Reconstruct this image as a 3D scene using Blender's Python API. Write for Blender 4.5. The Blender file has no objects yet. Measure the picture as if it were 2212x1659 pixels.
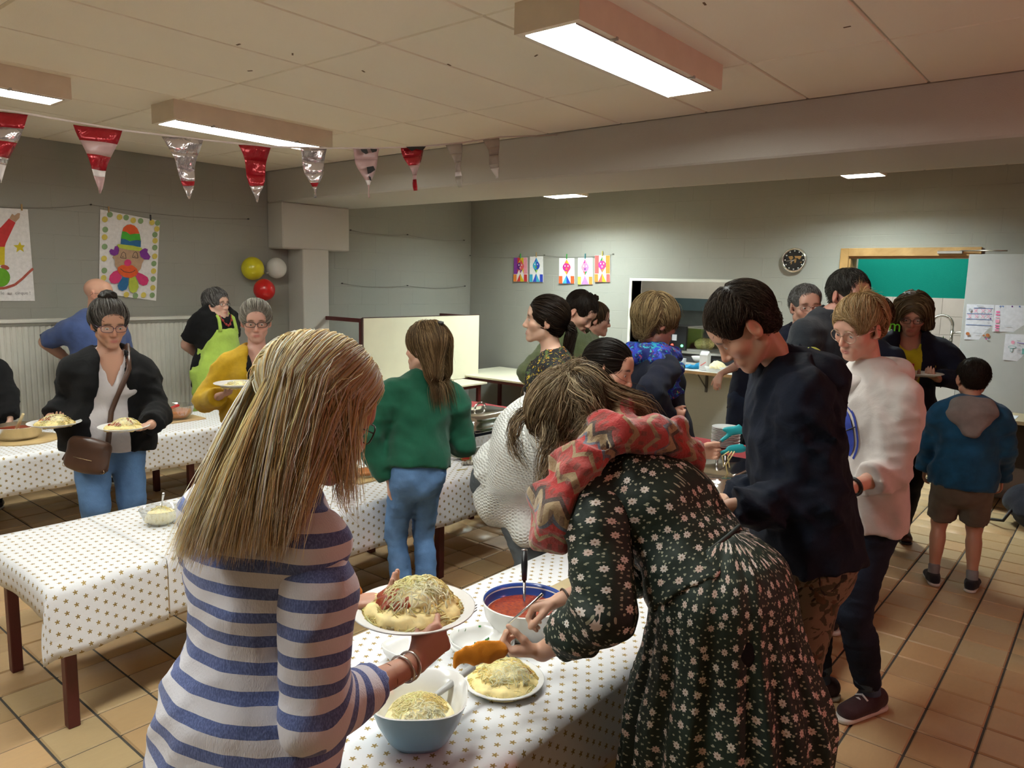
import bpy, bmesh, math, random
import numpy as np
from mathutils import Vector, Matrix
random.seed(7); RNG = np.random.default_rng(7)
SC = bpy.context.scene
COL = SC.collection
# ------------------------------------------------------------------ camera, world, lights, exposure
IW, IH, FPX = 2212, 1659, 1611.28
CAM = np.array([0.0, 0.0, 1.7])
def _axes(yaw, pitch, roll):
    cy, sy, cp, sp = math.cos(yaw), math.sin(yaw), math.cos(pitch), math.sin(pitch)
    f = np.array([cy*cp, sy*cp, -sp]); r = np.array([sy, -cy, 0.0]); u = np.cross(r, f)
    cr, sr = math.cos(roll), math.sin(roll)
    return cr*r+sr*u, -sr*r+cr*u, f
CR, CU, CF = _axes(0.687954, 0.135692, 0.023408)
cd = bpy.data.cameras.new('camera'); cam = bpy.data.objects.new('camera', cd); COL.objects.link(cam)
cd.sensor_width = 36; cd.lens = 36*FPX/IW; cd.clip_start = .05
cam.matrix_world = Matrix(((CR[0], CU[0], -CF[0], CAM[0]), (CR[1], CU[1], -CF[1], CAM[1]), (CR[2], CU[2], -CF[2], CAM[2]), (0, 0, 0, 1)))
SC.camera = cam
wd = bpy.data.worlds.new('world'); SC.world = wd; wd.use_nodes = True
wd.node_tree.nodes['Background'].inputs[0].default_value = (.55, .6, .65, 1)
wd.node_tree.nodes['Background'].inputs[1].default_value = .03
vs = SC.view_settings; vs.view_transform = 'Standard'; vs.look = 'None'; vs.gamma = 1; vs.use_curve_mapping = False
vs.exposure = 1.25
TUBE = 17.0
SPOT = 160.0        # small ceiling luminaires over the serving hatch
REDW = 9.0
KITW = 9.0        # kitchen ceiling lamp, also sets the added fill behind the hatch

# ------------------------------------------------------------------ picture helpers (pixels of the photograph to points in the room)
def ray(u, v): return CF + CR*(u-IW/2)/FPX - CU*(v-IH/2)/FPX
def P(u, v, d): return CAM + ray(u, v)*d
def atz(u, v, z): r = ray(u, v); return CAM + r*((z-CAM[2])/r[2])
def atx(u, v, x): r = ray(u, v); return CAM + r*((x-CAM[0])/r[0])
def aty(u, v, y): r = ray(u, v); return CAM + r*((y-CAM[1])/r[1])
def V3(*a): return np.array(a, float)
def unit(v): v = np.asarray(v, float); return v/(np.linalg.norm(v)+1e-12)

# ------------------------------------------------------------------ objects
WL = {}
def _link(o, parent, loc):
    COL.objects.link(o)
    if parent is not None:
        o.parent = parent; WL[o.name] = WL[parent.name]
    else:
        o.location = loc; WL[o.name] = np.array(loc, float)
    return o
def empty(name, loc, label, cat, group=None):
    o = bpy.data.objects.new(name, None); o.empty_display_size = .1
    _link(o, None, [float(c) for c in loc]); return tag(o, label, cat, group)
def tag(o, label=None, cat=None, group=None, kind=None):
    if label: o['label'] = label
    if cat: o['category'] = cat
    if group: o['group'] = group
    if kind: o['kind'] = kind
    return o
def mesh_obj(name, verts, faces, mats, parent=None, loc=None, smooth=False, fmat=None, attrs=None):
    """verts in world space; the object's origin is its parent's (or loc)"""
    verts = np.asarray(verts, float).reshape(-1, 3)
    base = WL[parent.name] if parent is not None else np.array(loc if loc is not None else (0, 0, 0), float)
    me = bpy.data.meshes.new(name)
    if isinstance(faces, np.ndarray):
        k = faces.shape[1]; nf = len(faces)
        me.vertices.add(len(verts)); me.vertices.foreach_set('co', (verts-base).astype(np.float32).ravel())
        me.loops.add(nf*k); me.loops.foreach_set('vertex_index', faces.astype(np.int32).ravel())
        me.polygons.add(nf); me.polygons.foreach_set('loop_start', np.arange(0, nf*k, k, dtype=np.int32))
        me.update(calc_edges=True)
    else:
        me.from_pydata((verts-base).tolist(), [], faces)
    for m in (mats if isinstance(mats, (list, tuple)) else [mats]): me.materials.append(m)
    if fmat is not None: me.polygons.foreach_set('material_index', np.asarray(fmat, np.int32))
    if smooth is not False:
        s = np.ones(len(me.polygons), bool) if smooth is True else np.asarray(smooth, bool)
        me.polygons.foreach_set('use_smooth', s)
    if attrs:
        for k, a in attrs.items():
            a = np.asarray(a, np.float32)
            if a.shape[1] == 4: at = me.attributes.new(k, 'FLOAT_COLOR', 'POINT'); at.data.foreach_set('color', a.ravel())
            else: at = me.attributes.new(k, 'FLOAT_VECTOR', 'POINT'); at.data.foreach_set('vector', a.ravel())
    me.validate(); me.update()
    return _link(bpy.data.objects.new(name, me), parent, base)
class MB:
    """collects boxes, tubes, lathes, prisms into one mesh"""
    def __init__(s): s.v = []; s.f = []; s.m = []; s.sm = []
    def add(s, v, f, m=0, sm=False):
        n = len(s.v); s.v += [tuple(map(float, p)) for p in v]
        for q in f: s.f.append([n+i for i in q]); s.m.append(m); s.sm.append(sm)
        return s
    def box(s, a, b, m=0, ch=0.0):
        x0, y0, z0 = np.minimum(a, b); x1, y1, z1 = np.maximum(a, b)
        if ch <= 0:
            return s.add([(x0,y0,z0),(x1,y0,z0),(x1,y1,z0),(x0,y1,z0),(x0,y0,z1),(x1,y0,z1),(x1,y1,z1),(x0,y1,z1)],
                         [(0,3,2,1),(4,5,6,7),(0,1,5,4),(1,2,6,5),(2,3,7,6),(3,0,4,7)], m)
        bm = bmesh.new(); bmesh.ops.create_cube(bm, size=1)
        for w in bm.verts: w.co = Vector(((x0+x1)/2+w.co.x*(x1-x0), (y0+y1)/2+w.co.y*(y1-y0), (z0+z1)/2+w.co.z*(z1-z0)))
        bmesh.ops.bevel(bm, geom=bm.edges[:], offset=ch, segments=1, affect='EDGES', profile=.5)
        bm.verts.index_update()
        s.add([w.co for w in bm.verts], [[w.index for w in q.verts] for q in bm.faces], m); bm.free(); return s
    def obox(s, c, ax, ay, az, m=0):
        """box with centre c and half-axis vectors"""
        c, ax, ay, az = [np.asarray(q, float) for q in (c, ax, ay, az)]
        v = [c+i*ax+j*ay+k*az for k in (-1, 1) for i, j in ((-1,-1),(1,-1),(1,1),(-1,1))]
        return s.add(v, [(0,3,2,1),(4,5,6,7),(0,1,5,4),(1,2,6,5),(2,3,7,6),(3,0,4,7)], m)
    def tube(s, pts, r, n=8, m=0, cap=True, sm=True, closed=False):
        pts = [np.asarray(p, float) for p in pts]; k = len(pts)
        rs = [r]*k if np.isscalar(r) else list(r)
        up = None; V = []; F = []
        for i in range(k):
            a = pts[(i-1) % k] if (closed or i > 0) else pts[0]; b = pts[(i+1) % k] if (closed or i < k-1) else pts[-1]
            t = unit(b-a)
            if up is None: up = unit(np.cross(t, (0, 0, 1) if abs(t[2]) < .9 else (1, 0, 0)))
            up = unit(up - t*np.dot(up, t)); w = np.cross(t, up)
            for j in range(n):
                an = 2*math.pi*j/n; V.append(pts[i]+rs[i]*(math.cos(an)*up+math.sin(an)*w))
        for i in range(k if closed else k-1):
            i2 = (i+1) % k
            for j in range(n):
                j2 = (j+1) % n; F.append((i*n+j, i*n+j2, i2*n+j2, i2*n+j))
        s.add(V, F, m, sm)
        if cap and not closed:
            b0 = len(s.v)-len(V)
            s.f.append([b0+j for j in range(n)][::-1]); s.m.append(m); s.sm.append(False)
            s.f.append([b0+(k-1)*n+j for j in range(n)]); s.m.append(m); s.sm.append(False)
        return s
    def lathe(s, c, prof, n=32, m=0, sm=True, axis=(0, 0, 1), xa=None, sx=1.0, sy=1.0, squ=None, mfn=None):
        """profile [(r,h)..] about axis through c; sx, sy squash; squ superellipse power"""
        az = unit(axis); ax = unit(np.cross(az, (0, 1, 0) if abs(az[1]) < .9 else (1, 0, 0))) if xa is None else unit(xa)
        ay = np.cross(az, ax); c = np.asarray(c, float); V = []; F = []
        cs = []
        for j in range(n):
            t = 2*math.pi*j/n; x, y = math.cos(t), math.sin(t)
            if squ: q = (abs(x)**squ+abs(y)**squ)**(-1/squ); x *= q; y *= q
            cs.append((x*sx, y*sy))
        for r, h in prof:
            for x, y in cs: V.append(c+ax*x*r+ay*y*r+az*h)
        b0 = len(s.v); s.add(V, [], m)
        for i in range(len(prof)-1):
            for j in range(n):
                j2 = (j+1) % n; s.f.append([b0+i*n+j, b0+i*n+j2, b0+(i+1)*n+j2, b0+(i+1)*n+j]); s.m.append(mfn(i) if mfn else m); s.sm.append(sm)
        return s
    def ball(s, c, r, n=16, m=0, sq=(1, 1, 1)):
        V = []; F = []; k = max(4, n//2)
        for i in range(1, k):
            a = math.pi*i/k
            for j in range(n):
                b = 2*math.pi*j/n; V.append((c[0]+r*sq[0]*math.sin(a)*math.cos(b), c[1]+r*sq[1]*math.sin(a)*math.sin(b), c[2]+r*sq[2]*math.cos(a)))
        V += [(c[0], c[1], c[2]+r*sq[2]), (c[0], c[1], c[2]-r*sq[2])]; T = len(V)-2
        for i in range(k-2):
            for j in range(n): F.append((i*n+j, (i+1)*n+j, (i+1)*n+(j+1) % n, i*n+(j+1) % n))
        for j in range(n): F.append((T, j, (j+1) % n)); F.append((T+1, (k-2)*n+(j+1) % n, (k-2)*n+j))
        return s.add(V, F, m, True)
    def prism(s, poly, n, th, m=0, sm=False):
        """polygon (3-D points) extruded by th along n"""
        n = unit(n)*th; k = len(poly); V = [np.asarray(p, float) for p in poly]; V2 = [p+n for p in V]
        return s.add(V+V2, [list(range(k))[::-1], list(range(k, 2*k))]+[(i, (i+1) % k, k+(i+1) % k, k+i) for i in range(k)], m, sm)
    def poly(s, pts, m=0): return s.add(pts, [list(range(len(pts)))], m)
    def build(s, name, mats, parent=None, loc=None): return mesh_obj(name, s.v, s.f, mats, parent, loc, s.sm, s.m)
def thing(name, mb, mats, label, cat, loc, group=None):
    return tag(mb.build(name, mats, None, loc), label, cat, group)
def struct(name, mb, mats, loc=(0, 0, 0), label=None):
    return tag(mb.build(name, mats, None, loc), label, None, None, 'structure')
def share(name, me, loc, parent):
    """another object on shared mesh data, loc relative to the parent"""
    o = bpy.data.objects.new(name, me); COL.objects.link(o); o.parent = parent; o.location = [float(c) for c in loc]; return o

# ------------------------------------------------------------------ materials
MATS = {}
class NT:
    def __init__(s, name, rough=.6, spec=.5):
        s.mat = bpy.data.materials.new(name); s.mat.use_nodes = True; s.nt = s.mat.node_tree
        s.b = s.nt.nodes['Principled BSDF']; s.b.inputs['Roughness'].default_value = rough
        s.b.inputs['Specular IOR Level'].default_value = spec; MATS[name] = s.mat
    def n(s, t, props=None, **ins):
        x = s.nt.nodes.new('ShaderNode'+t)
        for k, v in (props or {}).items(): setattr(x, k, v)
        for k, v in ins.items():
            k = k.replace('_', ' ') if not k.startswith('i') or not k[1:].isdigit() else int(k[1:])
            s.set(x.inputs[k], v)
        return x
    def set(s, sock, v):
        if hasattr(v, 'outputs'): v = v.outputs[0]
        if isinstance(v, bpy.types.NodeSocket): s.nt.links.new(v, sock)
        elif isinstance(v, (tuple, list)) and len(v) == 3 and sock.type == 'RGBA': sock.default_value = (*v, 1)
        else: sock.default_value = v
    def math(s, op, a, b=0.0, c=0.0, clamp=False):
        x = s.n('Math', dict(operation=op, use_clamp=clamp)); s.set(x.inputs[0], a); s.set(x.inputs[1], b); s.set(x.inputs[2], c); return x.outputs[0]
    def mix(s, f, a, b, blend='MIX'):
        x = s.n('Mix', dict(data_type='RGBA', blend_type=blend)); s.set(x.inputs[0], f); s.set(x.inputs[6], a); s.set(x.inputs[7], b); return x.outputs[2]
    def ramp(s, f, stops, interp='LINEAR'):
        x = s.n('ValToRGB'); e = x.color_ramp; e.interpolation = interp
        while len(e.elements) < len(stops): e.elements.new(.5)
        for q, (p, c) in zip(e.elements, stops): q.position = p; q.color = (*c, 1) if len(c) == 3 else c
        s.set(x.inputs[0], f); return x.outputs[0]
    def attr(s, name, out='Vector'): return s.n('Attribute', dict(attribute_name=name)).outputs[out]
    def obj(s): return s.n('TexCoord').outputs['Object']
    def geo(s): return s.n('NewGeometry').outputs['Position']
    def noise(s, scale, vec=None, detail=3.0, rough=.55, dist=0.0, out='Fac'):
        x = s.n('TexNoise', None, Scale=scale, Detail=detail, Roughness=rough, Distortion=dist)
        s.set(x.inputs['Vector'], vec if vec is not None else s.obj()); return x.outputs[out]
    def voro(s, scale, vec=None, feature='F1', rnd=1.0, dims='3D'):
        x = s.n('TexVoronoi', dict(feature=feature, voronoi_dimensions=dims), Scale=scale)
        if 'Randomness' in x.inputs: x.inputs['Randomness'].default_value = rnd
        s.set(x.inputs['Vector'], vec if vec is not None else s.obj()); return x
    def mapv(s, vec, scale=(1, 1, 1), loc=(0, 0, 0), rot=(0, 0, 0)):
        x = s.n('Mapping'); s.set(x.inputs[0], vec); x.inputs['Scale'].default_value = scale; x.inputs['Location'].default_value = loc; x.inputs['Rotation'].default_value = rot; return x.outputs[0]
    def sep(s, vec): x = s.n('SeparateXYZ'); s.set(x.inputs[0], vec); return x.outputs
    def comb(s, a, b, c=0.0): x = s.n('CombineXYZ'); s.set(x.inputs[0], a); s.set(x.inputs[1], b); s.set(x.inputs[2], c); return x.outputs[0]
    def col(s, v): s.set(s.b.inputs['Base Color'], v); return s
    def bump(s, h, strength=.3, dist=.01):
        x = s.n('Bump', None, Strength=strength, Distance=dist, Height=h); s.set(s.b.inputs['Normal'], x.outputs[0]); return s
    def p(s, **k):
        for a, v in k.items(): s.set(s.b.inputs[a.replace('_', ' ')], v)
        return s
def plain(name, col, rough=.6, var=.08, nscale=8.0, bump=0.0, bscale=200.0, spec=.5, **kw):
    """one colour with slight procedural variation and fine relief"""
    if name in MATS: return MATS[name]
    t = NT(name, rough, spec)
    f = t.noise(nscale)
    c0 = tuple(max(0, c*(1-var)) for c in col); c1 = tuple(min(1, c*(1+var)) for c in col)
    t.col(t.ramp(f, [(.3, c0), (.7, c1)]))
    if bump > 0: t.bump(t.noise(bscale, detail=2), bump, .002)
    t.p(**kw); return t.mat
def metal(name, col=(.8, .8, .8), rough=.2, var=.05): return plain(name, col, rough, var, 20, Metallic=1.0)
def glass(name, col=(.95, .97, .97), refl=.12):
    """thin clear glass: mostly see-through with a mirror sheen at grazing angles"""
    t = NT(name, .03); tr = t.n('BsdfTransparent', None, Color=col); gl = t.n('BsdfGlossy', None, Roughness=.03); mx = t.n('MixShader'); lw = t.n('LayerWeight', None, Blend=.35)
    t.set(mx.inputs[0], t.math('MULTIPLY_ADD', lw.outputs['Facing'], .55, refl*.6)); t.nt.links.new(tr.outputs[0], mx.inputs[1]); t.nt.links.new(gl.outputs[0], mx.inputs[2]); t.nt.links.new(mx.outputs[0], t.nt.nodes['Material Output'].inputs[0]); return t.mat
def emit(name, col, strength):
    t = NT(name, .5); t.col(col).p(Emission_Color=col, Emission_Strength=strength); return t.mat
def fabric(name, col, rough=.9, var=.15, weave=900.0, nscale=14.0, bump=.5, sheen=.15, spec=.2):
    if name in MATS: return MATS[name]
    t = NT(name, rough, spec); f = t.noise(nscale, detail=4)
    c0 = tuple(c*(1-var) for c in col); c1 = tuple(min(1, c*(1+var)) for c in col)
    t.col(t.ramp(f, [(.3, c0), (.7, c1)])); h = t.math('ADD', t.math('MULTIPLY', t.noise(weave, detail=1), .25), t.noise(11, detail=5, dist=1.3))
    t.bump(h, bump, .02); t.p(Sheen_Weight=sheen, Sheen_Roughness=.5); return t.mat
# ------------------------------------------------------------------ the room
XW, YW, ZC, XB0, XB1, ZB = 7.45, 6.89, 2.76, 4.388, 5.29, 2.447
X_N, Y_R = -2.6, -3.0
def paint(name, col, joint=.0, rough=.75):
    t = NT(name, rough, .25); p = t.geo(); big = t.noise(1.3, p, 4); fine = t.noise(60, p, 4)
    c = t.mix(t.math('MULTIPLY', big, .35), col, tuple(q*.86 for q in col)); t.col(t.mix(t.math('MULTIPLY', fine, .12), c, tuple(q*.8 for q in col)))
    t.bump(t.noise(170, p, 3), .35, .004); return t.mat
m_wall = paint('painted_block', (.315, .31, .275)); m_joint = paint('painted_joint', (.31, .305, .27))
m_beam = paint('painted_plaster', (.50, .475, .43))
t = NT('ceiling_panel_board', .85, .2); p = t.geo()
t.col(t.mix(t.math('MULTIPLY', t.noise(2.0, p, 4), .5), (.84, .765, .635), (.74, .66, .53))); t.bump(t.noise(240, p, 2), .25, .003); m_ceil = t.mat
m_cjoint = plain('ceiling_joint', (.52, .46, .37), .9)
m_teal = paint('teal_paint', (.0, .33, .27)); m_wtile = plain('white_wall_tile', (.78, .76, .74), .25, .03)
m_wood = None
t = NT('oak_frame', .45, .4); p = t.geo(); g = t.noise(9, t.mapv(p, (9, .6, .6)), 5, .6, .8)
t.col(t.ramp(g, [(.25, (.30, .165, .055)), (.7, (.46, .28, .11))])); t.bump(g, .15, .003); m_wood = t.mat
# floor: each tile picks its tone from its place in the grid
PIT = .2046; FX0, FY0 = 2.917, .684
t = NT('quarry_tile', .42, .45); p = t.geo(); sx = t.sep(p)
ix = t.math('FLOOR', t.math('DIVIDE', t.math('SUBTRACT', sx[0], FX0), PIT)); iy = t.math('FLOOR', t.math('DIVIDE', t.math('SUBTRACT', sx[1], FY0), PIT))
wn = t.n('TexWhiteNoise', dict(noise_dimensions='2D')); t.set(wn.inputs['Vector'], t.comb(ix, iy))
c = t.ramp(wn.outputs['Value'], [(0, (.46, .29, .145)), (.35, (.54, .34, .165)), (.7, (.49, .36, .19)), (1, (.60, .36, .17))])
st = t.noise(14, t.mapv(p, (1, 3.5, 1)), 5, .65, 1.2)
c = t.mix(t.math('MULTIPLY', st, .45), c, (.34, .25, .14)); t.col(c)
t.p(Roughness=t.math('MULTIPLY_ADD', t.noise(22, p, 4), .25, .30)); t.bump(t.noise(45, p, 4), .12, .004); m_tile = t.mat
m_grout = plain('grout', (.055, .05, .042), .95, .2, 30)

def clip_rects(y0, y1, z0, z1, holes):
    rs = [(y0, y1, z0, z1)]
    for a, b, c, d in holes:
        out = []
        for (p0, p1, q0, q1) in rs:
            if p1 <= a or p0 >= b or q1 <= c or q0 >= d: out.append((p0, p1, q0, q1)); continue
            if p0 < a: out.append((p0, a, q0, q1))
            if p1 > b: out.append((b, p1, q0, q1))
            m0, m1 = max(p0, a), min(p1, b)
            if q0 < c: out.append((m0, m1, q0, c))
            if q1 > d: out.append((m0, m1, d, q1))
        rs = out
    return [r for r in rs if r[1]-r[0] > .025 and r[3]-r[2] > .02]
_bm = {}
def block_mesh(w, h, d, nrm):
    """a painted block face: w x h, proud of the wall by d along nrm ('-x' or '-y')"""
    k = (round(w, 3), round(h, 3), nrm)
    if k in _bm: return _bm[k]
    c = .0025; e = .0008
    o = [(e, e), (w-e, e), (w-e, h-e), (e, h-e)]; i = [(e+c, e+c), (w-e-c, e+c), (w-e-c, h-e-c), (e+c, h-e-c)]
    vs = [(a, b, 0) for a, b in o]+[(a, b, d) for a, b in i]
    f = [(4, 5, 6, 7)]+[(q, (q+1) % 4, 4+(q+1) % 4, 4+q) for q in range(4)]
    if nrm == '-x': vs = [(-z, -a, b) for a, b, z in vs]
    else: vs = [(a, -z, b) for a, b, z in vs]
    me = bpy.data.meshes.new('block'); me.from_pydata(vs, [], f); me.materials.append(m_wall); me.update(); _bm[k] = me; return me
def laid_blocks(parent, n0, n1, plane, nrm, holes, off, z0=0.0, z1=ZC, course=.2, length=.4):
    """running bond of blocks n0..n1 along the wall"""
    k = 0; z = z0
    while z < z1-.01:
        h = min(course, z1-z); s = n0 - ((k % 2)*length/2+off)
        while s < n1:
            for (a, b, c, d) in clip_rects(max(s, n0), min(s+length, n1), z, z+h, holes):
                loc = (plane, b, c) if nrm == '-x' else (a, plane, c)
                share('block', block_mesh(b-a, d-c, .0013, nrm), loc, parent)
            s += length
        z += h; k += 1
# wall_back with the door opening and the serving hatch
DO = (1.075, 2.10, 0.0, 2.03); HA = (3.01, 4.39, .86, 1.748); TH = .2
m = MB()
for (a, b, c, d) in clip_rects(Y_R, YW+.2, 0, ZC, [DO, HA]): m.box((XW, a, c), (XW+TH, b, d))
wb = struct('wall_back', m, m_joint)
laid_blocks(wb, .2, YW, XW, '-x', [(DO[0]-.075, DO[1]+.075, 0, DO[3]+.075), (HA[0]-.03, HA[1]+.03, HA[2]-.03, HA[3]+.03)], .1, .2)
m = MB(); m.box((X_N, YW, 0), (XW+TH, YW+.2, ZC)); wl = struct('wall_left', m, m_joint)
laid_blocks(wl, 1.6, XW, YW, '-y', [(4.388, 5.22, 1.98, ZC), (4.61, 4.95, 0, 2.0)], .0, .2)
m = MB(); m.box((X_N, Y_R-.2, 0), (XW+TH, Y_R, ZC)); struct('wall_right', m, m_wall)
m = MB(); m.box((X_N-.2, Y_R-.2, 0), (X_N, YW+.2, ZC)); struct('wall_near', m, m_wall)
# ceiling panels
m = MB(); m.box((X_N-.2, Y_R-.2, ZC), (XW+.2, YW+.2, ZC+.15)); ce = struct('ceiling', m, m_cjoint)
PX, PY = 1.215, .603
def panel_mesh(w, h):
    k = ('c', round(w, 3), round(h, 3))
    if k not in _bm:
        e = .0035; c = .006
        o = [(e, e), (w-e, e), (w-e, h-e), (e, h-e)]; i = [(e+c, e+c), (w-e-c, e+c), (w-e-c, h-e-c), (e+c, h-e-c)]
        vs = [(a, b, 0) for a, b in o]+[(a, b, -.009) for a, b in i]
        me = bpy.data.meshes.new('ceiling_panel'); me.from_pydata(vs, [], [(7, 6, 5, 4)]+[(4+q, 4+(q+1) % 4, (q+1) % 4, q) for q in range(4)])
        me.materials.append(m_ceil); me.update(); _bm[k] = me
    return _bm[k]
def fill(x0, x1, ox):
    x = ox - math.ceil((ox-x0)/PX)*PX
    while x < x1-.01:
        a, b = max(x, x0), min(x+PX, x1)
        y = 2.117-9*PY
        while y < YW:
            c, d = max(y, Y_R), min(y+PY, YW)
            if b-a > .03 and d-c > .03: share('ceiling_panel', panel_mesh(b-a, d-c), (a, c, ZC), ce)
            y += PY
        x += PX
fill(X_N, XB0, 2.34); fill(XB1, XW, XB1)
# dead insects and stains on the panels
m = MB()
for u, v in ((632, 117), (785, 154), (540, 153), (970, 140), (515, 96), (1158, 120), (1522, 8), (1830, 58)):
    q = atz(u, v, ZC-.0095); a = random.random()*3; m.obox(q, (.014*math.cos(a), .014*math.sin(a), 0), (-.004*math.sin(a), .004*math.cos(a), 0), (0, 0, .0015))
tag(m.build('ceiling_stain', plain('dead_insect', (.16, .10, .05), .9), ce), 'small brown specks on the ceiling panels', kind='stuff')
# beam and pillar
m = MB(); m.box((XB0, Y_R, ZB), (XB1, YW, ZC), ch=.012); struct('trim_1', m, m_beam, label='wide painted ceiling beam')
m = MB(); m.box((XB0, 6.62, 1.985), (5.22, YW, ZB), ch=.012); m.box((4.62, 6.622, 0), (4.945, YW, 1.99), ch=.008)
struct('trim_2', m, m_beam, label='painted pillar with wide block capital under the beam')
# floor
m = MB(); m.box((X_N, Y_R, -.1), (XW+4, YW+.2, -.006)); fl = struct('floor', m, m_grout)
me = bpy.data.meshes.new('floor_tile'); e = .0042; c = .005; w = PIT
me.from_pydata([(e, e, -.006), (w-e, e, -.006), (w-e, w-e, -.006), (e, w-e, -.006), (e+c, e+c, 0), (w-e-c, e+c, 0), (w-e-c, w-e-c, 0), (e+c, w-e-c, 0)], [],
               [(4, 5, 6, 7)]+[(q, (q+1) % 4, 4+(q+1) % 4, 4+q) for q in range(4)]); me.materials.append(m_tile); me.update()
cells = []
for i in range(int((X_N-FX0)/PIT)+1, int((9.6-FX0)/PIT)):
    for j in range(int((Y_R-FY0)/PIT)+1, int((YW-FY0)/PIT)+1):
        x, y = FX0+i*PIT, FY0+j*PIT
        q = V3(x+w/2, y+w/2, 0)-CAM; d = q@CF
        vis = d > .5 and abs(q@CR/d*FPX) < 1120 and abs(q@CU/d*FPX) < 850
        # floor seen between the tables and the people, not under the table tops
        hid = (.9 < x < 3.9 and 1.1 < y < 1.7) or (1.0 < x < 3.8 and 2.95 < y < 3.5) or (x < 2.6 and .4 < y < 2.2) or x > 7.0
        cells.append((d if vis and not hid else (50+d if vis else 100+abs(d)), x, y))
cells.sort()
for d, x, y in cells[:300]: share('floor_tile', me, (x, y, 0), fl)
base = np.array([v.co[:] for v in me.vertices]); rest = np.array([(x, y, 0) for _, x, y in cells[300:]])
vv = (rest[:, None, :]+base[None]).reshape(-1, 3); ff = np.array([list(f.vertices) for f in me.polygons])
ff = (ff[None]+8*np.arange(len(rest))[:, None, None]).reshape(-1, 4)
tag(mesh_obj('floor_tile_field', vv, ff, m_tile, fl), 'brown quarry tiles across the rest of the floor', kind='stuff')

# ------------------------------------------------------------------ lamps
m_house = plain('lamp_housing', (.70, .60, .48), .5, .04); m_tube = emit('tube_diffuser', (.96, 1.0, .94), TUBE)
def luminaire(x0, x1, y0, y1, label, grp='fluorescent ceiling boxes'):
    o = empty('ceiling_light', ((x0+x1)/2, (y0+y1)/2, ZC-.01), label, 'ceiling light', grp)
    b, t_, r = ZC-.125, ZC-.009, .028
    m = MB(); m.box((x0, y0, b), (x1, y0+r, t_)); m.box((x0, y1-r, b), (x1, y1, t_)); m.box((x0, y0+r, b), (x0+r, y1-r, t_)); m.box((x1-r, y0+r, b), (x1, y1-r, t_)); m.box((x0+r, y0+r, t_-.02), (x1-r, y1-r, t_))
    m.build('housing', m_house, o)
    m = MB(); m.box((x0+r, y0+r, b+.012), (x1-r, y1-r, b+.022)); m.build('diffuser', m_tube, o)
    m = MB()
    for y in (y0+r, y1-r-.006): m.box((x0+r, y, b-.004), (x1-r, y+.006, b+.012))
    for x in (x0+.25, x1-.3): m.box((x, y0-.004, b-.008), (x+.012, y0+.03, b+.004))
    m.build('clip_rail', plain('grey_plastic', (.35, .33, .3), .5), o)
    return o
luminaire(2.305, 3.51, 1.625, 1.925, 'long white fluorescent light box nearest the beam, above the serving tables')
luminaire(2.30, 3.47, 4.59, 4.88, 'long fluorescent light box above the row of foil pennants')
luminaire(.55, 1.735, 4.60, 4.86, 'fluorescent light box cut by the left picture edge')
luminaire(.55, 1.73, 1.625, 1.925, 'fluorescent light box just above the top picture edge over the front table')
luminaire(-1.2, -.02, 1.625, 1.925, 'added fill light box behind the photographer on the right')  # unseen box added to brighten the back of the striped sweater
luminaire(-1.2, -.02, 4.60, 4.86, 'fluorescent light box behind the photographer on the left')
m_spot = emit('hatch_lamp_diffuser', (.86, 1.0, 1.0), SPOT)
def hatch_lamp(u0, u1, v, label):
    a, b = atx(u0, v, 6.55), atx(u1, v, 6.55); y1, y0 = a[1], b[1]; z = (a[2]+b[2])/2
    o = empty('ceiling_lamp', (6.55, (y0+y1)/2, ZC-.01), label, 'ceiling light', 'small lamps over the hatch wall')
    m = MB(); x0, x1 = 6.43, 6.67; r = .012
    for c, d in (((x0, y0, z), (x0+r, y1, ZC-.01)), ((x1-r, y0, z), (x1, y1, ZC-.01)), ((x0, y0, z), (x1, y0+r, ZC-.01)), ((x0, y1-r, z), (x1, y1, ZC-.01))): m.box(c, d)
    m.build('housing', m_house, o)
    m = MB(); m.box((x0+r, y0+r, z+.07), (x1-r, y1-r, z+.08)); m.build('diffuser', m_spot, o)
hatch_lamp(1186, 1258, 424.5, 'small square ceiling lamp above the row of harlequin drawings')
hatch_lamp(1820, 1908, 379.5, 'small square ceiling lamp above the wall clock and doorway')
# the red party lamp stands outside the frame to the right
o = empty('party_lamp', (2.9, -2.35, 0), 'red party spotlight on a stand beyond the right picture edge', 'lamp')
m = MB(); m.tube([(2.9, -2.35, .02), (2.9, -2.35, 1.75)], .015); m.box((2.65, -2.6, 0), (3.15, -2.1, .02)); m.build('stand', plain('black_metal', (.02, .02, .02), .4), o)
m = MB(); m.lathe((2.9, -2.35, 1.83), [(0, -.14), (.06, -.13), (.075, 0), (.085, .06), (.08, .06)], 20, axis=(-.1, 1, .05)); m.build('lamp_head', MATS['black_metal'], o)
ld = bpy.data.lights.new('red_bulb', 'AREA'); ld.energy = REDW; ld.color = (1, .33, .31); ld.shape = 'DISK'; ld.size = .16
lo = bpy.data.objects.new('red_bulb', ld); COL.objects.link(lo); lo.parent = o
lo.matrix_local = Matrix.Translation((0, .08, 1.84)) @ Vector((-.15, 1, -.03)).to_track_quat('-Z', 'Y').to_matrix().to_4x4()

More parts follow.
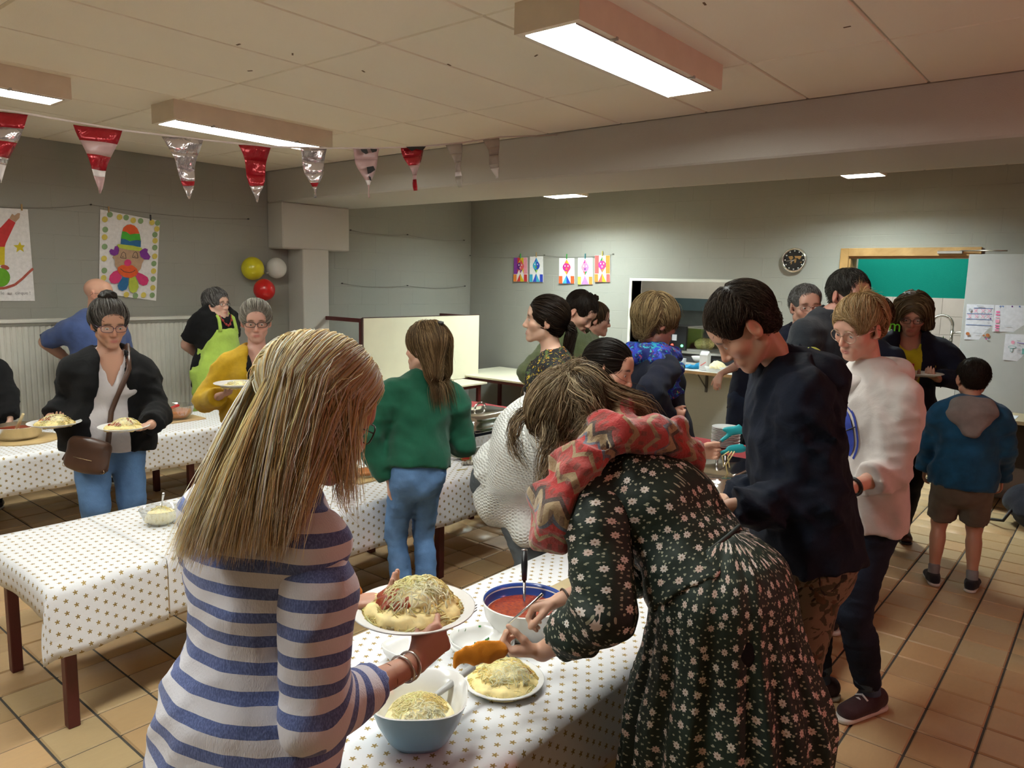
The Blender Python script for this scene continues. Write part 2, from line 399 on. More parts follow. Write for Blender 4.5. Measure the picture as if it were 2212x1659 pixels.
# ------------------------------------------------------------------ kitchen behind the back wall
KX = 9.35
m = MB(); m.box((KX, -.2, 0), (KX+.1, 6, ZC)); struct('wall_kitchen', m, m_teal)
m = MB(); m.box((XW+TH, -.3, 0), (KX, -.2, ZC)); m.box((XW+TH, 5.9, 0), (KX, 6, ZC)); struct('wall_kitchen_side', m, m_wall)
m = MB(); m.box((XW+TH, -.3, ZC), (KX+.1, 6, ZC+.1)); struct('ceiling_kitchen', m, m_ceil)
zt = atx(2000, 643, KX)[2]
m = MB(); m.box((KX-.012, -.2, 0), (KX-.001, 6, zt)); tw = struct('trim_3', m, plain('tile_joint', (.6, .58, .55), .8), label='white tiled splashback')
for i in range(12):
    for j in range(4):
        y0 = .6+i*.25; z1 = zt-j*.2
        mm = _bm.setdefault('kt', None)
        if mm is None:
            q = MB(); q.box((-.008, 0, 0), (0, .247, .197), ch=.002); mm = q.build('tile_proto', m_wtile); mm = mm.data; bpy.data.objects.remove(bpy.data.objects['tile_proto']); _bm['kt'] = mm
        share('tile', mm, (KX-.012, y0, z1-.198), tw)
ld = bpy.data.lights.new('kitchen_tube', 'AREA'); ld.energy = KITW; ld.color = (1, .95, .85); ld.shape = 'RECTANGLE'; ld.size = 1.2; ld.size_y = .3
o = empty('ceiling_light', (8.5, 2.0, ZC), 'fluorescent box on the kitchen ceiling behind the doorway', 'ceiling light')
MB().box((8.35, 1.4, ZC-.1), (8.65, 2.6, ZC)).build('housing', m_house, o)
lo = bpy.data.objects.new('kitchen_tube', ld); COL.objects.link(lo); lo.parent = o; lo.location = (0, 0, -.11); lo.rotation_euler = (0, 0, math.pi/2)
o = empty('ceiling_light', (8.1, 3.9, ZC), 'added fill light box on the kitchen ceiling above the hatch counter', 'ceiling light')
MB().box((7.95, 3.3, ZC-.1), (8.25, 4.5, ZC)).build('housing', m_house, o)
l2 = bpy.data.lights.new('hatch_fill', 'AREA'); l2.energy = KITW*.9; l2.color = (1, .97, .88); l2.shape = 'RECTANGLE'; l2.size = 1.2; l2.size_y = .3  # added lamp that lifts the dark kitchen seen through the hatch
lo = bpy.data.objects.new('hatch_fill', l2); COL.objects.link(lo); lo.parent = o; lo.location = (0, 0, -.11); lo.rotation_euler = (0, 0, math.pi/2)
# oak door frame
m = MB(); jx0, jx1 = XW-.03, XW+TH
m.box((jx0, DO[1]-.02, 0), (XW+.002, DO[1]+.055, DO[3]+.055), ch=.004); m.box((jx0, 1.02, DO[3]-.02), (XW+.002, DO[1]-.02, DO[3]+.055), ch=.004); m.box((jx0, 1.02, 0), (XW+.002, 1.095, DO[3]-.02), ch=.004)
m.box((XW+.002, DO[1]-.035, 0), (jx1, DO[1], DO[3])); m.box((XW+.002, DO[0], DO[3]-.035), (jx1, DO[1]-.035, DO[3])); m.box((XW+.002, DO[0], 0), (jx1, DO[0]+.02, DO[3]-.035))
df = struct('door_1', m, m_wood, label='oak door frame of the kitchen doorway')
m = MB(); a, b = atx(2025, 548, XW-.05), atx(2080, 545, XW-.05); m.box((XW-.07, b[1], b[2]-.012), (XW-.03, a[1], b[2]+.012), ch=.003)
m.tube([(XW-.05, b[1]+.02, b[2]+.012), (XW-.09, .95, b[2]+.012), (XW-.1, .83, b[2]+.008)], .006); m.build('door_closer', metal('brushed_steel', (.55, .53, .5), .3), df)
# pale door leaf standing open in front of the wall
m = MB(); m.box((7.27, -.05, .01), (7.31, 1.086, 2.018), ch=.002); d2 = struct('door_2', m, plain('leaf_laminate', (.40, .405, .39), .5, .03), label='pale grey door leaf standing open')
# serving hatch lining and shelf
m = MB(); y0, y1, z0, z1 = HA; r = .03
for q in (((XW-.012, y0-r, z0-r), (XW+TH+.01, y0, z1+r)), ((XW-.012, y1, z0-r), (XW+TH+.01, y1+r, z1+r)), ((XW-.012, y0, z1), (XW+TH+.01, y1, z1+r))): m.box(*q)
struct('window_1', m, plain('hatch_lining', (.60, .59, .53), .5, .03), label='serving hatch opening in the back wall')
o = empty('hatch_shelf', (7.25, 3.7, .81), 'white serving shelf with brown edge under the kitchen hatch', 'shelf')
m = MB(); m.box((7.06, 2.98, .812), (7.66, 4.40, .838)); m.build('board', plain('white_laminate', (.72, .71, .67), .35, .03), o)
m = MB(); m.box((7.05, 2.98, .81), (7.06, 4.40, .84)); m.build('edge_strip', plain('brown_edge', (.30, .17, .07), .5), o)
for y in (3.42, 4.15):
    m = MB(); m.box((7.43, y-.012, .58), (7.446, y+.012, .812)); m.box((7.12, y-.012, .80), (7.446, y+.012, .812)); m.tube([(7.44, y, .62), (7.2, y, .802)], .009, 4); m.build('bracket', plain('dark_iron', (.05, .045, .04), .5), o)
# kitchen counter behind the hatch, stainless hood, warming cabinet
m_ss = metal('stainless', (.62, .62, .6), .28); m_sshood = plain('enamel_hood', (.42, .40, .35), .4, .05)
o = empty('kitchen_counter', (8.2, 3.8, 0), 'dark kitchen counter with steel ledge behind the serving hatch', 'counter')
MB().box((7.95, 2.4, 0), (8.7, 5.0, .93)).build('cabinet', plain('dark_cabinet', (.06, .06, .065), .4), o)
MB().box((7.92, 2.4, .93), (8.72, 5.0, .955)).build('worktop', m_ss, o)
o = empty('range_hood', (8.6, 3.7, 1.4), 'stainless hood with a dark slot above the kitchen counter', 'hood')
m = MB(); m.box((8.65, 2.4, 1.42), (8.95, 5.0, 2.2)); m.build('canopy', m_sshood, o)
m = MB(); m.box((8.63, 2.5, 1.40), (8.66, 4.6, 1.55)); m.build('slot', plain('hood_slot', (.05, .085, .095), .4), o)
m = MB(); m.box((8.80, 2.4, .96), (8.83, 5.0, 1.40)); m.build('back_panel', plain('back_steel', (.20, .235, .235), .3, .1), o)
o = empty('warming_cabinet', (8.2, 3.5, .955), 'black glass-fronted warmer with red and green lamps behind the hatch', 'appliance')
c = atx(1478, 735, 8.0)
yl, yr = atx(1430, 735, 8.0)[1], atx(1530, 735, 8.0)[1]; zt2 = atx(1478, 705, 8.0)[2]; ym = atx(1482, 735, 8.0)[1]
m = MB(); m.box((8.0, ym, .956), (8.4, yl, zt2), ch=.004); m.build('control_box', plain('black_enamel', (.015, .015, .017), .3), o)
m = MB(); m.box((8.02, yr, .956), (8.4, ym-.004, .975)); m.box((8.02, yr, zt2-.02), (8.4, ym-.004, zt2)); m.box((8.38, yr, .976), (8.4, ym-.004, zt2-.02)); m.build('glass_case_frame', metal('case_steel', (.5, .5, .48), .35), o)
MB().box((8.02, yr, .976), (8.026, ym-.004, zt2-.02)).build('pane', glass('warmer_glass'), o)
q = MB(); q.ball((8.2, (yr+ym)/2, 1.03), .1, 14, sq=(1.2, 1.2, .75)); q.build('popcorn_heap', plain('straw_heap', (.42, .36, .14), .9, .4, 60, .8, 120), o)
for u, v, col, nm in ((1452, 745, (1, .05, .03), 'red_lamp'), (1473, 747, (.1, .9, .2), 'green_lamp')):
    c = atx(u, v, 7.998); MB().lathe(c, [(0, -.012), (.014, -.01), (.016, 0)], 12, axis=(1, 0, 0)).build(nm, emit(nm, col, 2.0), o)
c = atx(1457, 729, 7.998); MB().box((7.994, c[1]-.03, c[2]-.035), (7.999, c[1]+.03, c[2]+.035)).build('sticker', plain('grey_sticker', (.6, .6, .62), .5), o)
# sink unit with spring tap seen through the doorway
o = empty('sink_unit', (8.95, 1.3, 0), 'white sink cabinet under the tiled wall in the kitchen doorway', 'sink cabinet')
zs = atx(2060, 765, 8.95)[2]
MB().box((8.72, .5, 0), (KX-.02, 1.75, zs-.05), ch=.003).build('cabinet', plain('white_cabinet', (.72, .71, .69), .35, .02), o)
MB().box((8.69, .48, zs-.048), (KX-.015, 1.77, zs), ch=.004).build('worktop', plain('white_top', (.75, .74, .72), .25, .02), o)
for y in (.85, 1.3):
    MB().box((8.715, y, .1), (8.72, y+.005, zs-.08)).build('door_gap', plain('gap_dark', (.1, .1, .1), .8), o)
t0 = atx(2052, 760, 8.98); zt3 = atx(2040, 680, 8.98)[2]; y0 = t0[1]
o = empty('spring_tap', (8.98, y0, zs), 'tall chrome spring tap on the kitchen sink', 'tap')
mc = metal('chrome', (.75, .75, .74), .12)
m = MB(); m.tube([(8.98, y0, zs), (8.98, y0, zs+.25)], .016); m.tube([(8.98, y0-.02, zs+.05), (8.98, y0-.12, zs+.055)], .011); m.tube([(8.98, y0, zs+.22), (8.98, y0-.11, zs+.23), (8.98, y0-.14, zs+.16)], .011); m.build('column', mc, o)
L = [(8.98, y0+.10-.10*math.cos(a), zt3-.11+.10*math.sin(a)) for a in np.linspace(0, math.pi*.93, 14)]; L = [(8.98, y0, zs+.25)]+L+[(8.98, y0+.205, zt3-.2)]
m = MB(); m.tube(L, .012)
for i in range(60):
    s = i/59*(len(L)-1); k = min(int(s), len(L)-2); a = np.array(L[k])+(np.array(L[k+1])-np.array(L[k]))*(s-k); d = unit(np.array(L[k+1])-np.array(L[k])); m.lathe(a, [(.012, -.004), (.019, 0), (.012, .004)], 8, axis=d)
m.build('spring_hose', mc, o)
MB().tube([(8.98, y0+.205, zt3-.2), (8.98, y0+.215, zt3-.3)], [.017, .02]).build('spray_head', MATS['black_metal'], o)
c = atx(2037, 755, 9.05); o = empty('potted_plant', (9.05, c[1], zs), 'small green plant beside the chrome kitchen tap', 'plant')
MB().lathe((9.05, c[1], zs), [(0, .0), (.035, 0), (.045, .07), (.04, .07)], 16).build('pot', plain('white_pot', (.6, .6, .58), .5), o)
mg = plain('leaf_green', (.06, .17, .03), .5, .3, 30)
for i in range(26):
    a = random.random()*6.28; l = .06+.07*random.random(); el = .3+random.random()*1.1; d = V3(math.cos(a)*math.cos(el), math.sin(a)*math.cos(el), math.sin(el)); s = unit(np.cross(d, (0, 0, 1)))*.012
    b = V3(9.05, c[1], zs+.07)
    m = MB(); m.add([b, b+d*l*.5+s+(0, 0, .003), b+d*l, b+d*l*.5-s+(0, 0, .003)], [(0, 1, 2, 3)]); m.build('leaf', mg, o)
# radiator
o = empty('radiator', (2.3, 6.8, .33), 'long white ribbed panel radiator under the drawings', 'radiator')
m_rad = plain('radiator_enamel', (.66, .65, .58), .4, .03)
x0, x1, z0, z1, yf = .9, 3.80, .34, 1.317, 6.76
V = []; F = []; xs = []; n = int((x1-x0)/.042)
for i in range(n):
    b = x0+.02+i*.042
    xs += [(b, 0), (b+.008, -.011), (b+.030, -.011), (b+.038, 0)]
for x, y in xs: V += [(x, yf+y, z0+.03), (x, yf+y, z1-.055)]
F = [(2*i, 2*i+2, 2*i+3, 2*i+1) for i in range(len(xs)-1)]
MB().add(V, F).box((x0, yf-.002+.002, z0), (x1, yf+.03, z0+.03)).box((x0, yf, z1-.055), (x1, yf+.03, z1-.03)).build('front_panel', m_rad, o)
m = MB(); m.box((x0-.01, yf-.014, z1-.03), (x1+.01, yf+.1, z1), ch=.004); m.build('top_cover', m_rad, o)
m = MB()
for i in range(90): m.box((x0+.02+i*.032, yf-.0155, z1-.05), (x0+.034+i*.032, yf-.013, z1-.043))
m.box((x0, yf-.0135, z1-.055), (x1, yf, z1-.035)); m.build('vent_strip', [plain('vent_dark', (.25, .24, .2), .7)], o)
for x in (x0-.012, x1): MB().box((x, yf-.012, z0), (x+.012, yf+.1, z1-.03)).build('side_cover', m_rad, o)
for x in (1.3, 3.4): MB().box((x, yf+.031, .5), (x+.05, YW-.006, .6)).build('bracket', m_rad, o)
# ------------------------------------------------------------------ tables and cloths
TZ = .58
m_maroon = plain('maroon_steel', (.085, .012, .012), .42, .15, 10); m_board = plain('cream_laminate', (.70, .66, .50), .35, .03, 5)
def star_cloth(name):
    t = NT(name, .55, .35); g = t.attr('gc'); s = t.sep(g); ax, ay, R = .066, .044, .0095
    def star(ou, ov):
        fx = t.math('MULTIPLY', t.math('SUBTRACT', t.math('FRACT', t.math('ADD', t.math('DIVIDE', s[0], ax), ou)), .5), ax)
        fy = t.math('MULTIPLY', t.math('SUBTRACT', t.math('FRACT', t.math('ADD', t.math('DIVIDE', s[1], ay), ov)), .5), ay)
        r = t.math('SQRT', t.math('ADD', t.math('MULTIPLY', fx, fx), t.math('MULTIPLY', fy, fy)))
        c5 = t.math('COSINE', t.math('MULTIPLY', t.math('ARCTAN2', fx, fy), 5.0))
        return t.math('LESS_THAN', r, t.math('MULTIPLY_ADD', c5, R*.27, R*.68))
    f = t.math('MAXIMUM', star(.0, .0), star(.5, .5))
    base = t.mix(t.math('MULTIPLY', t.noise(3, g, 3), .2), (.76, .76, .78), (.70, .70, .72))
    t.col(t.mix(f, base, (.36, .25, .085))); t.p(Metallic=t.math('MULTIPLY', f, .4))
    t.bump(t.math('ADD', t.noise(7, g, 4, .6, .8), t.math('MULTIPLY', t.noise(35, g, 3), .3)), .35, .012); return t.mat
m_star = star_cloth('star_paper')
m_red = fabric('red_cloth', (.40, .022, .030), .8, .1)
def table(x0, x1, y0, y1, z, label, grp=None, inset=.05, legs=((0, 0), (1, 0), (0, 1), (1, 1))):
    o = empty('folding_table', ((x0+x1)/2, (y0+y1)/2, 0), label, 'table', grp); w = .042
    MB().box((x0, y0, z-.022), (x1, y1, z), ch=.003).build('tabletop', m_board, o)
    a, b, c, d = x0+inset, x1-inset, y0+inset, y1-inset
    m = MB(); m.box((a, c, z-.062), (b, c+.02, z-.0225)); m.box((a, d-.02, z-.062), (b, d, z-.0225)); m.box((a, c+.02, z-.062), (a+.02, d-.02, z-.0225)); m.box((b-.02, c+.02, z-.062), (b, d-.02, z-.0225)); m.build('frame', m_maroon, o)
    for i, j in legs:
        xx = a if i == 0 else b-w; yy = c if j == 0 else d-w
        MB().box((xx, yy, 0), (xx+w, yy+w, z-.0625), ch=.003).build('leg', m_maroon, o)
    return o
def cloth(name, x0, x1, y0, y1, z, dx0, dx1, dy0, dy1, mat, label, step=.035, wav=.012, seed=0, grp=None, cat='tablecloth'):
    """sheet over a table top: the overhangs dx0.. drop down the sides with soft folds"""
    rs = np.random.default_rng(seed)
    def axis(a0, a1, d0, d1):
        n = max(2, int((a1-a0)/step)); k0 = max(1, int(d0/.03)); k1 = max(1, int(d1/.03))
        return np.concatenate([a0-np.linspace(d0, d0/k0, k0), np.linspace(a0, a1, n), a1+np.linspace(d1/k1, d1, k1)])
    A, B = axis(x0, x1, dx0, dx1), axis(y0, y1, dy0, dy1); G, Hh = np.meshgrid(A, B, indexing='ij')
    ex = np.maximum(x0-G, 0)+np.maximum(G-x1, 0); ey = np.maximum(y0-Hh, 0)+np.maximum(Hh-y1, 0)
    sx = np.where(G < x0, -1, np.where(G > x1, 1, 0)); sy = np.where(Hh < y0, -1, np.where(Hh > y1, 1, 0))
    X, Y = np.clip(G, x0, x1), np.clip(Hh, y0, y1); Z = np.full(G.shape, z); dr = np.maximum(ex, ey); mn = np.minimum(ex, ey)
    ph = rs.random(6)*6.28
    wx = np.sin(Hh*17+ph[0])*.5+np.sin(Hh*31+ph[1]+Z)*.35+np.sin(Hh*7+ph[2])*.6; wy = np.sin(G*15+ph[3])*.5+np.sin(G*33+ph[4])*.3+np.sin(G*6+ph[5])*.7
    Z = Z-dr+.006*np.minimum(dr/.01, 1)*0
    X = X+sx*(np.minimum(ex, .012)*.7+mn*.25+ex/.25*wav*(wx+.9)); Y = Y+sy*(np.minimum(ey, .012)*.7+mn*.25+ey/.25*wav*(wy+.9))
    Z = Z+.0015*(np.sin(G*9+ph[1])*np.sin(Hh*11+ph[4])+1)*(dr == 0)
    n1, n2 = G.shape; Vv = np.stack([X, Y, Z], -1).reshape(-1, 3)
    idx = np.arange(n1*n2).reshape(n1, n2); F = np.stack([idx[:-1, :-1], idx[1:, :-1], idx[1:, 1:], idx[:-1, 1:]], -1).reshape(-1, 4)
    gc = np.stack([G, Hh, np.zeros_like(G)], -1).reshape(-1, 3)
    o = mesh_obj(name, Vv, F, mat, None, ((x0+x1)/2, (y0+y1)/2, z), True, attrs={'gc': gc})
    md = o.modifiers.new('thickness', 'SOLIDIFY'); md.thickness = .0016; md.offset = 1
    return tag(o, label, cat, grp)
CZ = TZ+.0015
AX0, AX1, AY0, AY1 = .98, 3.62, 1.025, 1.775
# table row A (serving line in front), B (middle), C (by the radiator)
table(AX0+.01, 2.45, AY0+.005, AY1-.005, TZ, 'low table under the star paper where the plates are served', 'tables of the serving rows')
table(2.46, AX1-.01, AY0+.005, AY1-.005, TZ, 'low table continuing the front serving row towards the red table', 'tables of the serving rows')
cloth('tablecloth', AX0, AX1, AY0, AY1, CZ, .2, .2, .225, .22, m_star, 'white gold-starred paper on the front serving table with the blue bowl', seed=3)
BX0, BX1, BY0, BY1 = .905, 3.93, 2.845, 3.60
table(BX0+.01, 2.27, BY0+.005, BY1-.005, TZ, 'low maroon-legged table at the left under the starred paper', 'tables of the serving rows')
table(2.86, BX1-.01, BY0+.005, BY1-.005, TZ, 'low maroon-legged table behind the girl in the green sweater', 'tables of the serving rows')
cloth('tablecloth', 1.33, BX1, BY0, BY1, CZ, .001, .2, .235, .2, m_star, 'white gold-starred paper on the middle table row behind the green sweater', seed=5)
cloth('tablecloth', BX0, 1.325, BY0, BY1, CZ, .10, .001, .25, .2, m_star, 'starred paper sheet folded over the near left table corner', seed=8, wav=.016)
CX0, CX1, CY0, CY1 = .6, 4.43, 5.16, 5.86
table(CX0+.01, 2.72, CY0+.005, CY1-.005, TZ, 'low table by the radiator with the sauce pan on it', 'tables of the serving rows')
table(2.86, CX1-.01, CY0+.005, CY1-.005, TZ, 'low table end near the pillar, in front of the stacked cream tables', 'tables of the serving rows')
cloth('tablecloth', CX0, CX1, CY0, CY1, CZ, .2, .17, .24, .2, m_star, 'white starred paper on the far table row along the radiator', seed=11, wav=.02)
# red-clothed tables by the hatch wall
table(4.42, 5.10, 1.75, 2.66, TZ, 'low table under the red cloth with the stack of plates', 'red tables')
cloth('tablecloth', 4.41, 5.11, 1.74, 2.67, CZ, .18, .18, .2, .2, m_red, 'plain red cloth under the stack of white plates', seed=13)
table(4.42, 5.10, 3.5, 4.7, TZ, 'low table under the red cloth behind the steel warming dish', 'red tables')
cloth('tablecloth', 4.41, 5.11, 3.49, 4.71, CZ, .18, .18, .2, .2, m_red, 'plain red cloth hanging behind the left steel warming dish', seed=14)
# cream tables in the far corner, one stood on its side on top of another
table(4.72, 6.39, 5.62, 6.35, .555, 'cream table carrying an upturned table in the far corner', 'bare cream tables')
table(6.42, 7.40, 4.35, 6.30, .60, 'cream table along the hatch wall in the far corner', 'bare cream tables')
o = empty('folding_table', (5.77, 6.02, .556), 'cream table stood on its long edge on top of another table', 'table', 'bare cream tables')
m = MB(); m.box((4.90, 6.0, .559), (6.655, 6.022, 1.30), ch=.003); m.build('tabletop', m_board, o)
m = MB(); m.box((4.885, 6.0, .559), (4.899, 6.024, 1.302)); m.box((4.899, 6.0, 1.301), (6.66, 6.024, 1.308)); m.build('edge_band', plain('dark_edge', (.06, .025, .02), .5), o)
m = MB(); m.box((4.89, 6.0225, .6), (4.93, 6.062, 1.27)); m.box((6.6, 6.0225, .6), (6.64, 6.062, 1.27)); m.box((4.93, 6.0225, 1.22), (6.6, 6.05, 1.26)); m.build('frame', m_maroon, o)
for x in (4.89, 6.6):
    for z in (.62, 1.255): MB().box((x, 6.0625, z), (x+.04, 6.62, z+.04), ch=.003).build('leg', m_maroon, o)
# desk at the right edge
o = empty('desk', (7.05, .45, 0), 'wooden shelf desk against the pale door leaf at the right edge', 'desk')
zd = .74; a = atz(2122, 888, zd)
MB().box((6.78, -.6, zd-.03), (7.255, .985, zd), ch=.002).build('desktop', plain('beige_wood', (.40, .32, .19), .4, .1, 6), o)
for y in (-.55, .92): MB().box((6.83, y, 0), (7.24, y+.03, zd-.031)).build('side_panel', plain('dark_wood', (.05, .04, .03), .6), o)
MB().box((7.2, -.52, .3), (7.22, .92, zd-.031)).build('back_panel', MATS['dark_wood'], o)
# ------------------------------------------------------------------ implicit surfaces: smooth unions of tapered limbs, meshed by surface nets
class Field:
    def __init__(s): s.ops = []; s.wr = []
    def _add(s, fn, lo, hi, k, mode): s.ops.append((fn, np.asarray(lo, float), np.asarray(hi, float), k, mode)); return s
    def ecap(s, p0, p1, r0, r1, k=.02, side=None, q0=None, q1=None, mode='u'):
        """tapered capsule; with side: elliptical section r along side, q across"""
        p0, p1 = np.asarray(p0, float), np.asarray(p1, float); L = np.linalg.norm(p1-p0)+1e-9; w = (p1-p0)/L
        R = max(r0, r1, q0 or 0, q1 or 0)
        if side is None:
            def fn(X, Y, Z):
                x, y, z = X-p0[0], Y-p0[1], Z-p0[2]; t = np.clip((x*w[0]+y*w[1]+z*w[2])/L, 0, 1); tl = t*L
                return np.sqrt((x-w[0]*tl)**2+(y-w[1]*tl)**2+(z-w[2]*tl)**2)-(r0+(r1-r0)*t)
        else:
            sd = np.asarray(side, float); sd = unit(sd-w*np.dot(sd, w)); n = np.cross(w, sd); q0 = q0 or r0; q1 = q1 or r1
            def fn(X, Y, Z):
                x, y, z = X-p0[0], Y-p0[1], Z-p0[2]; h = x*w[0]+y*w[1]+z*w[2]; t = np.clip(h/L, 0, 1)
                a = r0+(r1-r0)*t; b = q0+(q1-q0)*t; m = np.minimum(a, b); e = (h-t*L)/m
                u = (x*sd[0]+y*sd[1]+z*sd[2])/a; v = (x*n[0]+y*n[1]+z*n[2])/b
                return (np.sqrt(u*u+v*v+e*e)-1)*m
        return s._add(fn, np.minimum(p0, p1)-R, np.maximum(p0, p1)+R, k, mode)
    def ell(s, c, ax, r, k=.02, mode='u'):
        """ellipsoid, ax = three unit rows"""
        c = np.asarray(c, float); ax = np.asarray(ax, float); R = max(r); m = min(r)
        def fn(X, Y, Z):
            x, y, z = X-c[0], Y-c[1], Z-c[2]
            u = (x*ax[0][0]+y*ax[0][1]+z*ax[0][2])/r[0]; v = (x*ax[1][0]+y*ax[1][1]+z*ax[1][2])/r[1]; w = (x*ax[2][0]+y*ax[2][1]+z*ax[2][2])/r[2]
            l = np.sqrt(u*u+v*v+w*w); g = np.sqrt((u/r[0])**2+(v/r[1])**2+(w/r[2])**2)+1e-9
            return l*(l-1)/g
        return s._add(fn, c-R, c+R, k, mode)
    def cut(s, pt, n, R=9.0):
        """remove the side that n points to, within R of pt"""
        pt = np.asarray(pt, float); n = unit(n)
        def fn(X, Y, Z):
            x, y, z = X-pt[0], Y-pt[1], Z-pt[2]; d = x*n[0]+y*n[1]+z*n[2]
            return np.where(x*x+y*y+z*z < R*R, d, -1.0)
        return s._add(fn, pt-R, pt+R, 0, 'i')
    def wrinkle(s, amp, freq, seed=0, dirn=None):
        r = np.random.default_rng(seed); ks = r.normal(size=(7, 3)); ks /= np.linalg.norm(ks, axis=1)[:, None]
        if dirn is not None: ks = ks*.35+np.asarray(dirn)[None]*np.sign(ks@np.asarray(dirn))[:, None]
        s.wr.append((amp, ks*freq*(1+.6*r.random((7, 1))), r.random(7)*6.28)); return s
    def _w(s, F, X, Y, Z):
        for amp, ks, ph in s.wr:
            a = 0; b = 0
            for i, (q, o) in enumerate(zip(ks, ph)):
                w = np.sin(q[0]*X+q[1]*Y+q[2]*Z+o)
                if i < 4: a = a+w
                else: b = b+w
            F = F+amp*np.minimum(a*.27+(np.abs(b)-1.3)*.8, .9)
        return F
    def sub(s, G, k=.03):
        lo, hi = G.bounds()
        return s._add(lambda X, Y, Z: G.ev(X, Y, Z), lo, hi, k, 'u')
    def ev(s, X, Y, Z):
        F = np.full(np.broadcast(X, Y, Z).shape, .6, np.float32)
        for fn, a, b, k, mode in s.ops: F = s._comb(F, fn(X, Y, Z), k, mode)
        return s._w(F, X, Y, Z) if s.wr else F
    def bounds(s):
        us = [o for o in s.ops if o[4] == 'u']
        return np.min([o[1] for o in us], 0), np.max([o[2] for o in us], 0)
    def grid(s, lo, hi, h):
        n = np.ceil((hi-lo)/h).astype(int)+1; F = np.full(n, .2, np.float32)
        ax = [(lo[i]+np.arange(n[i])*h).astype(np.float32) for i in range(3)]
        for fn, a, b, k, mode in s.ops:
            mg = (k*1.2+3*h) if mode != 'i' else 0
            i0 = np.clip(np.floor((a-mg-lo)/h).astype(int), 0, n); i1 = np.clip(np.ceil((b+mg-lo)/h).astype(int)+1, 0, n)
            if np.any(i1 <= i0): continue
            sl = tuple(slice(i0[i], i1[i]) for i in range(3))
            d = fn(ax[0][sl[0]][:, None, None], ax[1][sl[1]][None, :, None], ax[2][sl[2]][None, None, :])
            F[sl] = s._comb(F[sl], d, k, mode)
        if s.wr: F = s._w(F, ax[0][:, None, None], ax[1][None, :, None], ax[2][None, None, :])
        return F
    @staticmethod
    def _comb(f, d, k, mode):
        if mode == 'i': return np.maximum(f, d)
        if mode == 'u':
            if k <= 0: return np.minimum(f, d)
            q = np.maximum(k-np.abs(f-d), 0)/k; return np.minimum(f, d)-q*q*k*.25
        d = -d
        if k <= 0: return np.maximum(f, d)
        q = np.maximum(k-np.abs(f-d), 0)/k; return np.maximum(f, d)+q*q*k*.25
    def at(s, p):
        X, Y, Z = p[..., 0], p[..., 1], p[..., 2]; F = np.full(X.shape, .6)
        for fn, a, b, k, mode in s.ops: F = s._comb(F, fn(X, Y, Z), k, mode)
        return F
    def grad(s, p, e=.004):
        f = s.at(p); g = np.stack([s.at(p+np.eye(3)[i]*e)-f for i in range(3)], -1)/e
        return f, g/(np.linalg.norm(g, axis=-1, keepdims=True)+1e-9)
    def mesh(s, h, lo=None, hi=None, skip=()):
        if lo is None:
            lo, hi = s.bounds(); lo, hi = lo-3*h, hi+3*h
        F = s.grid(np.asarray(lo, float), np.asarray(hi, float), h)
        v, q = surface_nets(F); v = v*h+np.asarray(lo)
        if len(skip) and len(q):
            c = v[q].mean(1); keep = np.ones(len(q), bool)
            for a, b in skip: keep &= ~np.all((c > a+h*.6) & (c < b-h*.6), axis=1)
            q = q[keep]; used = np.unique(q); mp = np.zeros(len(v), int); mp[used] = np.arange(len(used)); v = v[used]; q = mp[q]
        return v, q
def surface_nets(F):
    I = F < 0; n = F.shape
    cnt = np.zeros([k-1 for k in n], np.uint8); C = [(i, j, k) for i in (0, 1) for j in (0, 1) for k in (0, 1)]
    for i, j, k in C: cnt += I[i:n[0]-1+i, j:n[1]-1+j, k:n[2]-1+k]
    act = (cnt > 0) & (cnt < 8); idx = np.argwhere(act)
    if len(idx) == 0: return np.zeros((0, 3)), np.zeros((0, 4), int)
    vals = np.stack([F[idx[:, 0]+i, idx[:, 1]+j, idx[:, 2]+k] for i, j, k in C], 1)
    acc = np.zeros((len(idx), 3)); num = np.zeros(len(idx))
    for a in range(8):
        for b in range(a+1, 8):
            ca, cb = np.array(C[a]), np.array(C[b])
            if np.abs(ca-cb).sum() != 1: continue
            fa, fb = vals[:, a], vals[:, b]; x = (fa < 0) != (fb < 0)
            t = np.where(x, fa/np.where(x, fa-fb, 1), 0)
            acc += np.where(x[:, None], ca+(cb-ca)*t[:, None], 0); num += x
    v = idx+acc/num[:, None]
    vid = np.full(act.shape, -1, np.int64); vid[act] = np.arange(len(idx)); Q = []
    for ax in range(3):
        o = [0, 1, 2]; o.remove(ax); u, w = o
        sl0 = [slice(None)]*3; sl1 = [slice(None)]*3; sl0[ax] = slice(0, -1); sl1[ax] = slice(1, None)
        A, B = I[tuple(sl0)], I[tuple(sl1)]; e = np.argwhere(A != B)
        e = e[(e[:, u] > 0) & (e[:, w] > 0) & (e[:, u] < n[u]-1) & (e[:, w] < n[w]-1)]
        if len(e) == 0: continue
        def cell(du, dw): c = e.copy(); c[:, u] -= du; c[:, w] -= dw; return vid[c[:, 0], c[:, 1], c[:, 2]]
        q = np.stack([cell(1, 1), cell(0, 1), cell(0, 0), cell(1, 0)], 1)
        fl = A[e[:, 0], e[:, 1], e[:, 2]]
        if ax == 1: fl = ~fl
        q = np.where(fl[:, None], q, q[:, ::-1]); Q.append(q)
    return v, np.concatenate(Q)
def ik(a, c, l1, l2, hint):
    """middle joint of a two-bone chain"""
    a, c = np.asarray(a, float), np.asarray(c, float); d = c-a; L = np.linalg.norm(d); u = d/(L+1e-9)
    if L > (l1+l2)*.998: c = a+u*(l1+l2)*.998; L = (l1+l2)*.998
    x = (l1*l1-l2*l2+L*L)/(2*L); h = math.sqrt(max(l1*l1-x*x, 0)); p = np.asarray(hint, float); p = unit(p-u*np.dot(p, u))
    return a+u*x+p*h, c
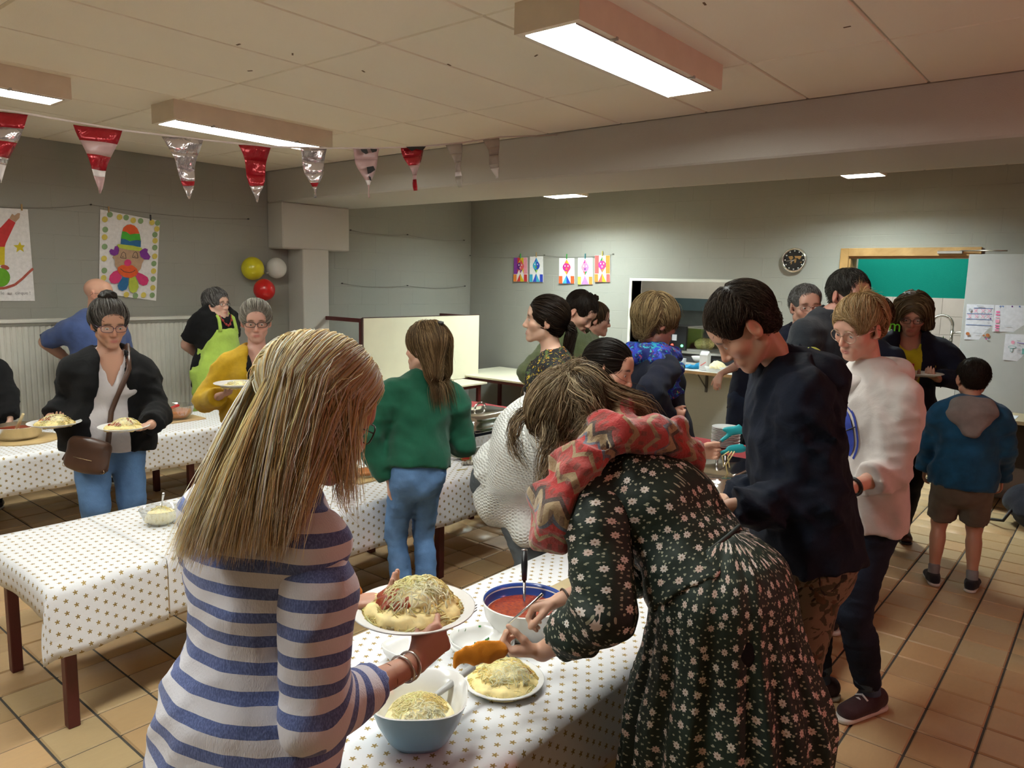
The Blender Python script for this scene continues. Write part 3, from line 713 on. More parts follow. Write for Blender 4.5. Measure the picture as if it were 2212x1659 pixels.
def rot(v, axis, deg):
    v = np.asarray(v, float); k = unit(axis); a = math.radians(deg)
    return v*math.cos(a)+np.cross(k, v)*math.sin(a)+k*np.dot(k, v)*(1-math.cos(a))
def chain_coord(v, pts, side, width=.05):
    """(around, along, 0) garment coordinates of points near a polyline, blended smoothly over its bends"""
    al = None; acc = 0.0
    for i in range(len(pts)-1):
        a, b = np.asarray(pts[i]), np.asarray(pts[i+1]); L = np.linalg.norm(b-a); w = (b-a)/L; s = unit(np.asarray(side)-w*np.dot(side, w)); n = np.cross(w, s)
        r = v-a; t = acc+r@w; x, y = r@s, r@n
        if al is None: al, X, Y = t, x, y
        else:
            k = 1/(1+np.exp(-np.clip((r@unit(w+wp))/width, -30, 30)*4)); al = al*(1-k)+t*k; X = X*(1-k)+x*k; Y = Y*(1-k)+y*k
        acc += L; wp = w
    return np.stack([np.arctan2(Y, X), al, 0*al], 1)
# ------------------------------------------------------------------ hair: a cap and combed strands
def strands(paths, rad, cols, name='hair'):
    """paths (N,K,3) to thin three-sided tubes with a colour each"""
    N, K, _ = paths.shape; d = np.gradient(paths, axis=1); d /= np.linalg.norm(d, axis=2, keepdims=True)+1e-9
    r = RNG.normal(size=(N, 1, 3)); u = np.cross(d, r); u /= np.linalg.norm(u, axis=2, keepdims=True)+1e-9; w = np.cross(d, u)
    tp = np.interp(np.linspace(0, 1, K), [0, .08, .6, 1], [.6, 1, .9, .12])[None, :, None]*np.asarray(rad).reshape(-1, 1, 1)
    V = np.stack([paths+tp*(math.cos(a)*u+math.sin(a)*w) for a in (0, 2.094, 4.189)], 2)   # N,K,3,3
    base = np.arange(N)[:, None, None]*K*3+np.arange(K-1)[None, :, None]*3; j = np.arange(3)[None, None, :]; j2 = (j+1) % 3
    F = np.stack([base+j, base+j2, base+3+j2, base+3+j], -1).reshape(-1, 4)
    C = np.repeat(cols[:, None, :], K*3, 1).reshape(-1, 3); C = np.concatenate([C, np.ones((len(C), 1))], 1)
    return V.reshape(-1, 3), F, C
def comb(cap, roots, flow, n, step, hug, grav, off, coll=None, jit=.15, seed=1, lm=None):
    """march strands over the cap: flow(p) gives the combing direction, grav the pull once they fall free"""
    r = np.random.default_rng(seed); p = roots.copy(); path = [p.copy()]
    v = flow(p, 0)+r.normal(size=p.shape)*jit; v /= np.linalg.norm(v, axis=1, keepdims=True)+1e-9
    st = step*(.75+.5*r.random((len(p), 1)))
    if lm is not None: st = st*lm[:, None]
    offs = off*(.3+1.4*r.random(len(p)))
    for i in range(1, n):
        f, g = cap.grad(p); t = flow(p, i/n); v = v*.55+t*.45+r.normal(size=p.shape)*jit*.4
        near = (f < hug)[:, None]; v = np.where(near, v-g*np.sum(v*g, 1, keepdims=True), v)
        v = v+np.array([0, 0, -grav])*(i/n); v /= np.linalg.norm(v, axis=1, keepdims=True)+1e-9
        p = p+v*st; f, g = cap.grad(p); push = np.where(f < offs, offs-f, np.where(f < hug, (offs-f)*.5, 0)); p = p+g*push[:, None]
        if coll is not None:
            f, g = coll.grad(p); p = p+g*np.maximum(.006+offs*.5-f, 0)[:, None]
        path.append(p.copy())
    return np.stack(path, 1)
def hair_mat(name, rough=.45, thru=.5):
    """strands let some light through"""
    if name in MATS: return MATS[name]
    t = NT(name, rough, .3); c = t.attr('hc', 'Color'); t.col(c); tl = t.n('BsdfTranslucent'); t.set(tl.inputs[0], c) ; mx = t.n('MixShader'); t.set(mx.inputs[0], thru)
    t.nt.links.new(t.b.outputs[0], mx.inputs[1]); t.nt.links.new(tl.outputs[0], mx.inputs[2]); t.nt.links.new(mx.outputs[0], t.nt.nodes['Material Output'].inputs[0]); return t.mat
def palette(cols, n, seed=0, var=.12):
    r = np.random.default_rng(seed); c = np.array([q[:3] for q in cols]); w = np.array([q[3] if len(q) > 3 else 1.0 for q in cols]); i = r.choice(len(c), n, p=w/w.sum())
    return np.clip(c[i]*(1+r.normal(size=(n, 1))*var), 0, 1)
# ------------------------------------------------------------------ people
def skin_mat():
    t = NT('skin', .48, .4); c = t.attr('hc', 'Color'); n = t.noise(40, detail=3)
    t.col(t.mix(t.math('MULTIPLY', n, .25), c, t.mix(.5, c, (.55, .22, .15)))); t.p(Subsurface_Weight=.12, Subsurface_Radius=(.012, .004, .002), Subsurface_Scale=.6)
    t.bump(t.noise(350, detail=2), .12, .001); return t.mat
m_skin = skin_mat(); m_hair = hair_mat('hair_strands')
m_eyew = plain('eye_white', (.5, .46, .43), .2, .03)
m_sole = plain('sole_white', (.6, .58, .54), .6)
TORSO = {'f': [(-.11, .10, .085), (-.02, .165, .108), (.06, .162, .108), (.19, .122, .09), (.32, .140, .105), (.42, .142, .103), (.49, .12, .078), (.53, .052, .052)],
         'm': [(-.11, .10, .09), (-.02, .155, .105), (.06, .152, .108), (.19, .138, .104), (.32, .158, .118), (.42, .165, .114), (.49, .14, .085), (.53, .06, .058)],
         'c': [(-.11, .10, .085), (-.02, .145, .105), (.06, .142, .105), (.19, .130, .098), (.32, .142, .104), (.42, .145, .098), (.49, .12, .075), (.53, .052, .052)]}
FINGER = dict(relaxed=((18, 28, 18), (.55, .75, .30)), flat=((4, 8, 6), (.75, .6, .05)), fist=((72, 88, 50), (.25, .75, .75)), grip=((48, 62, 38), (.35, .7, .72)), pinch=((55, 45, 25), (.2, .8, .62)), plate=((28, 30, 14), (.45, .85, -.15)))
def hand(F, w, d, n, sgn, pose, s, k=.006):
    """palm and five fingers; w wrist, d along the hand, n out of the palm, sgn +1 right hand"""
    d = unit(d); n = unit(n-d*np.dot(n, d)); L = np.cross(d, n)*sgn
    (c1, c2, c3), th = FINGER[pose] if isinstance(pose, str) else pose
    tips = []
    F.ecap(w+d*.012*s, w+d*.082*s, .030*s, .036*s, .012, side=L, q0=.016*s, q1=.0135*s)
    F.ecap(w+d*.03*s+L*.018*s+n*.006*s, w+d*.07*s+L*.026*s+n*.004*s, .016*s, .012*s, .012)
    for o, ln, ex in ((.028, .072, 0), (.0095, .080, 3), (-.0095, .074, 6), (-.027, .058, 9)):
        p = w+d*(.086-abs(o)*.12)*s+L*o*s; a = 0; sp = L*o*.9
        for f, c, r0, r1 in ((.46, c1+ex, .0088, .0078), (.30, c2+ex*.5, .0078, .0072), (.24, c3, .0072, .0058)):
            a += c; dr = unit(d*math.cos(math.radians(a))+n*math.sin(math.radians(a))+sp); q = p+dr*ln*f*s; F.ecap(p, q, r0*s, r1*s, .004); p = q
        tips.append(p)
    p = w+d*.028*s+L*.026*s+n*.004*s; dr = unit(L*th[0]+d*th[1]+n*th[2])
    for f, r0, r1, bend in ((.036, .0125, .0105, 0), (.030, .0105, .009, .25), (.024, .009, .007, .35)):
        dr = unit(dr+(d*.7-L*.5+n*.3)*bend); q = p+dr*f*s; F.ecap(p, q, r0*s, r1*s, .006); p = q
    return tips, p
class Rig: pass
def person(label, base, yaw, H, sex='f', lean=0, leans=0, neck=None, head=None, hy=0, hp=0, hr=0, tw=0, bulk=1.0, arms=None, hands=None, stance=.09, step=(0, 0), hipback=0.0,
           skin=(.56, .33, .235), eye=.6, iris=(.10, .06, .03), hs=None, shw=1.0, toes=(8, 8), brow=(.10, .065, .04), stubble=0.0, lips=(.46, .17, .14), pelz=None, headfine=None, name='person', belly=0.0, smile=0.0):
    """arms: (right, left), each (wrist point in the room, elbow hint) ; hands: (pose, along, palm normal)"""
    R = Rig(); R.H = H; R.s = s = H/1.7; R.sex = sex; R.bulk = bulk; a = math.radians(yaw)
    R.fw = fw = V3(math.cos(a), math.sin(a), 0); R.rt = rt = V3(math.sin(a), -math.cos(a), 0); up = V3(0, 0, 1)
    R.base = b = V3(base[0], base[1], 0); R.root = empty(name, b, label, 'person')
    R.pel = pel = b+up*(pelz or .525*H)-fw*hipback
    if neck is None:
        d1 = rot(rot(up, rt, -lean*.8), fw, leans); d2 = rot(rot(up, rt, -lean*1.25), fw, leans)
        chest = pel+d1*.19*H; neck = chest+d2*.125*H
    else:
        neck = np.asarray(neck, float); d = unit(neck-pel); chest = pel+d*np.linalg.norm(neck-pel)*.6-fw*.0+unit(np.cross(np.cross(d, up), d)+1e-6)*.0
        bow = unit(np.cross(rt, d)); chest = chest+bow*(-.012 if lean == 0 else lean*.001)
    R.chest, R.neck = chest, neck; R.sd1 = unit(chest-pel); R.sd2 = unit(neck-chest); R.srt = rot(rt, R.sd2, tw); R.srt = unit(R.srt-R.sd2*np.dot(R.srt, R.sd2)); R.sfw = np.cross(R.sd2, R.srt)
    T1 = np.linalg.norm(chest-pel); T2 = np.linalg.norm(neck-chest); R.TL = T1+T2
    def spine(t):
        t = t*R.TL/.527
        return pel+R.sd1*t if t < T1 else chest+R.sd2*(t-T1)
    R.spine = spine
    # head frame
    hf = rot(R.fw if head is None else R.fw, up, hy); hrt = np.cross(hf, up); hf = rot(hf, hrt, -hp); hu = np.cross(hrt, hf); hu = rot(hu, hf, hr); hrt = np.cross(hf, hu)
    R.HF, R.HU, R.HR = hf, hu, hrt; R.hs = hs or (1.0 if H > 1.5 else .94)
    mid = unit(hu*.75+up*.25)
    R.hc = hc = np.asarray(head, float) if head is not None else neck+mid*.165*(R.hs)+hf*.018
    R.hl = hl = lambda x, y, z: hc+R.hs*(x*hrt+y*hf+z*hu)
    R.dist = float((hc-CAM)@CF); d = R.dist; hh = max(.0034, d*.00125) if headfine is None else headfine; R.hh = hh
    # limbs
    drop = .016*H; sw = .102*H*shw*(1.0 if sex == 'f' else 1.08 if sex == 'm' else 1.0)
    sc = neck-R.sd2*.035*H
    R.sh = [sc+R.srt*sw-up*drop*.3, sc-R.srt*sw-up*drop*.3]; R.el = []; R.wr = []
    ua, fa = .172*H, .150*H
    for i, sg in enumerate((1, -1)):
        ar = arms[i] if arms else None
        if ar is None: w_ = R.sh[i]+V3(0, 0, -(ua+fa)*.985)+R.srt*sg*.05+fw*.05; hint = -fw+rt*sg*.3
        else: w_, hint = np.asarray(ar[0], float), np.asarray(ar[1], float)
        e, w_ = ik(R.sh[i], w_, ua, fa, hint); R.el.append(e); R.wr.append(w_)
    R.hip = [pel+rt*.078*s*bulk-up*.02, pel-rt*.078*s*bulk-up*.02]; R.kn = []; R.an = []; R.ft = []
    for i, sg in enumerate((1, -1)):
        f = b+rt*sg*stance*s+fw*step[i]; an = f+up*.075*s; k, an = ik(R.hip[i], an, .245*H, .245*H, fw+rt*sg*.1); td = rot(fw, up, -sg*toes[i]); R.kn.append(k); R.an.append(an); R.ft.append((f, td))
    # body surface
    F = Field(); bk = bulk; bs = s
    sec = [(t, A*bs*bk, B*bs*(bk+belly*(1 if .0 < t < .4 else 0))) for t, A, B in TORSO[sex]]; R.sec = sec
    for (t0, a0, b0), (t1, a1, b1) in zip(sec[:-1], sec[1:]): F.ecap(spine(t0), spine(t1), a0, a1, .03, side=rt if t0 < .2 else R.srt, q0=b0, q1=b1)
    for i in (0, 1):
        am = bk**.7*s*(1.0 if sex != 'm' else 1.08)
        F.ecap(sc+R.srt*(1-2*i)*.05*s, R.sh[i], .048*s, .046*am, .03); F.ecap(R.sh[i], R.el[i], .044*am, .036*am, .025); F.ecap(R.el[i], R.wr[i], .036*am, .024*am, .02)
        F.ecap(R.el[i]+(R.wr[i]-R.el[i])*.12, R.el[i]+(R.wr[i]-R.el[i])*.5, .037*am, .031*am, .02)
        F.ecap(R.hip[i], R.kn[i], .083*s*bk, .056*s*bk, .03); F.ecap(R.kn[i], R.an[i], .052*s*bk, .036*s, .02)
        cf = R.kn[i]+(R.an[i]-R.kn[i])*.3-fw*.018*s; F.ecap(cf, cf+(R.an[i]-R.kn[i])*.25, .047*s*bk, .036*s, .03)
        f, td = R.ft[i]; F.ecap(f+up*.04*s-td*.045*s, f+up*.03*s+td*.12*s, .034*s, .026*s, .02, side=np.cross(td, up), q0=.032*s, q1=.02*s)
    # neck and head
    hs_ = R.hs; AX = (hrt, hf, hu)
    nr = (.050 if sex == 'f' else .060 if sex == 'm' else .046)*hs_
    F.ecap(neck-R.sd2*.02, hl(0, -.022, -.055), nr*1.06, nr*.98, .03)
    F.ell(hl(0, -.016, .034), AX, (.075*hs_, .094*hs_, .081*hs_), .02); F.ell(hl(0, .028, -.028), AX, (.059*hs_, .060*hs_, .080*hs_), .025)
    jw = .05 if sex != 'f' else .045
    for q in (1, -1):
        F.ecap(hl(q*jw, .0, -.062), hl(q*.012, .066, -.098), .020*hs_, .017*hs_, .02); F.ell(hl(q*.040, .054, -.026), AX, (.026*hs_, .024*hs_, .024*hs_), .022)
    F.ecap(hl(-.008, .070, -.098), hl(.008, .070, -.098), .017*hs_, .017*hs_, .015)
    F.ecap(hl(-.034, .073, .020), hl(.034, .073, .020), .0145*hs_, .0145*hs_, .016)
    F.ell(hl(0, .056, .045), AX, (.052*hs_, .032*hs_, .038*hs_), .03)
    for q in (1, -1): F.ell(hl(q*.031, .096, -.002), AX, (.017*hs_, .016*hs_, .012*hs_), .012, 's')
    F.ecap(hl(0, .084, .008), hl(0, .1035, -.033), .0075*hs_, .0095*hs_, .012); F.ecap(hl(0, .098, -.039), hl(0, .102, -.035), .0085*hs_, .0088*hs_, .008)
    for q in (1, -1): F.ell(hl(q*.0115, .092, -.040), AX, (.0075*hs_, .009*hs_, .0075*hs_), .006)
    F.ecap(hl(-.018, .076, -.070), hl(.018, .076, -.070), .014*hs_, .014*hs_, .014)
    sm = smile*.008
    for q in (1, -1):
        F.ecap(hl(0, .0885, -.0665), hl(q*.023, .077, -.0695+sm), .0048*hs_, .003*hs_, .006); F.ecap(hl(0, .0875, -.0755), hl(q*.019, .078, -.0735+sm), .0055*hs_, .0035*hs_, .006)
    F.ecap(hl(-.021, .0925, -.0712+sm*.5), hl(.021, .0925, -.0712+sm*.5), .0024*hs_, .0024*hs_, .003, mode='s')
    for q in (1, -1):
        ec = hl(q*.031, .0725, -.002); F.ell(ec, AX, (.0140*hs_, .0135*hs_, .0135*hs_), .006)
        if eye > .05: F.ell(hl(q*.031, .0885, -.004), AX, (.0125*hs_, .010*hs_, .0058*eye*hs_), .003, 's')
    for q in (1, -1):
        ea = unit(hrt*q*.95-hf*.42); ef = unit(np.cross(hu, ea)); F.ell(hl(q*.078, -.010, -.008), (ea, ef, hu), (.0095*hs_, .020*hs_, .032*hs_), .007)
        F.ell(hl(q*.088, -.010, -.003), (ea, ef, hu), (.0085*hs_, .0125*hs_, .0205*hs_), .003, 's')
        F.ecap(hl(q*.071, .002, -.034), hl(q*.075, -.004, -.028), .007*hs_, .0075*hs_, .006)
    R.tips = [None, None]
    for i, sg in enumerate((1, -1)):
        hd = hands[i] if hands and hands[i] is not None else ('relaxed', R.wr[i]-R.el[i]+V3(0, 0, -.05), -R.srt*sg)
        R.tips[i] = hand(F, R.wr[i], np.asarray(hd[1], float), np.asarray(hd[2], float), sg, hd[0], s*.97)
    R.body = F
    boxes = [(hc-V3(.14, .14, .16)*hs_, hc+V3(.14, .14, .15)*hs_)]; hvx = max(.0034, d*.0013)
    for i in (0, 1):
        c = R.wr[i]+unit(np.asarray(R.tips[i][0][1])-R.wr[i])*.075; boxes.append((c-.13*s, c+.13*s))
    parts = [F.mesh(max(.011, d*.0035), skip=boxes)]+[F.mesh(hh if j == 0 else hvx, lo, hi) for j, (lo, hi) in enumerate(boxes)]
    vs, qs, n0 = [], [], 0
    for v, q in parts: vs.append(v); qs.append(q+n0); n0 += len(v)
    v = np.concatenate(vs); q = np.concatenate(qs)
    # skin colours: lips, brows, cheeks, ears, stubble are the person's own colouring
    col = np.tile(np.array(skin), (len(v), 1)); r = (v-hc)/hs_; x, y, z = r@hrt, r@hf, r@hu
    def blend(mask, c): nonlocal col; m = np.clip(mask, 0, 1)[:, None]; col = col*(1-m)+np.array(c)*m
    red = np.array(skin)*np.array([1.08, .78, .74])
    blend(.6*np.exp(-(((np.abs(x)-.042)/.018)**2+((y-.06)/.035)**2+((z+.03)/.02)**2)), red); blend(.7*np.exp(-((x/.014)**2+((y-.107)/.02)**2+((z+.035)/.014)**2)), red)
    blend(.7*np.exp(-(((np.abs(x)-.08)/.012)**2+((y+.01)/.03)**2+((z+.01)/.035)**2)), red)
    if stubble > 0: blend(stubble*np.clip((-.045-z)/.02, 0, 1)*np.clip((y-.0)/.03, 0, 1)*np.clip((z+.14)/.02, 0, 1), np.array(skin)*.45)
    blend(1.2*np.exp(-(((np.abs(x))/.019)**4+((z+.0712)/.0085)**4))*(y > .07), lips)
    by = .0215-.28*np.maximum(np.abs(x)-.03, 0)-.10*np.maximum(.03-np.abs(x), 0)
    blend(1.5*np.exp(-(((np.abs(x)-.031)/.0165)**4+((z-by)/.0042)**2))*(y > .05), brow)
    blend(.5*np.exp(-(((np.abs(x)-.031)/.013)**2+((z-.004)/.005)**2))*(y > .06), np.array(skin)*.45)
    col = np.concatenate([np.clip(col, 0, 1), np.ones((len(col), 1))], 1)
    R.bodyobj = mesh_obj('body', v, q, m_skin, R.root, smooth=True, attrs={'hc': col})
    if eye > .05:
        for sg in (1, -1):
            m = MB(); c = hl(sg*.031, .0735, -.003); lk = unit(hf*1-hu*(.25 if eye < .7 else .05)); rr = .0122*hs_; pr = [(rr*math.sin(t), rr*math.cos(t)) for t in (0.0001, .16, .2, .42, .52, .8, 1.2, 1.6, 2.2, 3.0)]
            m.lathe(c, pr, 14, axis=lk, mfn=lambda i: 2 if i < 1 else (1 if i < 3 else 0)); m.build('eye', [m_eyew, plain('iris_%d' % int(iris[2]*1000), iris, .2), plain('pupil', (.004, .004, .004), .1)], R.root)
    R.gv = max(.0085, d*.0032); return R

def torso_field(R, off, t0, t1, k=.03, secmul=None, bust=True):
    F = Field(); ts = sorted(set([t0]+[q[0] for q in R.sec if t0 < q[0] < t1]+[t1])); T = [q[0] for q in R.sec]
    def ab(t):
        a, b = np.interp(t, T, [q[1] for q in R.sec]), np.interp(t, T, [q[2] for q in R.sec])
        m = secmul(t) if secmul else (1, 1)
        if t < -.02: a, b = R.sec[1][1], R.sec[1][2]
        return a*m[0]+off, b*m[1]+off
    for a, b in zip(ts[:-1], ts[1:]):
        (r0, q0), (r1, q1) = ab(a), ab(b); F.ecap(R.spine(a), R.spine(b), r0, r1, k, side=R.rt if a < .2 else R.srt, q0=q0, q1=q1)
    if R.sex == 'f' and bust and t1 > .35:
        for q in (1, -1): F.ell(R.spine(.345)+R.srt*q*.066*R.s+R.sfw*.072*R.s*R.bulk, (R.srt, R.sfw, R.sd2), (.062*R.s, .056*R.s, .06*R.s), .05)
    sc = R.neck-R.sd2*.035*R.H
    if t1 > .45:
        for i in (0, 1): F.ecap(sc+R.srt*(1-2*i)*.04*R.s, R.sh[i]-R.srt*(1-2*i)*.004, .05*R.s+off*.8, .047*R.s*(1.08 if R.sex == 'm' else 1)*R.bulk**.7+off*.95, .03)
    return F
def add_mesh(R, nm, F, mat, h=None, chain=None, side=None, sc=.15, lo=None, hi=None):
    v, q = F.mesh(h or R.gv, lo, hi); at = None
    if len(v) == 0: return None
    if chain is not None:
        g = chain_coord(v, chain, -CF); g[:, 0] *= sc; at = {'gc': g}
    return mesh_obj(nm, v, q, mat, R.root, smooth=True, attrs=at)
def onto(F, p, n, lift=.006, start=.25):
    """drop a point onto a garment from outside along -n"""
    q = np.asarray(p, float)+unit(n)*start
    for _ in range(80):
        f = float(F.at(q[None])[0])
        if f < lift: break
        q = q-unit(n)*max(f*.6, .0012)
    return q
def sleeve_field(R, i, sleeve, so, wr, seed, puff):
    s = R.s; S = Field(); am = R.bulk**.7*s*(1.0 if R.sex != 'm' else 1.08); e, w_, sh = R.el[i], R.wr[i], R.sh[i]; sg = 1-2*i
    a0 = sh-R.srt*sg*.03*s-R.sd2*.004; S.ecap(a0, sh+(e-sh)*.25, .040*am+so*.7, .045*am+so, .02); S.ecap(sh+(e-sh)*.25, e, .045*am+so, .037*am+so, .02)
    if sleeve > .55: S.ecap(e, w_, .037*am+so, .026*am+so*.9, .02)
    if puff: S.ecap(e+(w_-e)*.35, e+(w_-e)*.8, .036*am+so, .036*am+so+puff, .03)
    if wr: S.wrinkle(wr[0]*.8, wr[1]*1.7, seed+3+i, unit(w_-sh)); S.wrinkle(wr[0]*.45, wr[1]*3.2, seed+5+i)
    if sleeve <= .55: pt = sh+(e-sh)*sleeve/.55; S.cut(pt, e-sh, .25)
    else: pt = e+(w_-e)*(sleeve-.55)/.45; S.cut(pt, w_-e, .2)
    return S, pt, am
def top(R, mat, off=.014, hem=-.06, flare=1.0, sleeve=1.0, smat=None, neckcut='crew', wr=(.004, 30), nm='top', seed=1, open_=None, sl_off=None, loose=1.0, collar=None, secmul=None, cuff=None, h=None, puff=0.0, bust=True, split=False):
    """torso garment; sleeve = covered share of the arm; split = sleeves as separate pieces with a seam"""
    s = R.s; sm = secmul or (lambda t: (flare+(1-flare)*min(max((t-hem)/(.30-hem), 0), 1), flare+(1-flare)*min(max((t-hem)/(.30-hem), 0), 1)))
    F = torso_field(R, off, hem-.03, .52 if neckcut != 'none' else .5, secmul=sm, bust=bust)
    if wr: F.wrinkle(wr[0], wr[1], seed); F.wrinkle(wr[0]*.5, wr[1]*2.3, seed+9)
    F.cut(R.spine(hem), -R.sd1 if hem < .1 else -R.sd2, .45*s)
    if neckcut == 'crew': F.ecap(R.neck-R.sd2*.005+R.sfw*.012, R.neck+R.sd2*.12+R.sfw*.06, .062*R.hs, .09*R.hs, .005, mode='s')
    elif neckcut == 'scoop': F.ecap(R.neck-R.sd2*.03+R.sfw*.055, R.neck+R.sd2*.10+R.sfw*.06, .075, .11, .005, mode='s')
    elif neckcut == 'v':
        F.ecap(R.neck+R.sd2*.0, R.neck+R.sd2*.1+R.sfw*.05, .066, .085, .005, mode='s'); F.ecap(R.neck-R.sd2*.16+R.sfw*.13, R.neck+R.sd2*.02+R.sfw*.07, .008, .075, .005, side=R.srt, q0=.06, q1=.09, mode='s')
    if open_:
        w0, w1 = open_; F.ecap(R.neck+R.sd2*.08+R.sfw*.10, R.spine(hem-.08)+R.fw*.16*s, w0, w1, .006, side=R.srt, q0=.115, q1=.15, mode='s')
    SS = [sleeve_field(R, i, sleeve, (sl_off if sl_off is not None else off)*loose, wr, seed, puff) for i in (0, 1)] if sleeve > 0 else []
    if not split:
        for S, pt, am in SS: F.sub(S, .035*s)
    o = add_mesh(R, nm, F, mat, h, [R.spine(-.35), R.pel, R.chest, R.neck], R.srt); R.topF = F
    for i, (S, pt, am) in enumerate(SS):
        e, w_, sh = R.el[i], R.wr[i], R.sh[i]; so = (sl_off if sl_off is not None else off)*loose
        if split: add_mesh(R, 'sleeve', S, smat or mat, h, [sh, e, w_], R.srt, .05)
        if cuff and sleeve > .55:
            u = unit(w_-e); C = Field(); rr = .03*am+so*.9; C.ecap(pt-u*cuff[1], pt+u*.004, rr+.004, rr-.001, 0); C.cut(pt+u*.006, u); C.cut(pt-u*cuff[1], -u); C.wrinkle(.0012, 90, 4); add_mesh(R, 'cuff', C, cuff[0], max(.005, R.gv*.6), [e, w_], R.srt, .05)
    if collar:
        C = Field(); n0, n1 = R.neck-R.sd2*.012, R.neck+R.sd2*(collar[1])+R.sfw*.012; C.ecap(n0, n1, .066*R.hs, .060*R.hs, 0); C.cut(n1, R.sd2+R.sfw*-.25); C.ecap(n0, n1+R.sd2*.1, .056*R.hs, .05*R.hs, 0, mode='s'); add_mesh(R, 'collar', C, collar[0], max(.005, R.gv*.6), [n0, n1], R.srt)
    return o
def pants(R, mat, off=.011, waist=.06, to=1.0, wr=(.0028, 34), nm='trousers', seed=5, flare=0.0, cuff=None, seat=True):
    s = R.s; F = torso_field(R, off, -.10, waist+.02, k=.03, bust=False); bk = R.bulk
    for i in (0, 1):
        h, k, a = R.hip[i], R.kn[i], R.an[i]
        F.ecap(h, k, .084*s*bk+off, .057*s*bk+off, .03)
        if to > .5: F.ecap(k, a, .053*s*bk+off, .038*s+off+flare, .02); cf = k+(a-k)*.3-R.fw*.016*s; F.ecap(cf, cf+(a-k)*.25, .047*s*bk+off*.8, .037*s+off*.8, .03)
        pt = h+(k-h)*to/.5 if to <= .5 else k+(a-k)*(to-.5)/.5; F.cut(pt, (k-h) if to <= .5 else (a-k), .16 if to > .5 else .12)
        if cuff: C = Field(); u = unit(a-k); C.ecap(pt-u*.045, pt+u*.0, .042*s+off, .040*s+off, 0); C.cut(pt+u*.006, u); C.cut(pt-u*.045, -u); add_mesh(R, 'turn_up', C, cuff, max(.006, R.gv*.7))
        if seat: F.ell(h-R.fw*.055*s+V3(0, 0, -.01), (R.rt, R.fw, V3(0, 0, 1)), (.078*s*bk, .075*s*bk, .085*s*bk), .035)
    F.wrinkle(wr[0], wr[1], seed); F.wrinkle(wr[0]*.7, wr[1]*2.2, seed+1, (0, 0, 1)); F.cut(R.spine(waist), R.sd1, .3)
    return add_mesh(R, nm, F, mat, None, [R.spine(-.8), R.pel, R.spine(.3)], R.rt)
def shoes(R, mat, sole=None, h=.02, boot=0.0, laces=None, sock=None):
    s = R.s; up = V3(0, 0, 1)
    for i in (0, 1):
        f, td = R.ft[i]; sd = np.cross(td, up); F = Field()
        F.ecap(f+up*.05*s-td*.05*s, f+up*.035*s+td*.13*s, .041*s, .036*s, .02, side=sd, q0=.045*s, q1=.03*s)
        F.ecap(f+up*.04*s+td*.02*s, f+up*.032*s+td*.15*s, .042*s, .037*s, .02, side=sd, q0=.04*s, q1=.026*s)
        F.ecap(R.an[i]-up*.02*s, R.an[i]+up*(.012+boot), .046*s, .05*s if boot else .044*s, .02); F.cut(R.an[i]+up*(.012+boot), up); F.cut(f+up*h*.8, -up)
        o = add_mesh(R, 'shoe', F, mat, max(.006, R.gv*.7))
        S = Field(); S.ecap(f+up*.012-td*.052*s, f+up*.012+td*.155*s, .043*s, .041*s, 0, side=sd, q0=.045*s, q1=.045*s); S.cut(f+up*h, up); S.cut(f+up*.001, -up)
        add_mesh(R, 'sole', S, sole or m_sole, max(.006, R.gv*.7))
        if laces:
            m = MB()
            for j in range(4): c = f+up*(.085-.010*j)*s+td*(.055+.022*j)*s; m.tube([c-sd*.028*s-up*.012, c+up*.003, c+sd*.028*s-up*.012], .0045, 6)
            m.build('laces', laces, R.root)
        if sock is not None:
            S = Field(); S.ecap(R.an[i], R.an[i]+(R.kn[i]-R.an[i])*.22, .041*s, .043*s, 0); S.cut(R.an[i]+(R.kn[i]-R.an[i])*.2, R.kn[i]-R.an[i]); add_mesh(R, 'sock', S, sock, max(.006, R.gv*.7))
def glasses(R, mat, w=.026, h=.018, y=.099, z=-.003, r=.0014, round_=False, rim=True, lens=True):
    m = MB(); hl = R.hl
    for q in (1, -1):
        L = []
        for a in np.linspace(0, 2*math.pi, 20, endpoint=False):
            p = 2 if round_ else 3.2; c, s_ = math.cos(a), math.sin(a); k = (abs(c)**p+abs(s_)**p)**(-1/p); L.append(hl(q*.033+w*c*k, y-.010*abs(q*.033+w*c*k)/.06, z+h*s_*k))
        m.tube(L, r*R.hs, 6, closed=True)
        m.tube([hl(q*(.033+w), y-.012, z+.005), hl(q*.078, .05, z+.006), hl(q*.083, -.005, z+.004), hl(q*.082, -.025, z-.012)], r*R.hs, 6)
    m.tube([hl(-.008, y-.001, z+.003), hl(0, y+.003, z+.006), hl(.008, y-.001, z+.003)], r*R.hs, 6)
    o = m.build('glasses', mat, R.root)
    if lens:
        m = MB()
        for q in (1, -1):
            L = []
            for a in np.linspace(0, 2*math.pi, 20, endpoint=False):
                p = 2 if round_ else 3.2; c, s_ = math.cos(a), math.sin(a); k = (abs(c)**p+abs(s_)**p)**(-1/p); L.append(hl(q*.033+w*c*k*.97, y-.010*abs(q*.033+w*c*k)/.06, z+h*s_*k*.97))
            m.poly(L)
        m.build('lens', m_lens, o)
    return o
t = NT('lens_clear', .03); t.col((.95, .95, .95)); mx = t.n('MixShader'); tr = t.n('BsdfTransparent'); gl = t.n('BsdfGlossy', None, Roughness=.03); t.set(mx.inputs[0], .07); t.nt.links.new(tr.outputs[0], mx.inputs[1]); t.nt.links.new(gl.outputs[0], mx.inputs[2]); t.nt.links.new(mx.outputs[0], t.nt.nodes['Material Output'].inputs[0]); m_lens = t.mat
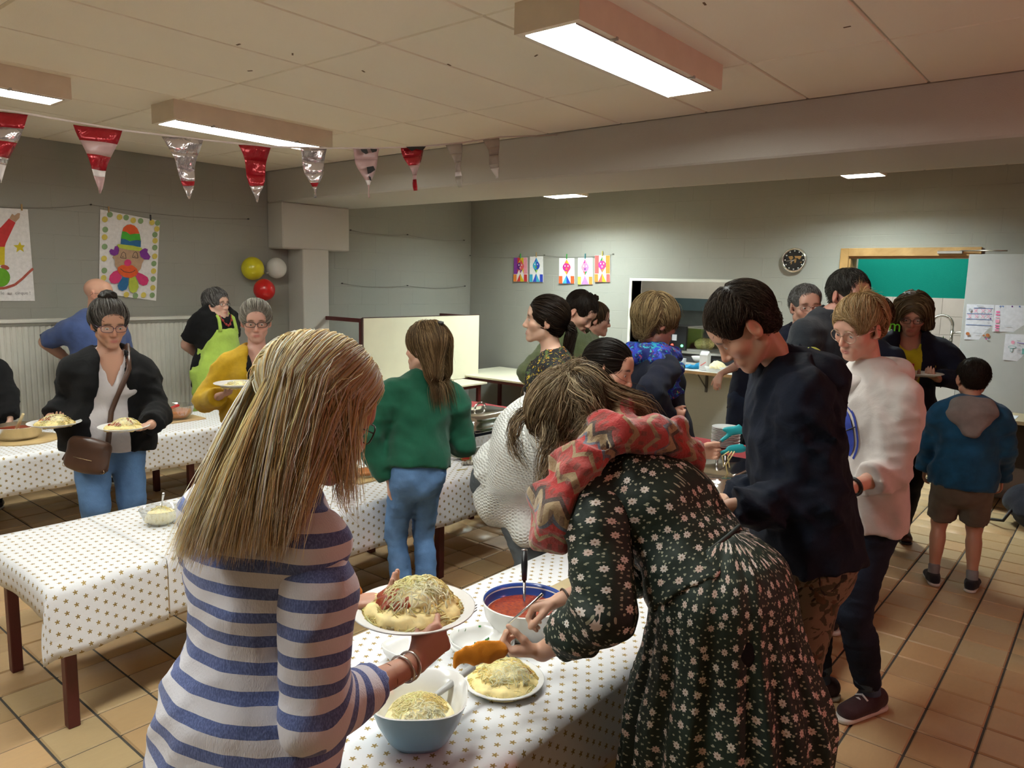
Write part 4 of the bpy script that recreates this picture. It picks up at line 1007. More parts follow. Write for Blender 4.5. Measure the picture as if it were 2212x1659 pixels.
def hair(R, cols, th=.014, front=.058, side=-.02, back=-.075, n=700, length=.06, rad=.0016, flow=None, grav=.5, extra=(), fringe=0.0, seed=1, hug=.05, off=.004, jit=.2, coll=None, steps=9, ears=True, temple=.062, capvar=.003, face_w=.066, roots=None, cap_col=None, wisps=0, lenf=None, crop=False):
    """cap over the skull with the face left free, plus combed strands. All in head space."""
    hl, hs, AX = R.hl, R.hs, (R.HR, R.HF, R.HU); F = Field()
    F.ell(hl(0, -.017, .036), AX, ((.076+th)*hs, (.095+th)*hs, (.082+th)*hs), .02)
    F.ecap(hl(0, -.045, 0), hl(0, -.055, back+.03), (.066+th*.6)*hs, (.05+th*.6)*hs, .03, side=R.HR, q0=(.05+th*.5)*hs, q1=(.035+th*.5)*hs)
    for fn in extra: fn(F)
    # the face stays free below the hairline
    F.ecap(hl(0, .125, front-.052), hl(0, .115, -.14), face_w*hs, face_w*hs*.95, .012, side=R.HR, q0=.075*hs, q1=.085*hs, mode='s')
    if ears:
        for q in (1, -1): F.ecap(hl(q*.1, .0, side-.02), hl(q*.1, .03, -.16), .042*hs, .06*hs, .01, side=R.HF, q0=.03*hs, q1=.05*hs, mode='s')
    if crop:
        for q in (1, -1): F.ell(hl(q*.118, .02, -.05), AX, (.062*hs, .088*hs, .095*hs), .008, 's')
    F.cut(hl(0, -.05, back), -R.HU+R.HF*.25, .3*hs)
    R.hairF = F; v, q = F.mesh(max(.0045, R.hh*1.15))
    rng = np.random.default_rng(seed); lc = (v-R.hc)/hs; base = np.mean([c[:3] for c in cols], 0) if cap_col is None else np.array(cap_col)
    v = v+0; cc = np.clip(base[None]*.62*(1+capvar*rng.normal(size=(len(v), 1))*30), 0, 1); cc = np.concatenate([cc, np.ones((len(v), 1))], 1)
    loc = lambda p: np.stack([((p-R.hc)@a)/hs for a in (R.HR, R.HF, R.HU)], -1); wor = lambda d: d[..., 0:1]*R.HR+d[..., 1:2]*R.HF+d[..., 2:3]*R.HU
    if roots is None:
        out = np.where(np.linalg.norm(lc-np.array([0, -.017, .036]), axis=1) > .07)[0]; rt_ = v[rng.choice(out, n)]
    else: rt_ = roots(rng, n)
    fl = (lambda p, t: wor(flow(loc(p), t)))
    lm = lenf(loc(rt_)) if lenf is not None else None
    if lm is not None: rt_ = rt_[lm > .05]; lm = lm[lm > .05]; n = len(rt_)
    pa = comb(F, rt_, fl, steps, length/steps, hug, grav, off, coll, jit, seed, lm)
    V, Q, C = strands(pa, np.full(n, rad)*(.6+.8*rng.random(n)), palette(cols, n, seed))
    VV = [v, V]; QQ = [q, Q+len(v)]; CC = [cc, C]; tot = len(v)+len(V)
    if wisps:
        k = rng.choice(len(pa), wisps); pw = pa[k]+np.cumsum(rng.normal(size=(wisps, pa.shape[1], 3))*.0035*hs, 1); W, Qw, Cw = strands(pw, np.full(wisps, .0007), palette(cols, wisps, seed+3)); VV.append(W); QQ.append(Qw+tot); CC.append(Cw); tot += len(W)
    return mesh_obj('hair', np.concatenate(VV), np.concatenate(QQ), m_hair, R.root, smooth=True, attrs={'hc': np.concatenate(CC)})
def short_len(l):
    """long on top, cropped at the sides and the nape"""
    return np.where((np.abs(l[:, 0]) > .05) & (l[:, 2] < .03) & (l[:, 1] > -.03), 0, np.clip((l[:, 2]+.01)/.09, .16, 1))
def flow_short(l, t, fwd=.8, part=0.0):
    """combed from the crown outwards, forward on top"""
    c = l-np.array([0, -.06, .10]); d = c.copy(); d[:, 2] = -np.abs(l[:, 0])*6-.2+0*l[:, 2]; d[:, 1] = np.where(l[:, 1] > -.04, fwd*.09, -.06); d[:, 0] = (l[:, 0]-part)*.9; d[:, 2] = np.where((l[:, 1] > .02) & (np.abs(l[:, 0]) < .05), .05, d[:, 2]*.12); return d/(np.linalg.norm(d, axis=1, keepdims=True)+1e-9)
def flow_bob(l, t):
    """parted at the middle, falling to the sides"""
    d = np.stack([np.sign(l[:, 0])*np.clip(.9-np.abs(l[:, 0])*9, 0, 1), -.25-.6*(l[:, 1] < 0)+0*l[:, 0], -.35-np.abs(l[:, 0])*9-np.clip(-l[:, 1]*6, 0, 1)], 1); return d/(np.linalg.norm(d, axis=1, keepdims=True)+1e-9)
def flow_to(pt):
    """pulled back to a knot"""
    def f(l, t): d = np.array(pt)-l; return d/(np.linalg.norm(d, axis=1, keepdims=True)+1e-9)
    return f
def tail(R, path, r0, r1, cols, n=160, seed=2, rad=.0016, nm='hair_tail', steps=12, spread=1.0, wav=.0):
    """bundle of strands along a path of points in the room"""
    rng = np.random.default_rng(seed); path = np.array(path); s = np.linspace(0, len(path)-1, steps); k = np.minimum(s.astype(int), len(path)-2); c = path[k]+(path[k+1]-path[k])*(s-k)[:, None]
    d = np.gradient(c, axis=0); d /= np.linalg.norm(d, axis=1, keepdims=True); u = np.cross(d, (0.3, .2, .9)); u /= np.linalg.norm(u, axis=1, keepdims=True); w = np.cross(d, u)
    a = rng.random(n)*6.28; q = np.sqrt(rng.random(n)); R_ = np.interp(np.linspace(0, 1, steps), [0, .25, .7, 1], [r0*.6, r0, (r0+r1)/2, r1])
    ph = rng.random((n, 1))*6.28
    p = c[None]+(q[:, None]*R_[None])[..., None]*(np.cos(a)[:, None, None]*u[None]+np.sin(a)[:, None, None]*w[None])+np.cumsum(rng.normal(size=(n, steps, 3))*.0012*spread, 1)
    if wav: p = p+(wav*np.sin(np.linspace(0, 9, steps)[None]+ph))[..., None]*u[None]
    L = rng.random(n)*.25+.8; p = np.stack([np.stack([np.interp(np.linspace(0, l, steps), np.linspace(0, 1, steps), p[i, :, j]) for j in range(3)], 1) for i, l in enumerate(L)])
    V, Q, C = strands(p, np.full(n, rad)*(.7+.7*rng.random(n)), palette(cols, n, seed)); return mesh_obj(nm, V, Q, m_hair, R.root, smooth=True, attrs={'hc': C})
# ------------------------------------------------------------------ garments' materials
def stripes(name, c1, c2, per, duty=.45):
    t = NT(name, .9, .2); g = t.sep(t.attr('gc')); w = t.math('MULTIPLY', t.math('SUBTRACT', t.noise(9, detail=3), .5), .006)
    f = t.math('FRACT', t.math('DIVIDE', t.math('ADD', t.math('ADD', g[1], w), 10), per)); m = t.math('LESS_THAN', f, duty)
    mel = t.noise(420, t.mapv(t.obj(), (1, 1, .35)), 2); b = t.mix(t.math('MULTIPLY', t.ramp(mel, [(.42, (0, 0, 0)), (.62, (1, 1, 1))]), .45), c2, tuple(min(1, q*2.1+.05) for q in c2))
    t.col(t.mix(m, t.mix(t.math('MULTIPLY', mel, .15), c1, tuple(q*.8 for q in c1)), b)); t.bump(t.math('ADD', t.noise(16, detail=5, dist=.7), t.math('MULTIPLY', mel, .3)), .3, .014); t.p(Sheen_Weight=.2); return t.mat
def denim(name, c, fade=.5):
    t = NT(name, .85, .2); n = t.noise(5, detail=4); tw = t.noise(600, t.mapv(t.obj(), (1, 1, .3)), 1)
    t.col(t.mix(t.math('MULTIPLY', tw, .35), t.ramp(n, [(.3, tuple(q*(1-fade*.5) for q in c)), (.7, tuple(min(1, q*(1+fade)) for q in c))]), tuple(q*.5 for q in c))); t.bump(t.math('ADD', t.noise(22, detail=4, dist=.8), t.math('MULTIPLY', tw, .2)), .3, .01); return t.mat
def daisies(name):
    t = NT(name, .62, .35); g = t.sep(t.attr('gc')); v2 = t.comb(g[0], g[1])
    def fl(scale, R, pet, off):
        vv = t.mapv(v2, (1, 1, 1), off); vo = t.voro(scale, vv, 'F1', .62, '2D'); d = t.n('VectorMath', dict(operation='SUBTRACT')); t.set(d.inputs[0], t.mapv(vv, (scale, scale, 1))); t.set(d.inputs[1], vo.outputs['Position'])
        # position comes back in unscaled space: compare there
        t.set(d.inputs[0], vv); q = t.sep(d.outputs[0]); r = t.math('SQRT', t.math('ADD', t.math('MULTIPLY', q[0], q[0]), t.math('MULTIPLY', q[1], q[1])))
        an = t.math('ARCTAN2', q[1], q[0]); rr = t.math('MULTIPLY_ADD', t.math('COSINE', t.math('MULTIPLY', an, pet)), R*.16, R*.84)
        return t.math('LESS_THAN', r, rr), t.math('LESS_THAN', r, R*.22), vo.outputs['Color']
    f1, c1, k1 = fl(26, .0088, 8, (0, 0, 0)); f2, c2, k2 = fl(60, .0026, 2, (.31, .17, 0)); f3, c3, k3 = fl(40, .0032, 3, (.13, .57, 0))
    n = t.noise(6, detail=3); base = t.ramp(n, [(.3, (.008, .016, .012)), (.7, (.016, .032, .022))])
    c = t.mix(t.math('MAXIMUM', f2, f3), base, (.34, .34, .25)); kc = t.sep(k1); petal = t.mix(kc[0], (.72, .68, .64), (.62, .46, .40)); c = t.mix(f1, c, petal); c = t.mix(c1, c, (.30, .20, .14)); t.col(c)
    t.bump(t.math('ADD', t.noise(14, detail=5, dist=.9), t.math('MULTIPLY', t.noise(800, detail=1), .1)), .35, .014); return t.mat
def splashes(name, base, cols, scale=9.0, thr=.56, dist=2.2):
    """painterly print: a patch of noise for each colour"""
    t = NT(name, .7, .3); c = base; g = t.attr('gc')
    for i, (q, th, sc) in enumerate(cols):
        n = t.noise(scale*sc, t.mapv(t.obj(), (1, 1, 1), (i*3.1, i*1.7, i*.9)), 3, .5, dist); c = t.mix(t.ramp(n, [(th, (0, 0, 0)), (th+.02, (1, 1, 1))]), c, q)
    t.col(c); t.bump(t.noise(20, detail=4, dist=.6), .25, .01); return t.mat
def knit(name, c):
    t = NT(name, .95, .15); g = t.sep(t.attr('gc')); u = t.math('MULTIPLY', g[0], 260); v = t.math('MULTIPLY', g[1], 420)
    h = t.math('MULTIPLY', t.math('SINE', u), t.math('SINE', t.math('ADD', v, t.math('MULTIPLY', t.math('SINE', u), .7)))); hole = t.math('GREATER_THAN', t.noise(8, detail=2), .56)
    t.col(t.mix(t.math('MULTIPLY', t.math('LESS_THAN', h, -.45), t.math('MULTIPLY_ADD', hole, .55, .2)), c, tuple(q*.35 for q in c))); t.bump(t.math('ADD', h, t.noise(25, detail=4)), .6, .006); t.p(Sheen_Weight=.3); return t.mat
def ethnic(name):
    """woven scarf in red and tan bands with dark motifs"""
    t = NT(name, .95, .15); g = t.sep(t.attr('gc')); al = t.math('ADD', g[1], t.math('MULTIPLY', t.math('SUBTRACT', t.noise(12, detail=3), .5), .012)); zz = t.math('MULTIPLY', t.math('ABSOLUTE', t.math('SUBTRACT', t.math('FRACT', t.math('MULTIPLY', g[0], 16)), .5)), .05)
    f = t.math('FRACT', t.math('MULTIPLY', t.math('ADD', al, zz), 5.2)); c = t.ramp(f, [(0, (.36, .045, .045)), (.22, (.36, .27, .15)), (.34, (.42, .03, .035)), (.50, (.30, .05, .05)), (.56, (.05, .045, .045)), (.62, (.38, .29, .17)), (.74, (.10, .14, .20)), (.79, (.44, .035, .04)), (.93, (.33, .25, .14))], 'CONSTANT')
    h = t.math('FRACT', t.math('MULTIPLY', g[0], 42)); mo = t.math('MULTIPLY', t.math('LESS_THAN', h, .42), t.math('LESS_THAN', t.math('FRACT', t.math('MULTIPLY', al, 26)), .4)); c = t.mix(t.math('MULTIPLY', mo, .6), c, (.10, .05, .04))
    fz = t.noise(180, detail=3); t.col(t.mix(t.math('MULTIPLY', fz, .4), c, t.mix(.5, c, (.4, .25, .18)))); t.bump(t.math('ADD', t.noise(18, detail=4, dist=.6), t.math('MULTIPLY', fz, .5)), .5, .012); t.p(Sheen_Weight=.4); return t.mat
m_navy = fabric('navy_softshell', (.006, .0095, .021), .8, .25, bump=.45, sheen=.02); m_black = fabric('black_cloth', (.007, .007, .008), .85, .3, sheen=.03); m_charcoal = fabric('charcoal_cloth', (.022, .024, .027), .9)
m_dnavy = fabric('dark_navy_cloth', (.008, .010, .022), .85, sheen=.03); m_white = fabric('white_blouse', (.66, .62, .64), .7, .05); m_lime = fabric('lime_apron', (.42, .60, .10), .8, .08)
m_blueshirt = fabric('blue_shirt', (.060, .095, .24), .75, .15); m_mustard = fabric('mustard_knit', (.55, .33, .012), .9); m_green = fabric('bottle_green', (.006, .075, .040), .8, .15, bump=.3)
m_jean_l = denim('light_denim', (.11, .21, .40), .55); m_jean_d = denim('dark_denim', (.012, .017, .030), .8); m_jean_g = denim('grey_denim', (.10, .115, .13), .4); m_olive = fabric('olive_jacket', (.10, .125, .055), .8)
m_hood = fabric('pale_hoodie', (.60, .555, .53), .9, .06, bump=.35); m_ybright = fabric('yellow_top', (.50, .46, .015), .8); m_bluejk = fabric('teal_blue_jacket', (.006, .075, .17), .6, .25, bump=.35); m_greyhood = fabric('grey_hood', (.24, .21, .20), .95)
m_khaki = fabric('khaki_shorts', (.15, .125, .095), .9); m_wine = fabric('wine_trousers', (.10, .012, .016), .85); m_camo = splashes('camo_cloth', (.20, .15, .10), [((.06, .055, .03), .54, 1.3), ((.11, .065, .035), .58, 1.1), ((.02, .018, .014), .64, 1.5)])
m_stripe = stripes('striped_knit', (.74, .73, .80), (.10, .135, .31), .0475); m_daisy = daisies('daisy_print'); m_scarf = ethnic('ethnic_scarf'); m_knit = knit('white_knit', (.64, .65, .62))
m_bflor = splashes('yellow_flower_print', (.010, .010, .012), [((.06, .10, .03), .60, 2.2), ((.62, .42, .03), .62, 3.1), ((.55, .17, .02), .665, 2.6)], 9)
m_bscarf = splashes('blue_scarf_print', (.012, .022, .14), [((.02, .05, .40), .52, 1.3), ((.02, .30, .36), .60, 2.4), ((.22, .42, .10), .66, 2.9), ((.45, .05, .06), .66, 2.1), ((.12, .03, .16), .63, 1.7)], 9)
m_lin = fabric('acid_lining', (.50, .60, .06), .8); m_frame = plain('dark_frame', (.02, .015, .012), .3); m_frame2 = metal('wire_frame', (.5, .38, .3), .3)
m_shoe_b = plain('black_shoe', (.012, .012, .013), .4); m_shoe_n = fabric('navy_trainer', (.015, .018, .024), .7); m_brownb = plain('brown_boot', (.055, .025, .014), .3, .2); m_plum = fabric('plum_canvas', (.045, .018, .022), .8); m_lace = plain('white_lace', (.68, .66, .66), .8)
BLONDE = [(.60, .47, .25, 3), (.74, .64, .42, 2.2), (.42, .29, .13, 2), (.22, .14, .06, 1.2)]; DKBR = [(.028, .016, .010, 3), (.055, .032, .018, 1)]; MIDBR = [(.11, .065, .032, 3), (.18, .11, .055, 1.4), (.06, .035, .018, 1.5)]
GREYH = [(.30, .29, .28, 2), (.10, .09, .085, 2), (.50, .49, .47, 1)]
def xy(u, d, v=900): q = P(u, v, d); return q[:2]
def vyaw(u): return 39.42-math.degrees(math.atan((u-1106)/FPX))

# ------------------------------------------------------------------ 1 blonde woman in the striped sweater
pel = P(552, 1570, 1.38)
R = person('blonde woman in blue and white striped sweater, back turned, holding a heaped plate', pel[:2]-V3(.02, .0), 10, 1.66, 'f', neck=P(566, 1066, 1.34), head=P(688, 888, 1.34), hy=-24, hp=26, hr=2, pelz=float(pel[2]), tw=-4,
           arms=((P(893, 1434, 1.47), V3(-.3, -.1, -1)), (P(742, 1312, 1.60), V3(-.3, .5, -.8))), hands=(('grip', P(985, 1345, 1.54)-P(893, 1434, 1.47), P(930, 1335, 1.60)-P(955, 1410, 1.48)), ('plate', P(790, 1305, 1.62)-P(735, 1315, 1.60), V3(.25, .1, .9))), skin=(.50, .27, .19), eye=.5, bulk=.92, shw=.88)
W1 = R
top(R, m_stripe, .017, -.22, 1.16, .80, neckcut='crew', wr=(.006, 15), seed=3, loose=1.15, nm='sweater', split=True)
pants(R, m_black, .006, waist=-.02, seat=False)
shoes(R, m_shoe_b)
glasses(R, m_frame)
hl = R.hl
def blonde_roots(rng, n):
    a = rng.random(n)*2*math.pi; e = np.arccos(1-rng.random(n)*1.2); q = np.stack([.090*np.sin(e)*np.cos(a), -.017+.109*np.sin(e)*np.sin(a), .036+.096*np.cos(e)], 1)
    q = q[~((q[:, 1] > .04) & (q[:, 2] < .085))]; return R.hc+R.hs*(q[:, 0:1]*R.HR+q[:, 1:2]*R.HF+q[:, 2:3]*R.HU)
rr = np.random.default_rng(4); RT = blonde_roots(rr, 8600)
def fl_long(l, t):
    d = np.stack([np.sign(l[:, 0]+.012)*np.clip(.75-np.abs(l[:, 0])*7, 0, .8), -.5+0*l[:, 0], -.25-np.abs(l[:, 0])*7-.5*(l[:, 1] < -.06)], 1); return d/(np.linalg.norm(d, axis=1, keepdims=True)+1e-9)
CF_ = Field(); CF_.ops = [o for o in R.topF.ops if o[4] == 'u']
BL = [(.95, .82, .54, 3), (1.0, .96, .84, 3.2), (.84, .67, .38, 1.8), (.48, .34, .17, .55)]
C0 = Field(); C0.ell(hl(0, -.017, .036), (R.HR, R.HF, R.HU), (.092, .111, .098), .02)
def fallen(p, n=11, seed=3):
    """strand ends hanging to the left over her back, ordered across the head"""
    g = np.random.default_rng(seed); d = p-CAM; sx_ = (d@CR)/(d@CF); o = np.argsort(np.argsort(sx_))/len(p); o = np.clip(o+g.normal(size=len(p))*.05, 0, 1)[:, None]
    E = P(372, 1200, 1.15)*(1-o)+P(640, 1172, 1.20)*o; fr = (o > .975); E = np.where(fr, P(742, 1100, 1.27)+g.normal(size=E.shape)*.012, E)
    E = E+g.normal(size=E.shape)*.010+CF*(g.random((len(p), 1))*.05)
    k = np.linspace(0, 1, n)[None, 1:, None]; kk = k*(.86+.20*g.random((len(p), 1, 1))); mid = p*.5+E*.5+V3(0, 0, .03)-CF*.03
    q = (1-kk)**2*p[:, None]+2*kk*(1-kk)*mid[:, None]+kk**2*E[:, None]
    f, gr = CF_.grad(q.reshape(-1, 3)); q = (q.reshape(-1, 3)+gr*np.maximum(.010+.012*g.random(len(f))-f, 0)[:, None]).reshape(q.shape); return q
def bl_hair():
    wor = lambda d: d[..., 0:1]*R.HR+d[..., 1:2]*R.HF+d[..., 2:3]*R.HU; loc = lambda p: np.stack([(p-R.hc)@a for a in (R.HR, R.HF, R.HU)], -1)/R.hs
    pa = comb(C0, RT, lambda p, t: wor(fl_long(loc(p), t)), 8, .15/8, .05, .1, .006, None, .06, 4); pa = np.concatenate([pa, fallen(pa[:, -1])], 1)
    G = np.random.default_rng(8); V, Q, C = strands(pa, .0011*(.6+.9*G.random(len(pa))), palette(BL, len(pa), 5, .1))
    F = Field(); F.ell(hl(0, -.017, .036), (R.HR, R.HF, R.HU), (.087, .106, .093), .02)
    for i in range(6): k = i/5; a_ = P(590+k*110, 940, 1.29); F.ecap(a_, P(420+k*165, 1140, 1.225+k*.02), .034, .012, .03)
    F.ecap(hl(.0, .125, .02), hl(0, .115, -.14), .062, .06, .012, side=R.HR, q0=.075, q1=.085, mode='s')
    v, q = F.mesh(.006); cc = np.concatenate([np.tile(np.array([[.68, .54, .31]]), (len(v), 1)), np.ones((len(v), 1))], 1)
    k = G.choice(len(pa), 70); W, Qw, Cw = strands(pa[k]+np.cumsum(G.normal(size=(70, pa.shape[1], 3))*.004, 1), np.full(70, .0006), palette(BL, 70, 6))
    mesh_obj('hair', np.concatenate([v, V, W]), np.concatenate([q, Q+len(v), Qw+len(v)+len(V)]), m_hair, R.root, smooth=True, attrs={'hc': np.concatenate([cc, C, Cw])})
bl_hair()
bp = metal('bracelet_silver', (.7, .66, .6), .3)
for k, (f, r_) in enumerate(((.95, .027), (.88, .028))):
    c = R.el[0]+(R.wr[0]-R.el[0])*f; u = unit(R.wr[0]-R.el[0]+V3(.02, .03, .1*(k-.5))); a = unit(np.cross(u, (0, 0, 1))); b_ = np.cross(u, a)
    MB().tube([c+r_*(math.cos(t)*a+math.sin(t)*b_) for t in np.linspace(0, 6.283, 26, endpoint=False)], .0024, 6, closed=True).build('bracelet', bp, R.root)

# ------------------------------------------------------------------ 2 woman in the daisy dress, bending over the table
pel = P(1520, 1296, 1.88); nk = P(1322, 1014, 2.06)
R = person('woman in dark green daisy dress and red woven scarf bending over the front table', pel[:2]+V3(.02, -.04), 97, 1.68, 'f', neck=nk, head=P(1232, 905, 2.12), lean=40, hy=4, hp=62, hr=-6, pelz=float(pel[2]), bulk=1.08,
           arms=((P(1212, 1298, 2.12), V3(.5, -.2, -.6)), (P(1172, 1408, 1.93), V3(-.25, -.55, -.3))), hands=(('pinch', P(1140, 1312, 2.13)-P(1212, 1298, 2.12), V3(-.3, -.2, -.9)), ('grip', P(1085, 1408, 1.93)-P(1172, 1408, 1.93), V3(-.2, .7, .5))), skin=(.58, .35, .25), eye=.3)
W2 = R
top(R, m_daisy, .020, .07, 1.05, .82, neckcut='crew', wr=(.005, 19), seed=5, nm='dress_bodice', loose=1.7, bust=True, split=True)
F = Field(); s = R.s; wst = R.spine(.14); prev = None; PL = [(wst, .165, .130), (R.pel+V3(0, 0, .01)-R.fw*.0, .198, .168), (R.base+V3(0, 0, .62)-R.fw*.03, .252, .24), (R.base+V3(0, 0, .36)-R.fw*.02, .275, .26)]
for (a, r0, q0), (b, r1, q1) in zip(PL[:-1], PL[1:]): F.ecap(a, b, r0, r1, .03, side=R.rt, q0=q0, q1=q1)
F.cut(R.base+V3(0, 0, .33), V3(0, 0, -1)); F.cut(wst+R.sd1*.0, R.sd1, .3)
def pleat(X, Y, Z):
    an = np.arctan2(Y-R.base[1], X-R.base[0]); k = np.clip((R.pel[2]+.05-Z)/.3, 0, 1); return an, k
_og = F.grid
def grid_pleat(lo, hi, h):
    G = _og(lo, hi, h); n = G.shape; ax = [(lo[i]+np.arange(n[i])*h) for i in range(3)]; an, k = pleat(ax[0][:, None, None], ax[1][None, :, None], ax[2][None, None, :])
    return (G+(np.sin(an*17+1.5*np.sin(an*3))*.010+np.sin(an*29+2)*.004)*(.25+k)).astype(np.float32)
F.grid = grid_pleat
add_mesh(R, 'dress_skirt', F, m_daisy, .009, [V3(R.base[0], R.base[1], 0), V3(R.base[0], R.base[1], 3)], -R.fw, .24)
m = MB(); L = []
for a in np.linspace(0, 6.283, 40, endpoint=False): L.append(wst+R.sd1*.008+R.rt*.170*math.cos(a)+np.cross(R.rt, R.sd1)*.137*math.sin(a))
m.tube(L, .006, 6, closed=True); m.build('waist_piping', plain('dark_green_piping', (.008, .016, .012), .6), R.root)
for i in (1, 0):
    e, w_ = R.el[i], R.wr[i]; u = unit(w_-e); pt = e+(w_-e)*.55; C = Field(); C.ecap(pt-u*.035, pt+u*.012, .060, .056, 0); C.wrinkle(.005, 60, 3); C.cut(pt+u*.03, u); C.cut(pt-u*.05, -u); add_mesh(R, 'rolled_cuff', C, m_daisy, .007, [e, w_], R.srt, .05)
pants(R, m_black, .004, waist=-.09, seat=False, nm='tights'); shoes(R, m_shoe_b)
SP = [P(1490, 985, 2.00), P(1400, 940, 1.94), P(1310, 930, 1.90), P(1240, 1010, 1.88), P(1195, 1090, 1.88), P(1190, 1150, 1.92), P(1235, 1130, 2.02), P(1225, 1040, 2.12), P(1270, 950, 2.18), P(1380, 935, 2.16), P(1470, 970, 2.08)]
F = Field()
for i in range(len(SP)-1): q = .058 if 2 <= i <= 4 else .05; F.ecap(SP[i], SP[i+1], q, q, .035, side=CF, q0=q*.75, q1=q*.75)
F.ecap(P(1360, 930, 1.95), P(1345, 890, 2.0), .045, .03, .03); F.ecap(P(1425, 945, 1.96), P(1460, 925, 2.0), .035, .03, .02)
F.wrinkle(.010, 26, 5); F.wrinkle(.005, 60, 8)
add_mesh(R, 'scarf', F, m_scarf, .0075, SP[:6], V3(0, 0, 1), .06)
BROWNW = [(.30, .21, .12, 3), (.46, .35, .21, 2), (.16, .11, .06, 2), (.60, .48, .31, .8)]
def bun_in(F): F.ecap(R.hl(0, -.09, .05), R.hl(0, -.125, .045), .035, .03, .02)
def fl_back(l, t):
    d = np.array([0, -.115, .05])-l; d = d/(np.linalg.norm(d, axis=1, keepdims=True)+1e-9); return d
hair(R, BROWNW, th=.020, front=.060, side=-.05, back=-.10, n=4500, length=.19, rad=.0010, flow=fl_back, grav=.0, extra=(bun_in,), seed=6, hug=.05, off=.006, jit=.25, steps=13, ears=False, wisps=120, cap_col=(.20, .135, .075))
kn = R.hl(0, -.128, .05)
tail(R, [kn, kn+(P(1290, 838, 2.0)-kn)*.6+V3(0, 0, .02), P(1318, 862, 2.0), P(1380, 880, 2.02), P(1395, 930, 2.03)], .034, .04, BROWNW, 620, 9, .0010, spread=2.6, wav=.008)
tail(R, [kn, P(1270, 850, 1.97), P(1290, 905, 1.95), P(1255, 945, 1.95)], .035, .035, BROWNW, 420, 12, .0010, spread=2.6, wav=.01)
tail(R, [R.hl(.03, .03, .10), P(1115, 905, 2.1), P(1105, 965, 2.08), P(1140, 1020, 2.05)], .02, .012, BROWNW, 110, 13, .0008, spread=2.6, wav=.006)
tail(R, [R.hl(-.05, .0, .05), P(1190, 960, 2.0), P(1175, 1020, 1.98), P(1165, 1070, 1.98)], .03, .008, BROWNW, 110, 14, .0008, spread=2.4, wav=.006)
MB().tube([kn+.017*(math.cos(a)*R.HR+math.sin(a)*R.HU)-R.HF*.004 for a in np.linspace(0, 6.28, 18, endpoint=False)], .009, 8, closed=True).build('hair_tie', fabric('blue_band', (.10, .15, .38), .8), R.root)
c = R.wr[0]; u = unit(R.wr[0]-R.el[0]); a = unit(np.cross(u, (0, 0, 1))); b_ = np.cross(u, a)
MB().tube([c-u*.015+.029*(math.cos(t)*a+math.sin(t)*b_) for t in np.linspace(0, 6.283, 20, endpoint=False)], .0035, 6, closed=True).build('bracelet', plain('brown_leather', (.05, .025, .015), .5), R.root)

# ------------------------------------------------------------------ 3 teenager in the navy jacket
pel = P(1738, 1150, 2.32)
R = person('dark-haired teenager in navy hooded jacket looking down at the tables', pel[:2], 118, 1.73, 'c', neck=P(1712, 812, 2.34), head=P(1606, 706, 2.26), hy=8, hp=46, hr=0, pelz=float(pel[2]), arms=((P(1575, 1080, 2.45), V3(.5, -.5, -.5)), (P(1580, 1095, 2.16), V3(.15, -.35, -1))), hands=(('relaxed', V3(-.3, .8, -.2), V3(0, 0, 1)), ('relaxed', V3(-.2, .9, -.15), V3(0, .2, 1))), skin=(.54, .31, .21), eye=.15, hs=1.02, brow=(.05, .035, .025), shw=1.05, bulk=1.03)
top(R, m_navy, .034, -.10, 1.06, .98, neckcut='none', wr=(.0085, 20), seed=7, nm='jacket', loose=1.0)
F = Field()                                            # stand collar and hood lying on the back
n0 = R.neck; F.ecap(n0-R.sd2*.03, n0+R.sd2*.05+R.sfw*.02, .105, .092, .03); F.ecap(n0+R.sfw*.055-R.sd2*.05, n0+R.sfw*.085+R.sd2*.055, .06, .055, .03, side=R.srt, q0=.04, q1=.035)
F.ecap(n0-R.sfw*.07-R.srt*.07, n0-R.sfw*.07+R.srt*.07, .07, .07, .04); F.ecap(n0-R.sfw*.10-R.sd2*.05, n0-R.sfw*.115-R.sd2*.12, .085, .06, .04, side=R.srt, q0=.05, q1=.035)
F.ecap(n0+R.sd2*.03+R.sfw*.01, n0+R.sd2*.22+R.sfw*.05, .070, .085, .005, mode='s'); F.wrinkle(.007, 24, 4); F.wrinkle(.003, 60, 6)
add_mesh(R, 'hood', F, m_navy, .0075)
F = Field(); F.ecap(n0+R.sd2*.055-R.sfw*.05-R.srt*.03, n0+R.sd2*.05-R.sfw*.075+R.srt*.05, .03, .028, .02); F.wrinkle(.004, 30, 2); add_mesh(R, 'hood_lining', F, m_lin, .007)
m = MB(); q = R.spine(-.09)
m.tube([q-R.srt*.10+R.fw*.14-V3(0, 0, .012), q-R.srt*.155+R.fw*.06-V3(0, 0, .015), q-R.srt*.165-V3(0, 0, .012)], .004, 6); m.tube([n0+R.sfw*.10+R.sd2*.045-R.srt*.035, n0+R.sfw*.05+R.sd2*.06-R.srt*.075], .003, 6); m.build('draw_cord', plain('acid_cord', (.55, .62, .05), .6), R.root)
pants(R, m_camo, .024); shoes(R, fabric('cream_trainer', (.42, .36, .24), .7), laces=m_lace)
hair(R, [(.075, .052, .036, 3), (.14, .105, .075, 1.6), (.04, .027, .019, 2)], th=.011, front=.072, crop=True, side=.02, back=-.065, n=6500, length=.06, rad=.0007, flow=lambda l, t: flow_short(l, t, 1.0), grav=.0, seed=8, off=.004, jit=.3, steps=8, wisps=80, cap_col=(.05, .034, .024), lenf=short_len)

